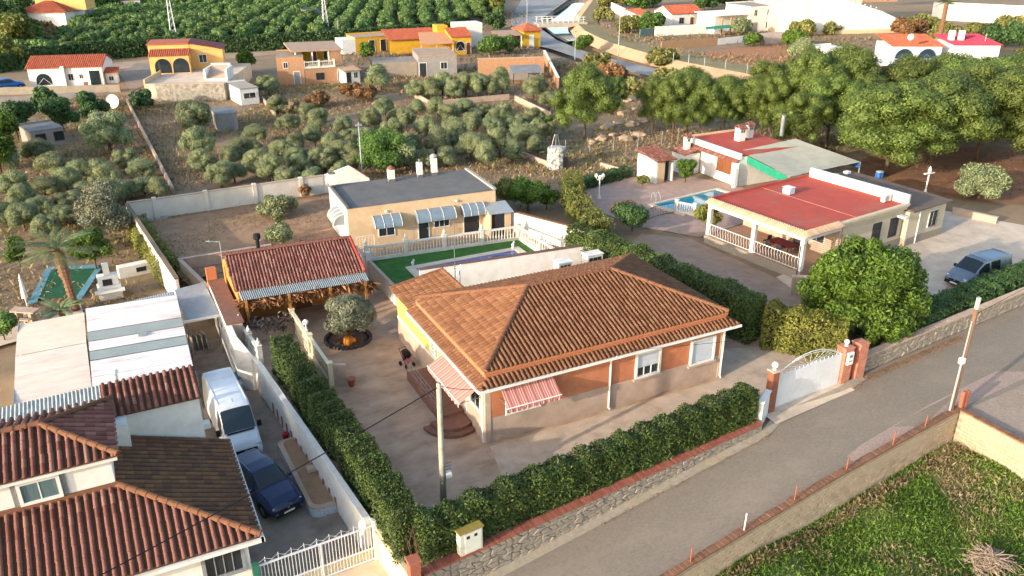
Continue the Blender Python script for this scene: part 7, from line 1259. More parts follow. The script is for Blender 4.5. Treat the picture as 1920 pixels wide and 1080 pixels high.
# olives of the groves: (ground x, ground y, crown diameter, order from the left, order from far to near)
OLIVES = [(-7.78, 84.83, 3, 30, 368), (-6.83, 74.76, 2.7, 46, 428), (-6.88, 79.80, 2.6, 48, 395), (-3.55, 84.51, 2.7, 127, 358), (-3.33, 78.33, 2.8, 134, 393), (-0.59, 87.28, 2.6, 190, 336), (-0.24, 81.74, 2.9, 203, 364), (-0.13, 77.86, 2.6, 210, 386), (2.01, 89.75, 2.8, 241, 318), (3.01, 85.46, 2.5, 268, 336), (2.76, 80.04, 2.6, 272, 365), (3.65, 78.35, 2.2, 295, 372), (0.80, 97.86, 5, 208, 286), (-4.71, 90.59, 3.4, 101, 330), (-3.75, 74.66, 2.4, 125, 418), (-8.60, 95.11, 3.6, 20, 318), (-6.01, 97.89, 3.4, 75, 300),
 (9.97, 101.62, 4.8, 366, 255), (8.86, 89.91, 3.4, 374, 302), (8.76, 85.47, 2.8, 384, 322), (9.39, 79.10, 2.9, 416, 352), (12.78, 87.00, 2.8, 456, 306), (14.23, 90.08, 2.4, 472, 290), (13.67, 81.72, 3.4, 492, 328), (14.06, 78.67, 2.9, 512, 342), (16.43, 84.70, 2.6, 532, 308), (19.99, 98.04, 2.9, 541, 250), (21.33, 109.92, 2.9, 521, 212), (22.92, 122.81, 3.4, 505, 178), (17.56, 83.90, 2.4, 556, 309), (21.12, 90.17, 2.9, 591, 276), (17.06, 79.59, 2.6, 566, 330), (19.57, 80.01, 3, 611, 322), (23.43, 96.61, 2.9, 601, 249), (25.68, 95.47, 2.9, 641, 249), (21.77, 85.78, 2.7, 622, 292), (21.97, 80.55, 3.2, 652, 314), (25.85, 86.74, 2.8, 686, 280), (29.06, 93.76, 2.9, 701, 249), (33.18, 101.78, 2.9, 722, 218), (29.41, 88.14, 3, 736, 268), (32.91, 93.34, 2.9, 761, 244), (33.73, 88.47, 2.8, 801, 259), (31.52, 80.37, 3.2, 817, 294), (38.56, 93.64, 2.9, 841, 234), (35.21, 84.12, 3, 851, 272), (38.87, 87.91, 3.1, 881, 252), (34.11, 77.15, 3.3, 882, 302), (43.88, 94.97, 2.8, 906, 222), (39.99, 84.45, 3.1, 921, 262), (37.35, 76.94, 3.1, 936, 296), (45.00, 90.39, 3, 951, 234), (43.02, 84.35, 3.1, 966, 257), (41.74, 79.23, 3, 986, 278), (46.59, 86.43, 2.9, 1001, 244), (41.60, 77.00, 2.7, 1002, 287), (45.26, 81.23, 2.5, 1022, 264), (41.71, 96.07, 2.7, 870, 222), (38.69, 97.60, 2.6, 820, 222), (37.40, 101.80, 2.5, 780, 212), (25.04, 89.26, 2.7, 660, 272), (23.44, 101.93, 2.6, 580, 232), (44.84, 82.00, 2.6, 1010, 262),
 (38.55, 119.50, 4.6, 714, 168), (40.99, 110.21, 3.6, 785, 186), (42.24, 108.73, 3.2, 808, 188), (44.29, 109.40, 3.4, 830, 184), (45.47, 107.95, 3.2, 852, 186), (47.56, 108.61, 3.6, 874, 182), (48.88, 107.50, 3.4, 896, 183), (50.70, 107.45, 3.4, 918, 181), (52.85, 107.69, 3.8, 942, 178), (55.36, 102.95, 3.4, 1000, 186), (54.22, 96.29, 3, 1030, 204), (57.65, 105.27, 2.8, 1012, 178),
 (18.83, 88.25, 2.6, 560, 288), (19.35, 81.43, 2.4, 600, 316), (22.08, 83.23, 2.4, 640, 302), (22.85, 79.22, 2.8, 675, 318), (25.99, 83.65, 2.6, 705, 292), (26.88, 79.42, 2.8, 745, 308), (28.99, 81.16, 2.6, 770, 296), (28.37, 76.44, 2.8, 790, 318), (31.23, 76.32, 2.8, 840, 312), (34.48, 81.10, 2.4, 860, 285), (35.18, 77.08, 2.8, 900, 300), (34.37, 73.40, 2.8, 915, 318), (37.70, 74.64, 2.6, 960, 305), (44.64, 85.59, 2.6, 980, 250), (42.16, 93.80, 2.4, 890, 228), (43.27, 89.98, 2.4, 930, 238), (32.56, 95.39, 2.4, 745, 238), (29.38, 97.00, 2.4, 690, 238), (15.65, 95.08, 2.6, 480, 268), (11.08, 85.17, 2.4, 430, 318), (10.78, 80.33, 2.4, 440, 342), (15.02, 76.63, 2.6, 540, 350), (17.27, 75.50, 2.4, 590, 350), (19.76, 75.21, 2.4, 640, 345), (-2.45, 87.81, 2.4, 150, 338), (-1.93, 81.87, 2.4, 165, 368), (-5.40, 84.16, 2.6, 85, 365), (-5.75, 77.64, 2.6, 75, 405), (-8.31, 77.41, 2.6, 10, 415), (-5.11, 72.21, 2.4, 90, 440), (-2.14, 74.75, 2.4, 165, 412), (1.07, 79.65, 2.4, 235, 372)]
SIDES = [('left', 0, 330), ('middle', 330, 700), ('right', 700, 1100)]
words = ['leftmost', 'second', 'third', 'fourth', 'fifth', 'sixth', 'seventh', 'eighth', 'ninth', 'tenth', 'eleventh', 'twelfth', 'thirteenth', 'fourteenth', 'fifteenth', 'sixteenth', 'seventeenth', 'eighteenth', 'nineteenth', 'twentieth']+['twenty-'+w for w in ('first', 'second', 'third', 'fourth', 'fifth', 'sixth', 'seventh', 'eighth', 'ninth')]
rows_ = {}
for i, o_ in enumerate(OLIVES): rows_.setdefault(int((o_[4]-160)//26), []).append(i)
rk = sorted(rows_)
for ri, key in enumerate(rk):
    for j, i in enumerate(sorted(rows_[key], key=lambda q: OLIVES[q][3])):
        x, y, d, px_, py_ = OLIVES[i]; rowname = ['farthest', 'second farthest', 'third farthest', 'fourth farthest', 'fifth farthest', 'sixth farthest', 'seventh farthest', 'eighth farthest', 'ninth farthest', 'tenth farthest', 'eleventh farthest', 'twelfth farthest', 'nearest'][min(ri, 12)]
        sz = 'small' if d < 2.65 else 'large' if d > 3.3 else 'medium'
        plant(OL[i % 4], x, y, (-.05 if x > 3 else -.3), d/2.35, sz=d/2.35*random.uniform(.8, 1.2), label= '%s grey-green olive, %s from the left in the %s band of the groves' % (sz, words[min(j, 28)], rowname), group='olive trees in the groves')
# shrubs and small trees standing alone: (ground, diameter, prototype leaf, label)
def shrub(x, y, z, d, h, leaf, label, per=150, size=.11, asp=.5, name='garden_shrub', cat='shrub', n=9, group=None, stem=True):
    r_ = np.random.default_rng(int(abs(x*31+y*7))); t = thing(name, label, cat, (x, y, z), group); lb = blob_lobes(r_, d/2, h/2, h*.52, n, d*.14, d*.24)
    me = crown_mesh('foliage', lb, per, size, asp, LM[leaf], r_, core=.6); c = bpy.data.objects.new('foliage', me); COL.objects.link(c); c.parent = t
    k = bpy.data.objects.new('stem', trunk_mb(h*.3, .05*d/2, 3, r_, d*.2).mesh('stem', M['bark'])); COL.objects.link(k); k.parent = t; return t
for q, d, h, leaf, lb in (((12.3, 68.69, 0), 3.2, 1.6, 'olive', 'low grey bush in the middle of the dirt plot'), ((15.69, 72.61, 0), 1.5, 1.1, 'brown', 'small withered bush by the plot back wall'), ((11.17, 61.07, 0), 2.6, 1.6, 'olive', 'grey-green bush behind the summer house ridge'), ((11.38, 62.93, 0), 1.0, 1.6, 'bright', 'small bright green bush touching the grey-green bush'),
  ((30.67, 61.97, 0), 2.6, 2.6, 'creeper', 'yellowing bush at the right corner of the cream house'), ((32.02, 60.31, 0), 3.6, 2.8, 'bright', 'dense green bush behind the white rear garden wall'), ((33.61, 59.83, 0), 2.4, 2.2, 'bright', 'green bush beside the creeper wall'), ((44.96, 61.7, 0), 1.4, 1.0, 'creeper', 'small yellow-green bush before the pool hut'), ((49.36, 60.84, 0), 2.4, 2.4, 'bright', 'climbing green bush on the annex house wall'),
  ((37.16, 51.97, 0), 3.4, 2.2, 'ivy', 'round dark shrub with reddish top beside the pool railing'), ((37.82, 54.11, 0), 2.4, 1.6, 'brown', 'reddish shrub above the tall hedge by the pool'), ((42.17, 48.8, 0.3), 2.2, 2.2, 'creeper', 'feathery yellow shrub hanging over the porch column'), ((69.93, 44.86, 0), 5.0, 2.6, 'olive', 'wide olive tree beside the yellow wheelbarrow'), ((24.88, 77.76, 0), 5.6, 3.6, 'pepper', 'broad bright green pepper tree behind the flat roof'), ((27.02, 77.11, 0), 4.2, 3.0, 'olive', 'rounded olive behind the first chimney'), ((46.53, 83.16, 0), 2.6, 2.4, 'bright', 'small bright green tree left of the big pine'), ((-2.01, 65.05, -0.7), 2.9, 3.0, 'bright', 'orange tree with bright leaves beside the blue path'), ((-1.35, 70.53, -0.3), 5.2, 4.4, 'oliveyard', 'large grey olive beside the plot side wall'), ((-7.07, 67.61, -0.7), 2.0, 2.4, 'bright', 'young green fruit tree at the left garden edge'), ((-7.64, 55.52, -1.2), 2.0, 2.0, 'pepper', 'banana-like plant at the left frame edge'), ((23, 109.07, 0), 2.4, 1.6, 'straw', 'yellow flowering bush among the middle olives'), ((33.08, 115.92, 0), 3.6, 2.0, 'brown', 'brown leafless thicket below the porch house'), ((34.17, 111.98, 0), 4.0, 2.0, 'brown', 'wide brown thicket right of the first thicket'), ((27.29, 111.44, 0), 4.2, 1.6, 'brown', 'low brown scrub before the tan building'),
  ((87.47, 142.02, 0), 4.5, 2.4, 'bright', 'green bush at the bend of the far road'), ((114.65, 158.39, 0), 7, 4.0, 'pepper', 'green creeper mound below the low white house'), ((126.79, 141.91, 0), 6, 3.5, 'olive', 'grey tree beside the two-storey house'), ((118.74, 129.54, 0), 4, 2.6, 'bright', 'bright bush beside the blue drums'), ((125.2, 124.6, 0), 5, 3.4, 'bright', 'bright round tree beside the red field'), ((115.85, 112.6, 0), 6, 3.4, 'olive', 'grey-green tree left of the tall pines'), ((23.23, 142.9, 0), 3.4, 3.6, 'bright', 'upright green tree beside the peach house ramp'), ((45.55, 148.11, 0), 3.6, 3.0, 'bright', 'green tree before the yellow cottage'), ((68.37, 143.07, 0), 5.5, 3.4, 'pepper', 'rounded green tree before the yellow villa'), ((71.94, 143.54, 0), 4.0, 3.0, 'citrus', 'darker tree right of the rounded green tree'), ((57.76, 157.02, 0), 7, 2.6, 'creeper', 'yellow-green tree between the yellow houses'), ((-2.3, 172.28, 0), 3.2, 2.6, 'creeper', 'olive bush behind the white cottage'), ((-9.33, 93.69, -0.2), 5.5, 6.5, 'bright', 'tall bright tree cut by the left edge beside the grey shed'), ((-13.25, 101.55, 0), 8, 8, 'ivy', 'dark tree just beyond the left edge'), ((-8.32, 108.86, 0), 4.5, 4.5, 'ivy', 'dark tree behind the dim grey shed'), ((-3.65, 111.19, 0), 4.2, 4.0, 'ivy', 'dark tree right of the dim grey shed'), ((-0.31, 115.93, 0), 4.0, 3.6, 'ivy', 'dark tree below the roadside wall'), ((-5.72, 122.5, 0), 4.5, 3.4, 'ivy', 'dark thicket below the lower terrace wall'), ((-0.69, 123.65, 0), 2.6, 2.4, 'bright', 'bright green bush beside the large satellite dish'), ((5.96, 120.29, 0), 3.8, 2.2, 'ivy', 'dark bush at the foot of the stone terrace')):
    shrub(q[0], q[1], q[2], d, h, leaf, lb, per=(105 if q[1] < 92 else 60 if q[1] < 120 else 30), size=(.1 if q[1] < 92 else .16 if q[1] < 120 else .25))
# belts of trees around the far villa and along the top
for k, (q, d, h, lf) in enumerate((((-12.07, 185.97, 0), 9, 7, 'creeper'), ((-9.99, 191.25, 0), 8, 6, 'pepper'), ((-7.73, 193.42, 0), 7, 5, 'brown'), ((-5.39, 197.44, 0), 6, 4.5, 'ivy'), ((-11.72, 166.53, 0), 7, 5, 'creeper'), ((-14.56, 223.66, 0), 9, 6, 'ivy'), ((-13.24, 246.96, 0), 9, 6, 'ivy'), ((-9.97, 259.29, 0), 9, 5, 'olive'), ((-4.99, 262.81, 0), 9, 5, 'ivy'), ((0.17, 263.32, 0), 9, 5, 'ivy'), ((3.94, 258.29, 0), 9, 5, 'pepper'), ((8.71, 262.2, 0), 9, 5, 'ivy'), ((13.93, 269.61, 0), 10, 5, 'olive'), ((21.64, 276.51, 0), 10, 6, 'ivy'), ((29.08, 276.53, 0), 10, 6, 'olive'), ((38.7, 279.53, 0), 10, 6, 'ivy'), ((48.14, 278.85, 0), 10, 6, 'olive'), ((64.73, 278.96, 0), 11, 6, 'ivy'), ((75.79, 269.07, 0), 10, 6, 'pepper'), ((102.99, 239.2, 0), 9, 6, 'ivy'), ((100.11, 216.03, 0), 8, 7, 'pepper'), ((98.58, 204.45, 0), 5, 8, 'creeper'), ((85.45, 178.69, 0), 6, 4, 'ivy'), ((140.53, 212.76, 0), 9, 4, 'weed'), ((116.79, 181.27, 0), 6, 3, 'weed'), ((144.24, 207.29, 0), 10, 5, 'pepper'), ((150.93, 207.51, 0), 9, 6, 'pepper'), ((167.57, 199.11, 0), 9, 6, 'ivy'), ((156.17, 190.98, 0), 7, 5, 'ivy'), ((177.61, 201.5, 0), 9, 6, 'pepper'), ((169.41, 130.73, 0), 7, 3, 'weed'), ((161.46, 128.42, 0), 8, 3, 'brown'), ((158.63, 118.2, 0), 8, 3, 'weed'), ((160.21, 112.03, 0), 9, 3, 'weed'), ((163.1, 107.13, 0), 10, 4, 'ivy'), ((174.78, 112.84, 0), 9, 4, 'weed'), ((149.76, 138.51, 0), 7, 2.5, 'weed'), ((141.7, 138.4, 0), 7, 2.5, 'weed'), ((90.69, 121.22, 0), 6, 2.2, 'weed'), ((110.58, 160.45, 0), 7, 3.0, 'weed'), ((77.57, 121.43, 0), 5, 2, 'weed'), ((73.41, 110.91, 0), 5, 2, 'brown'), ((70.52, 100.11, 0), 4, 1.8, 'weed'), ((78.51, 103.2, 0), 5, 2, 'weed'))):
    side = 'left of the far villa' if q[0] < -8 else 'along the top edge of the orchard' if q[0] < 70 and q[1] > 200 else 'between the orchard and the cottage' if q[0] < 30 else 'beside the canal and far road' if q[0] < 125 else 'among the hamlet walls at the top right'
    shrub(q[0], q[1], 0, d, h, lf, '%s %s, %s place %s' % ('tall' if h >= 6 else 'mid-height' if h >= 4 else 'low', {'creeper': 'yellow-green tree', 'pepper': 'fresh green tree', 'brown': 'reddish brown bush', 'ivy': 'dark green tree', 'olive': 'grey-green tree', 'weed': 'dusty olive bush'}[lf], words[k % 20] if k else 'first', side), per=16, size=.34, name='background_tree', cat='tree', group='scattered background trees')
# pines
PINES = [((49.48, 79.66, 0), 7.4, 8.0, 'lone big pine between the dry field and the canal'), ((59.83, 89.38, 0), 3.6, 4.6, 'small pine right of the lone big pine'), ((57.92, 78.29, 0), 4.6, 6.4, 'first pine of the belt beside the rocky slope'), ((59.68, 76.52, 0), 6.0, 6.8, 'second pine of the belt behind the annex house'), ((62.18, 74.97, 0), 5.6, 6.6, 'third pine of the belt behind the annex house'), ((65.07, 74.09, 0), 5.6, 6.6, 'fourth pine of the belt, above the twin chimneys'), ((67.43, 72.31, 0), 5.4, 6.6, 'fifth pine of the belt behind the metal flue'), ((69.45, 70.71, 0), 6.0, 7.2, 'sixth pine of the belt, left of the tall pair'), ((72.75, 69.05, 0), 8.2, 9.4, 'tall pine left of the white terrace wall'), ((77.65, 68.32, 0), 8.0, 9.6, 'tall pine in front of the white terrace wall'), ((66.72, 63.57, 0), 6.4, 6.2, 'spreading pine behind the shade canopy'),
 ((68.66, 53.94, 0), 11.0, 8.6, 'huge spreading pine beside the blue barrel'), ((73.97, 53.4, 0), 10.5, 9.0, 'huge pine right of the blue barrel pine'), ((84.52, 65.44, 0), 9.0, 8.4, 'pine hiding the left half of the blue arch house'), ((91.13, 65.17, 0), 10.0, 8.4, 'broad pine before the magenta roof'), ((81.61, 53.63, 0), 11.0, 9.2, 'spreading pine above the wide olive'), ((95.19, 60.05, 0), 10.5, 8.6, 'pine near the right edge behind the broad pine'), ((84.38, 49.92, 0), 10.5, 9.6, 'pine cut by the right edge, nearest'), ((103.17, 60.69, 0), 11, 10, 'pine cut by the right edge, farther'), ((76.27, 63.92, 0), 8.0, 7.2, 'pine filling the gap behind the shade canopy corner'), ((102.04, 66.99, 0), 9, 7.2, 'pale far pine right of the magenta roof'), ((62.62, 77.72, 0), 5.8, 7.2, 'back row pine between the second and third belt pines'), ((70.56, 73.71, 0), 6.4, 7.8, 'back row pine behind the fifth and sixth belt pines'), ((71.24, 64.33, 0), 7.4, 7.6, 'pine between the tall pair and the shade canopy'), ((74.31, 73.05, 0), 6.4, 8.0, 'back row pine left of the tall pair'), ((84.57, 58.39, 0), 9.5, 9.0, 'pine filling the middle of the big pine group')]
for i, (q, d, h, lb) in enumerate(PINES): plant(PI[i % 4], q[0], q[1], 0, d/2.1, lb, 'pine trees', sz=h/2.0)
# the round bright tree by the gate
rt = np.random.default_rng(5); t = thing('round_tree', 'large round bright green tree behind the stone wall right of the gate', 'tree', (38.95, 30.5, 0))
lb_ = blob_lobes(rt, 3.25, 3.4, 2.35, 95, .42, .9, .9, .92); me = crown_mesh('crown', lb_, 100, .125, .42, LM['bright'], rt, thick=.6, core=.35, rnd=.9); c = bpy.data.objects.new('crown', me); COL.objects.link(c); c.parent = t
k_ = bpy.data.objects.new('trunk', trunk_mb(1.5, .22, 6, rt, 2.2).mesh('trunk', M['bark'], smooth=True)); COL.objects.link(k_); k_.parent = t
# yard olive
t = thing('yard_olive_tree', 'rounded silver-green olive tree in the front yard ring', 'tree', (11.15, 43.8, .05)); me = crown_mesh('crown', blob_lobes(rt, 1.85, 1.15, 1.5, 36, .38, .62, .8), 210, .09, .28, LM['oliveyard'], rt, thick=.5, core=.45, up=.7); c = bpy.data.objects.new('crown', me); COL.objects.link(c); c.parent = t
k_ = bpy.data.objects.new('trunk', trunk_mb(.6, .2, 5, rt, .9).mesh('trunk', M['bark'], smooth=True)); COL.objects.link(k_); k_.parent = t
# ---------------------------------------------------------------- hedges
def hedge(name, label, path, width, z0, z1, leaf, per=230, size=.085, bulge=.16, seed=1, round_=.35, period=1.5, bare=None):
    r_ = np.random.default_rng(seed); Pt = np.array(path, float); seg = np.linalg.norm(np.diff(Pt[:, :2], axis=0), axis=1); cs = np.concatenate([[0], np.cumsum(seg)]); L = cs[-1]; h = z1-z0
    t = thing(name, label, 'hedge', (Pt[0, 0], Pt[0, 1], z0)); n = int(L*(2*h+width)*per*1.35); s = r_.random(n)*L; g = r_.random(n)*(2*h+width)
    zz = np.where(g < h, g, np.where(g < h+width, h, 2*h+width-g)); cc = np.where(g < h, -width/2, np.where(g < h+width, g-h-width/2, width/2))
    end = r_.random(n) < (2*width*h)/(L*(2*h+width)+1e-6)*1.0; s = np.where(end, np.where(r_.random(n) < .5, 0., L), s); cc = np.where(end, r_.uniform(-width/2, width/2, n), cc); zz = np.where(end, r_.uniform(0, h, n), zz)
    shr = np.sin(s/period*2*math.pi+np.sin(s*.7)*1.3); b = 1+bulge*(.5*shr+.35*np.sin(s*5.1+zz*3)+.3*np.sin(zz*4.3+s*2.2)); hh = 1+bulge*.35*(shr+.6*np.sin(s*3.3)); dp = 1-.34*r_.random(n)**2
    zt_ = zz*hh; fade = np.clip((zt_-h*.8)/(h*.25), 0, 1)*round_; cx = cc*b*dp*(1-fade*.5); zt_ = np.where(g < h, zt_, zt_*np.where(abs(cc) < width/2-.01, dp*.1+.9, 1))
    X = np.interp(s, cs, Pt[:, 0]); Y = np.interp(s, cs, Pt[:, 1]); tx = np.interp(np.clip(s+.1, 0, L), cs, Pt[:, 0])-np.interp(np.clip(s-.1, 0, L), cs, Pt[:, 0]); ty = np.interp(np.clip(s+.1, 0, L), cs, Pt[:, 1])-np.interp(np.clip(s-.1, 0, L), cs, Pt[:, 1]); ln = np.hypot(tx, ty)+1e-9; nx_, ny_ = -ty/ln, tx/ln
    zb = np.interp(s, cs, Pt[:, 2]) if Pt.shape[1] > 2 else 0
    C = np.stack([X+nx_*cx, Y+ny_*cx, z0+zb+zt_], 1)+r_.normal(0, .035, (n, 3)); top = (zz >= h*.99)
    N = np.stack([np.where(top, 0, nx_*np.sign(cc)), np.where(top, 0, ny_*np.sign(cc)), np.where(top, 1., .25)], 1)+r_.normal(0, .75, (n, 3)); N = unit(N)
    if bare is not None:
        keep = ~((np.sin(s*1.7+2)+np.sin(s*.9)*.7 > bare) & (zz < h*.55) & (r_.random(n) < .8)); C, N = C[keep], N[keep]
    V, Q = leafV(C, N, size, .45, r_, .5); ob = stuff_mesh('foliage', V, Q, LM[leaf], t)
    tw = MB(); k = max(2, int(L/.5))
    for i in range(k):
        a = i/k*L; x = np.interp(a, cs, Pt[:, 0]); y = np.interp(a, cs, Pt[:, 1]); zz0 = z0+(np.interp(a, cs, Pt[:, 2]) if Pt.shape[1] > 2 else 0)
        for q in range(5): tw.tube([(x, y, zz0-.1), (x+r_.uniform(-.25, .25), y+r_.uniform(-.25, .25), zz0+h*.5), (x+r_.uniform(-.5, .5), y+r_.uniform(-.4, .4), zz0+h*.92)], .025, 4, r2=.008)
    tw.build('stems', M['bark'], t); cw = width*.27
    fr = []
    for i in range(len(Pt)-1):
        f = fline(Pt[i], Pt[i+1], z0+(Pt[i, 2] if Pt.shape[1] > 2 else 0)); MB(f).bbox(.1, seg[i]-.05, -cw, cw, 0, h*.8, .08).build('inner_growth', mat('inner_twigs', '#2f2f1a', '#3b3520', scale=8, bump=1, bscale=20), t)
    return t
hedge('front_hedge', 'long clipped evergreen hedge above the stone wall facing the street', [(8.1, 24.05), (17, 25.0), (26.4, 26.0)], 1.0, .25, 2.15, 'hedge', seed=2, bulge=.13, period=1.25, size=.066, per=400, round_=.15)
hedge('side_hedge', 'clipped evergreen hedge along the white boundary wall of the driveway', [(7.95, 24.3), (7.75, 30), (7.2, 36), (6.85, 41.6)], 1.25, 0, 2.1, 'hedge', seed=3, bulge=.15, period=1.3, size=.066, per=370, bare=.9, round_=.2)
hedge('tall_hedge', 'tall dense hedge between the centre house and the red-roofed property', [(29.3, 48.3), (30.6, 43.5), (31.6, 37.5), (32.6, 32.6)], 1.6, 0, 2.9, 'hedge', seed=4, bulge=.12, period=2.6, per=210)
hedge('ochre_hedge', 'yellowish feathery hedge clump just behind the white gate', [(33.0, 32.2), (34.6, 29.9), (35.6, 28.6)], 1.7, 0, 2.5, 'hedgey', seed=5, bulge=.2, per=240)
hedge('low_ivy_hedge', 'dark low ivy bank behind the right stone wall beside the minibus', [(41.5, 29.0), (47, 29.6), (53, 30.3), (60, 30.8)], 2.0, .3, 1.5, 'ivy', seed=6, bulge=.2, per=200)
hedge('creeper_hedge', 'autumn coloured creeper tumbling over the wall left of the pool terrace', [(37.6, 62.4, .6), (35.2, 58, .4), (34.2, 54.5, .2), (33.6, 51.0, 0)], 1.8, 0, 1.5, 'creeper', seed=7, bulge=.35, per=170)
hedge('terrace_hedge', 'low green hedge at the back of the pool terrace', [(37.6, 63.2), (41.5, 64.2), (45.6, 65.2)], 1.3, 0, .9, 'ivy', seed=8, bulge=.25, per=180)
hedge('wall_creeper', 'bright creeper hedge hanging along the left plot wall', [(1.44, 70.62, -0.8), (2.03, 64.75, -0.9), (2.78, 59.51, -1)], 1.5, 0, 1.7, 'creeper', seed=9, bulge=.3, per=170)
hedge('orchard_hedge', 'dark windbreak hedge along the near side of the orchard', [(-15.69, 161.42, 0), (-0.61, 170.04, 0), (11.04, 171.29, 0), (26.95, 168.59, 0), (47.45, 167.25, 0), (67.61, 168.88, 0)], 2.2, 0, 3.0, 'ivy', seed=10, bulge=.15, per=22, size=.28, period=5)
plain_wall('creeper_wall', 'pale rough wall under the autumn creeper near the pool', (36.6, 59), (33.2, 51.5), 0, 1.0, .4, M['cream'], None)
# ---------------------------------------------------------------- orchard
rgo = np.random.default_rng(21); poly = [(-13, 167.1), (10.6, 178), (48.3, 175.5), (69.2, 181), (97, 197), (116, 239), (140, 300), (60, 330), (20, 300), (3, 255), (-1, 215)]
def inside(x, y, pg):
    c = False; n = len(pg)
    for i in range(n):
        (a, b), (d, e) = pg[i], pg[(i+1) % n]
        if (b > y) != (e > y) and x < (d-a)*(y-b)/(e-b)+a: c = not c
    return c
dx, dy = .355, .935; trees = []
for i in range(-60, 90):
    for j in range(-20, 90):
        x = 20+dy*i*4.6+dx*j*3.3+rgo.normal(0, .25); y = 200-dx*i*4.6+dy*j*3.3-60+rgo.normal(0, .25)
        if inside(x, y, poly) and rgo.random() > .03: trees.append((x, y))
trees.sort(key=lambda p: p[1]); sheet('orchard_floor', [(a, b) for a, b in poly], mat('orchard_soil', '#6b5a3f', '#584c33', scale=.5), z=.02)
for i, (x, y) in enumerate(trees[:300]): plant(CI[i % 3], x, y, 0, 1.75*rgo.uniform(.85, 1.15), 'rounded citrus tree in the orchard rows nearest the windbreak hedge', 'citrus orchard rows')
Vs = []; Qs = []; k0 = 0
for (x, y) in trees[300:]:
    s = 1.75*rgo.uniform(.85, 1.15); lb_ = [(x+rgo.normal(0, .55), y+rgo.normal(0, .55), 1.7*s/1.75+rgo.normal(0, .3), 1.05, 1.05, .95) for _ in range(3)]+[(x, y, 1.4, 1.4, 1.4, 1.25)]; C, N = lobes_cloud(lb_, 3.6, rgo); V, Q = leafV(C, N, .42, .6, rgo); Vs.append(V); Qs.append(Q+k0); k0 += len(V)
o = stuff_mesh('orchard_trees', np.concatenate(Vs), np.concatenate(Qs), LM['citrus'], kind='stuff'); o['label'] = 'rows of citrus trees filling the far orchard'; o['category'] = 'orchard'
# ---------------------------------------------------------------- palms
def palm(x, y, z, h, r, fr, fl, label, rng, lean=(0, 0), leafm='palm', nl=26, name='palm_tree'):
    t = thing(name, label, 'tree', (x, y, z)); tx_, ty_ = x+lean[0], y+lean[1]; b = MB(); n = int(h/.14)+2; pr = []
    pts = [(x+lean[0]*k/n, y+lean[1]*k/n, z+h*k/n) for k in range(n+1)]
    for k in range(n): b.tube([pts[k], (pts[k+1][0], pts[k+1][1], pts[k+1][2]+.03)], r*(1.15 if k % 2 else .95)*(1.35 if fr and k > n*.55 else 1), 9, r2=r*.9*(1.3 if fr and k > n*.55 else 1))
    b.build('trunk', mat('palm_bark', '#7d5a42', '#5f432f', scale=8, bump=1, bscale=15), t); Vs = []; Qs = []; k0 = 0; rach = MB()
    for i in range(nl):
        a = 2.4*i+rng.uniform(-.2, .2); e = rng.uniform(.15, 1.5); L = fl*rng.uniform(.8, 1.1); prev = None; mid = []
        for s in np.linspace(0, 1, 9): mid.append(np.array([tx_+math.cos(a)*L*s*math.cos(e*(1-s*.7)), ty_+math.sin(a)*L*s*math.cos(e*(1-s*.7)), z+h+L*(math.sin(e)*s-.5*s*s)]))
        rach.tube([tuple(m_) for m_ in mid], .02, 4, r2=.006)
        for s in np.linspace(.15, .98, 26):
            p = np.array([np.interp(s, np.linspace(0, 1, 9), [m_[q] for m_ in mid]) for q in range(3)]); d = mid[min(8, int(s*8)+1)]-mid[int(s*8)]; d /= np.linalg.norm(d); sd = np.cross(d, [0, 0, 1.]); sd /= np.linalg.norm(sd)+1e-6
            for q in (-1, 1):
                ll = fl*.22*math.sin(math.pi*min(1, s*.85+.12)); e2 = p+sd*q*ll*.8+d*ll*.6-np.array([0, 0, ll*.25]); w_ = d*.025; Vs.append(np.array([p-w_, (p+e2)/2+w_*1.2, e2, (p+e2)/2-w_*1.2])); Qs.append(np.arange(4)+k0); k0 += 4
    rach.build('frond_ribs', M['bark'], t); stuff_mesh('fronds', np.concatenate(Vs), np.array(Qs), LM[leafm], t); return t
rp_ = np.random.default_rng(3)
palm(-3.55, 58.3, -1.1, 4.1, .26, True, 2.8, 'date palm with swollen trunk behind the cream carport', rp_, lean=(-.3, .6)); palm(-4.3, 56.6, -1.1, .8, .2, False, 1.7, 'young palm with low fronds at the foot of the date palm', rp_, nl=16); palm(140.9, 104.9, 0, 9.2, .4, False, 2.6, 'very tall slender palm rising behind the pines', rp_, leafm='bright', nl=22)
# ---------------------------------------------------------------- grass and weeds
def tufts(name, label, xy, zf, ln, m, rng, w=.02, lean=.5, cat='grass'):
    n = len(xy); C = np.stack([xy[:, 0], xy[:, 1], np.array([zf(a, b) for a, b in xy])], 1); d = rng.normal(0, lean, (n, 3)); d[:, 2] = 1; d = unit(d)*(ln*rng.uniform(.4, 1.3, n))[:, None]; b = unit(np.cross(d, rng.normal(size=(n, 3))))*(w*rng.uniform(.7, 1.4, n))[:, None]; bend = rng.normal(0, .25, (n, 3))*ln[:, None] if hasattr(ln, 'shape') else rng.normal(0, .25, (n, 3))*ln
    V = np.stack([C-b, C+b, C+d*.6+b*.6, C+d+bend*[1, 1, 0]], 1).reshape(-1, 3); o = stuff_mesh(name, V, np.arange(n*4).reshape(n, 4), m, kind='stuff'); o['label'] = label; o['category'] = cat; return o
rgg = np.random.default_rng(9)
def scatter(n, x0, x1, y0, y1, ok):
    out = []; a = rgg.uniform((x0, y0), (x1, y1), (n, 2)); return np.array([p for p in a if ok(p[0], p[1])])
nz = lambda x, y, s: math.sin(x*s+1.3*math.sin(y*s*.8))+math.sin(y*s*1.1+1.7*math.sin(x*s*.6))
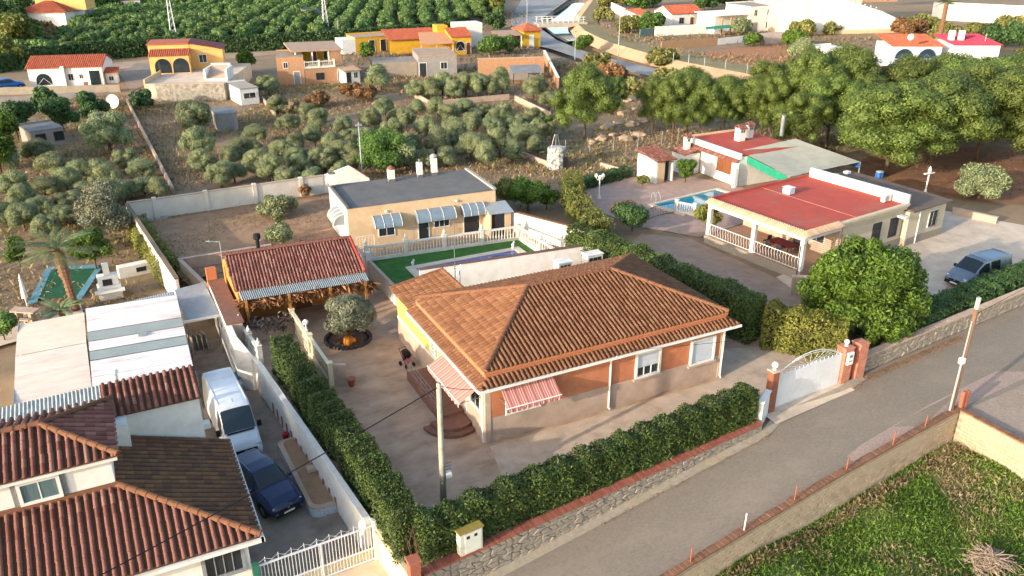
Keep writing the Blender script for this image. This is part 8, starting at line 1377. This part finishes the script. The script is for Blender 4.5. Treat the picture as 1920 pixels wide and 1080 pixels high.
xy = scatter(115000, 14, 36.9, 9.5, 21.8, lambda x, y: y < road_s(x)-.15 and nz(x, y, 1.1)+1.7+max(-1.5, -(max(0, x-31.5)*.5)) > rgg.uniform(-.7, .7)); tufts('lot_grass', 'lush green grass and weeds in the sunken lot', xy, lambda x, y: gz(x, y)-.02, np.full(len(xy), .21), LM['grass'], rgg, w=.013, lean=.7)
xy = scatter(26000, 24, 36.9, 9.5, 21.8, lambda x, y: y < road_s(x)-.15 and nz(x*1.3, y*1.2, .9)-.9+max(0, x-31)*.35 > rgg.uniform(-.6, .6)); tufts('dry_lot_grass', 'dry straw patches in the sunken lot', xy, lambda x, y: gz(x, y)-.02, np.full(len(xy), .26), LM['straw'], rgg, w=.007, lean=.8)
xs_ = np.array([(x, road_s(x)-.45-abs(rgg.normal(0, .25))) for x in rgg.uniform(13, 36.5, 5000)]); tufts('wall_weeds', 'pale weeds along the foot of the block wall', xs_, lambda x, y: gz(x, y-.5)-.02, np.full(len(xs_), .28), LM['straw'], rgg, w=.006, lean=.5)
built = [(4.5, 34.5, 20, 59.5), (15, 28.5, 56, 65), (1, 18.2, 53, 74), (33, 53.5, 28, 65), (52, 63.5, 51, 66), (-14, 5, 20, 54)]
free = lambda x, y: not any(a < x < b and c < y < d for a, b, c, d in built)
xy = scatter(100000, -22, 78, 58, 132, lambda x, y: free(x, y) and nz(x, y, .33)+.5 > rgg.uniform(-1.2, 1.2)); tufts('field_grass', 'dry grass covering the groves and fields', xy, lambda x, y: (gz(x, y) if x < 5 else -.05), np.full(len(xy), .42), LM['dryg'], rgg, w=.035, lean=.7)
xy = scatter(26000, -22, 75, 62, 132, lambda x, y: free(x, y) and nz(x+9, y-4, .25)-.7 > rgg.uniform(-.8, .8)); tufts('field_weeds', 'olive-coloured weeds among the groves', xy, lambda x, y: (gz(x, y) if x < 5 else -.05), np.full(len(xy), .5), LM['weed'], rgg, w=.06, lean=.8)
xy = scatter(26000, 40, 150, 100, 215, lambda x, y: min(seg_d(x, y, CANAL[i], CANAL[i+1]) for i in range(len(CANAL)-1)) > 10 and nz(x, y, .2)+.2 > rgg.uniform(-1, 1)); tufts('canal_scrub', 'dry scrub on the slopes beside the canal', xy, lambda x, y: -.05, np.full(len(xy), .7), LM['dryg'], rgg, w=.09, lean=.7)
xy = np.array([(x, road_n(x)-.15-abs(rgg.normal(0, .35))) for x in rgg.uniform(33.5, 44, 2600)]+[(x, road_n(x)-.3-abs(rgg.normal(0, .15))) for x in rgg.uniform(16, 27, 700)]); tufts('roadside_leaves', 'fallen brown leaves along the street wall', xy, lambda x, y: road_z(x)+.01, np.full(len(xy), .05), LM['brown'], rgg, w=.03, lean=2.5, cat='leaves')
xy = scatter(7000, 1.8, 18, 54, 73, lambda x, y: nz(x, y, .7) > rgg.uniform(-1.5, 1.2) and x > 2.9-(y-54)*.07 and y > 54.5+max(0, 5-x)*.4); tufts('plot_weeds', 'short dry weeds on the walled dirt plot', xy, lambda x, y: 0., np.full(len(xy), .16), LM['dryg'], rgg, w=.03, lean=1.2)
xy = scatter(5000, 58, 92, 44, 66, lambda x, y: nz(x, y, .6)+.3 > rgg.uniform(-1.2, 1.2)); tufts('needle_litter', 'pine needle litter under the pines', xy, lambda x, y: .0, np.full(len(xy), .2), LM['brown'], rgg, w=.05, lean=2.0, cat='litter')
# brushwood heap
t = thing('brushwood_heap', 'heap of dry branches in the corner of the grass lot', 'heap', (30.6, 13.4, -1.8)); bh = MB(); hx, hy, _ = (30.01, 15.05, -1.6)
for k in range(420):
    a = rgg.uniform(0, 6.28); r_ = abs(rgg.normal(0, .55)); x, y = hx+math.cos(a)*r_, hy+math.sin(a)*r_*.7; z = -1.75+max(0, .65-r_*.4)*rgg.random(); d = rgg.normal(0, .22, 3); d[2] *= .5; bh.tube([(x-d[0], y-d[1], z-d[2]), (x+d[0], y+d[1], z+d[2]+.05)], .014, 4)
bh.build('branches', mat('dead_branch', '#9c8a78', '#7d6c5c', scale=6), t, kind='stuff')

# ================================================================ small things
MB().tube([(5.5, 51.5, 3.2), (5.5, 51.5, 4.6), (4.7, 51.7, 4.7)], .03, 5).tube([(4.9, 51.4, 4.68), (4.9, 51.9, 4.68)], .015, 4).solo('antenna_mast', M['galv'], 'bent aerial mast at the left end of the summer house ridge', 'antenna', (5.5, 51.5, 3.2))
t = thing('black_cowl', 'small black chimney cowl behind the summer house ridge', 'chimney', (7.9, 52.3, 3.1)); MB().cyl(7.9, 52.3, 3.0, 4.2, .12, seg=8).build('flue', M['black'], t); MB().lathe(7.9, 52.3, [(.2, 4.1), (.26, 4.2), (.22, 4.45), (.05, 4.5)], 8).build('cowl', M['black'], t)
t = thing('yellow_planter', 'small yellow and black planter under the summer house porch', 'planter', (11.6, 47.3, 0)); MB().lathe(11.6, 47.3, [(.15, 0), (.22, .35), (.2, .4)], 10).build('pot', M['black'], t); MB().lathe(11.6, 47.3, [(.1, .4), (.16, .5), (.12, .7), (.02, .78)], 8).build('plant', MAT['yellow_steel'], t)
fp = [(35.43, 76.96, 0), (39.2, 76.97, 0), (44.25, 74.92, 0), (49.71, 73.92, 0), (55.92, 73.66, 0), (60.66, 74.02, 0)]
t = thing('field_fence', 'thin wire fence on posts along the far side of the dry field', 'fence', fp[0])
for i in range(5):
    n = max(2, int(dist(fp[i], fp[i+1])/2.6))
    for k in range(n): s = k/n; x = fp[i][0]+(fp[i+1][0]-fp[i][0])*s; y = fp[i][1]+(fp[i+1][1]-fp[i][1])*s; MB().tube([(x, y, -.1), (x, y, 1.6)], .03, 5).build('post', M['galv'], t)
for z in (.4, .9, 1.5): MB().tube([(p[0], p[1], z) for p in fp], .008, 3).build('wire', M['galv'], t)
fp = [(90.92, 118.2, 0.4), (92.1, 111.3, 0.4), (94.19, 103.25, 0.4), (97.58, 95.1, 0.4)]
t = thing('canal_fence', 'row of thin posts along the top of the sandy canal bank', 'fence', fp[0])
for i in range(3):
    n = max(2, int(dist(fp[i], fp[i+1])/3))
    for k in range(n): s = k/n; x = fp[i][0]+(fp[i+1][0]-fp[i][0])*s; y = fp[i][1]+(fp[i+1][1]-fp[i][1])*s; MB().tube([(x, y, -.1), (x, y, 2.2)], .05, 4).build('post', M['galv'], t)
rk_ = mat('pale_rock', '#b39c84', '#93795f', rough=.95, scale=1.5, bump=1, bscale=4)
for k, q in enumerate(((51.28, 78.75, 0), (53.47, 79.66, 0), (53.68, 77.54, 0), (58.52, 83.24, 0), (60.75, 88.92, 0), (64.3, 90.82, 0), (55.12, 83.36, 0), (60.88, 84.34, 0), (74.79, 115.72, 0), (76.68, 117.06, 0), (66.42, 95.69, 0), (57.07, 83.97, 0), (49.51, 77.98, 0), (56.13, 78.31, 0))):
    r_ = np.random.default_rng(k); v, f = ico((0, 0, 0), (1, 1), .6, 2); v = v*(1+r_.normal(0, .12, (len(v), 1)))*r_.uniform(.4, .85); b = MB(); b.v = [(q[0]+a*1.2, q[1]+c, .1+d) for a, c, d in v]; b.f = [list(x) for x in f]; b.m = [0]*len(f)
    b.solo('boulder', rk_, 'pale boulder on the rocky slope, %s outward from the lone big pine' % words[k].replace('leftmost', 'first'), 'boulder', (q[0], q[1], 0), 'boulders on the rocky slope')
t = thing('garden_tools', 'stack of folded chairs and boards under the grey carport', 'clutter', (3.4, 49.5, DZ))
for k in range(4): MB(Fr(2.8+k*.28, 49.4, DZ, 15)).bbox(0, .05, 0, .8, 0, .95, .01).build('board', M['galv'] if k % 2 else M['plinth'], t)
t = thing('bicycle_rack', 'low curved metal rack along the white wall by the van', 'rack', (5.2, 41, DZ))
for k in range(9): y = 39.6+k*.32; x = wall_x(y)-.35; MB().tube([(x, y, DZ), (x, y, DZ+.45), (x+.28, y, DZ+.45), (x+.28, y, DZ)], .015, 4).build('hoop', M['galv'], t)
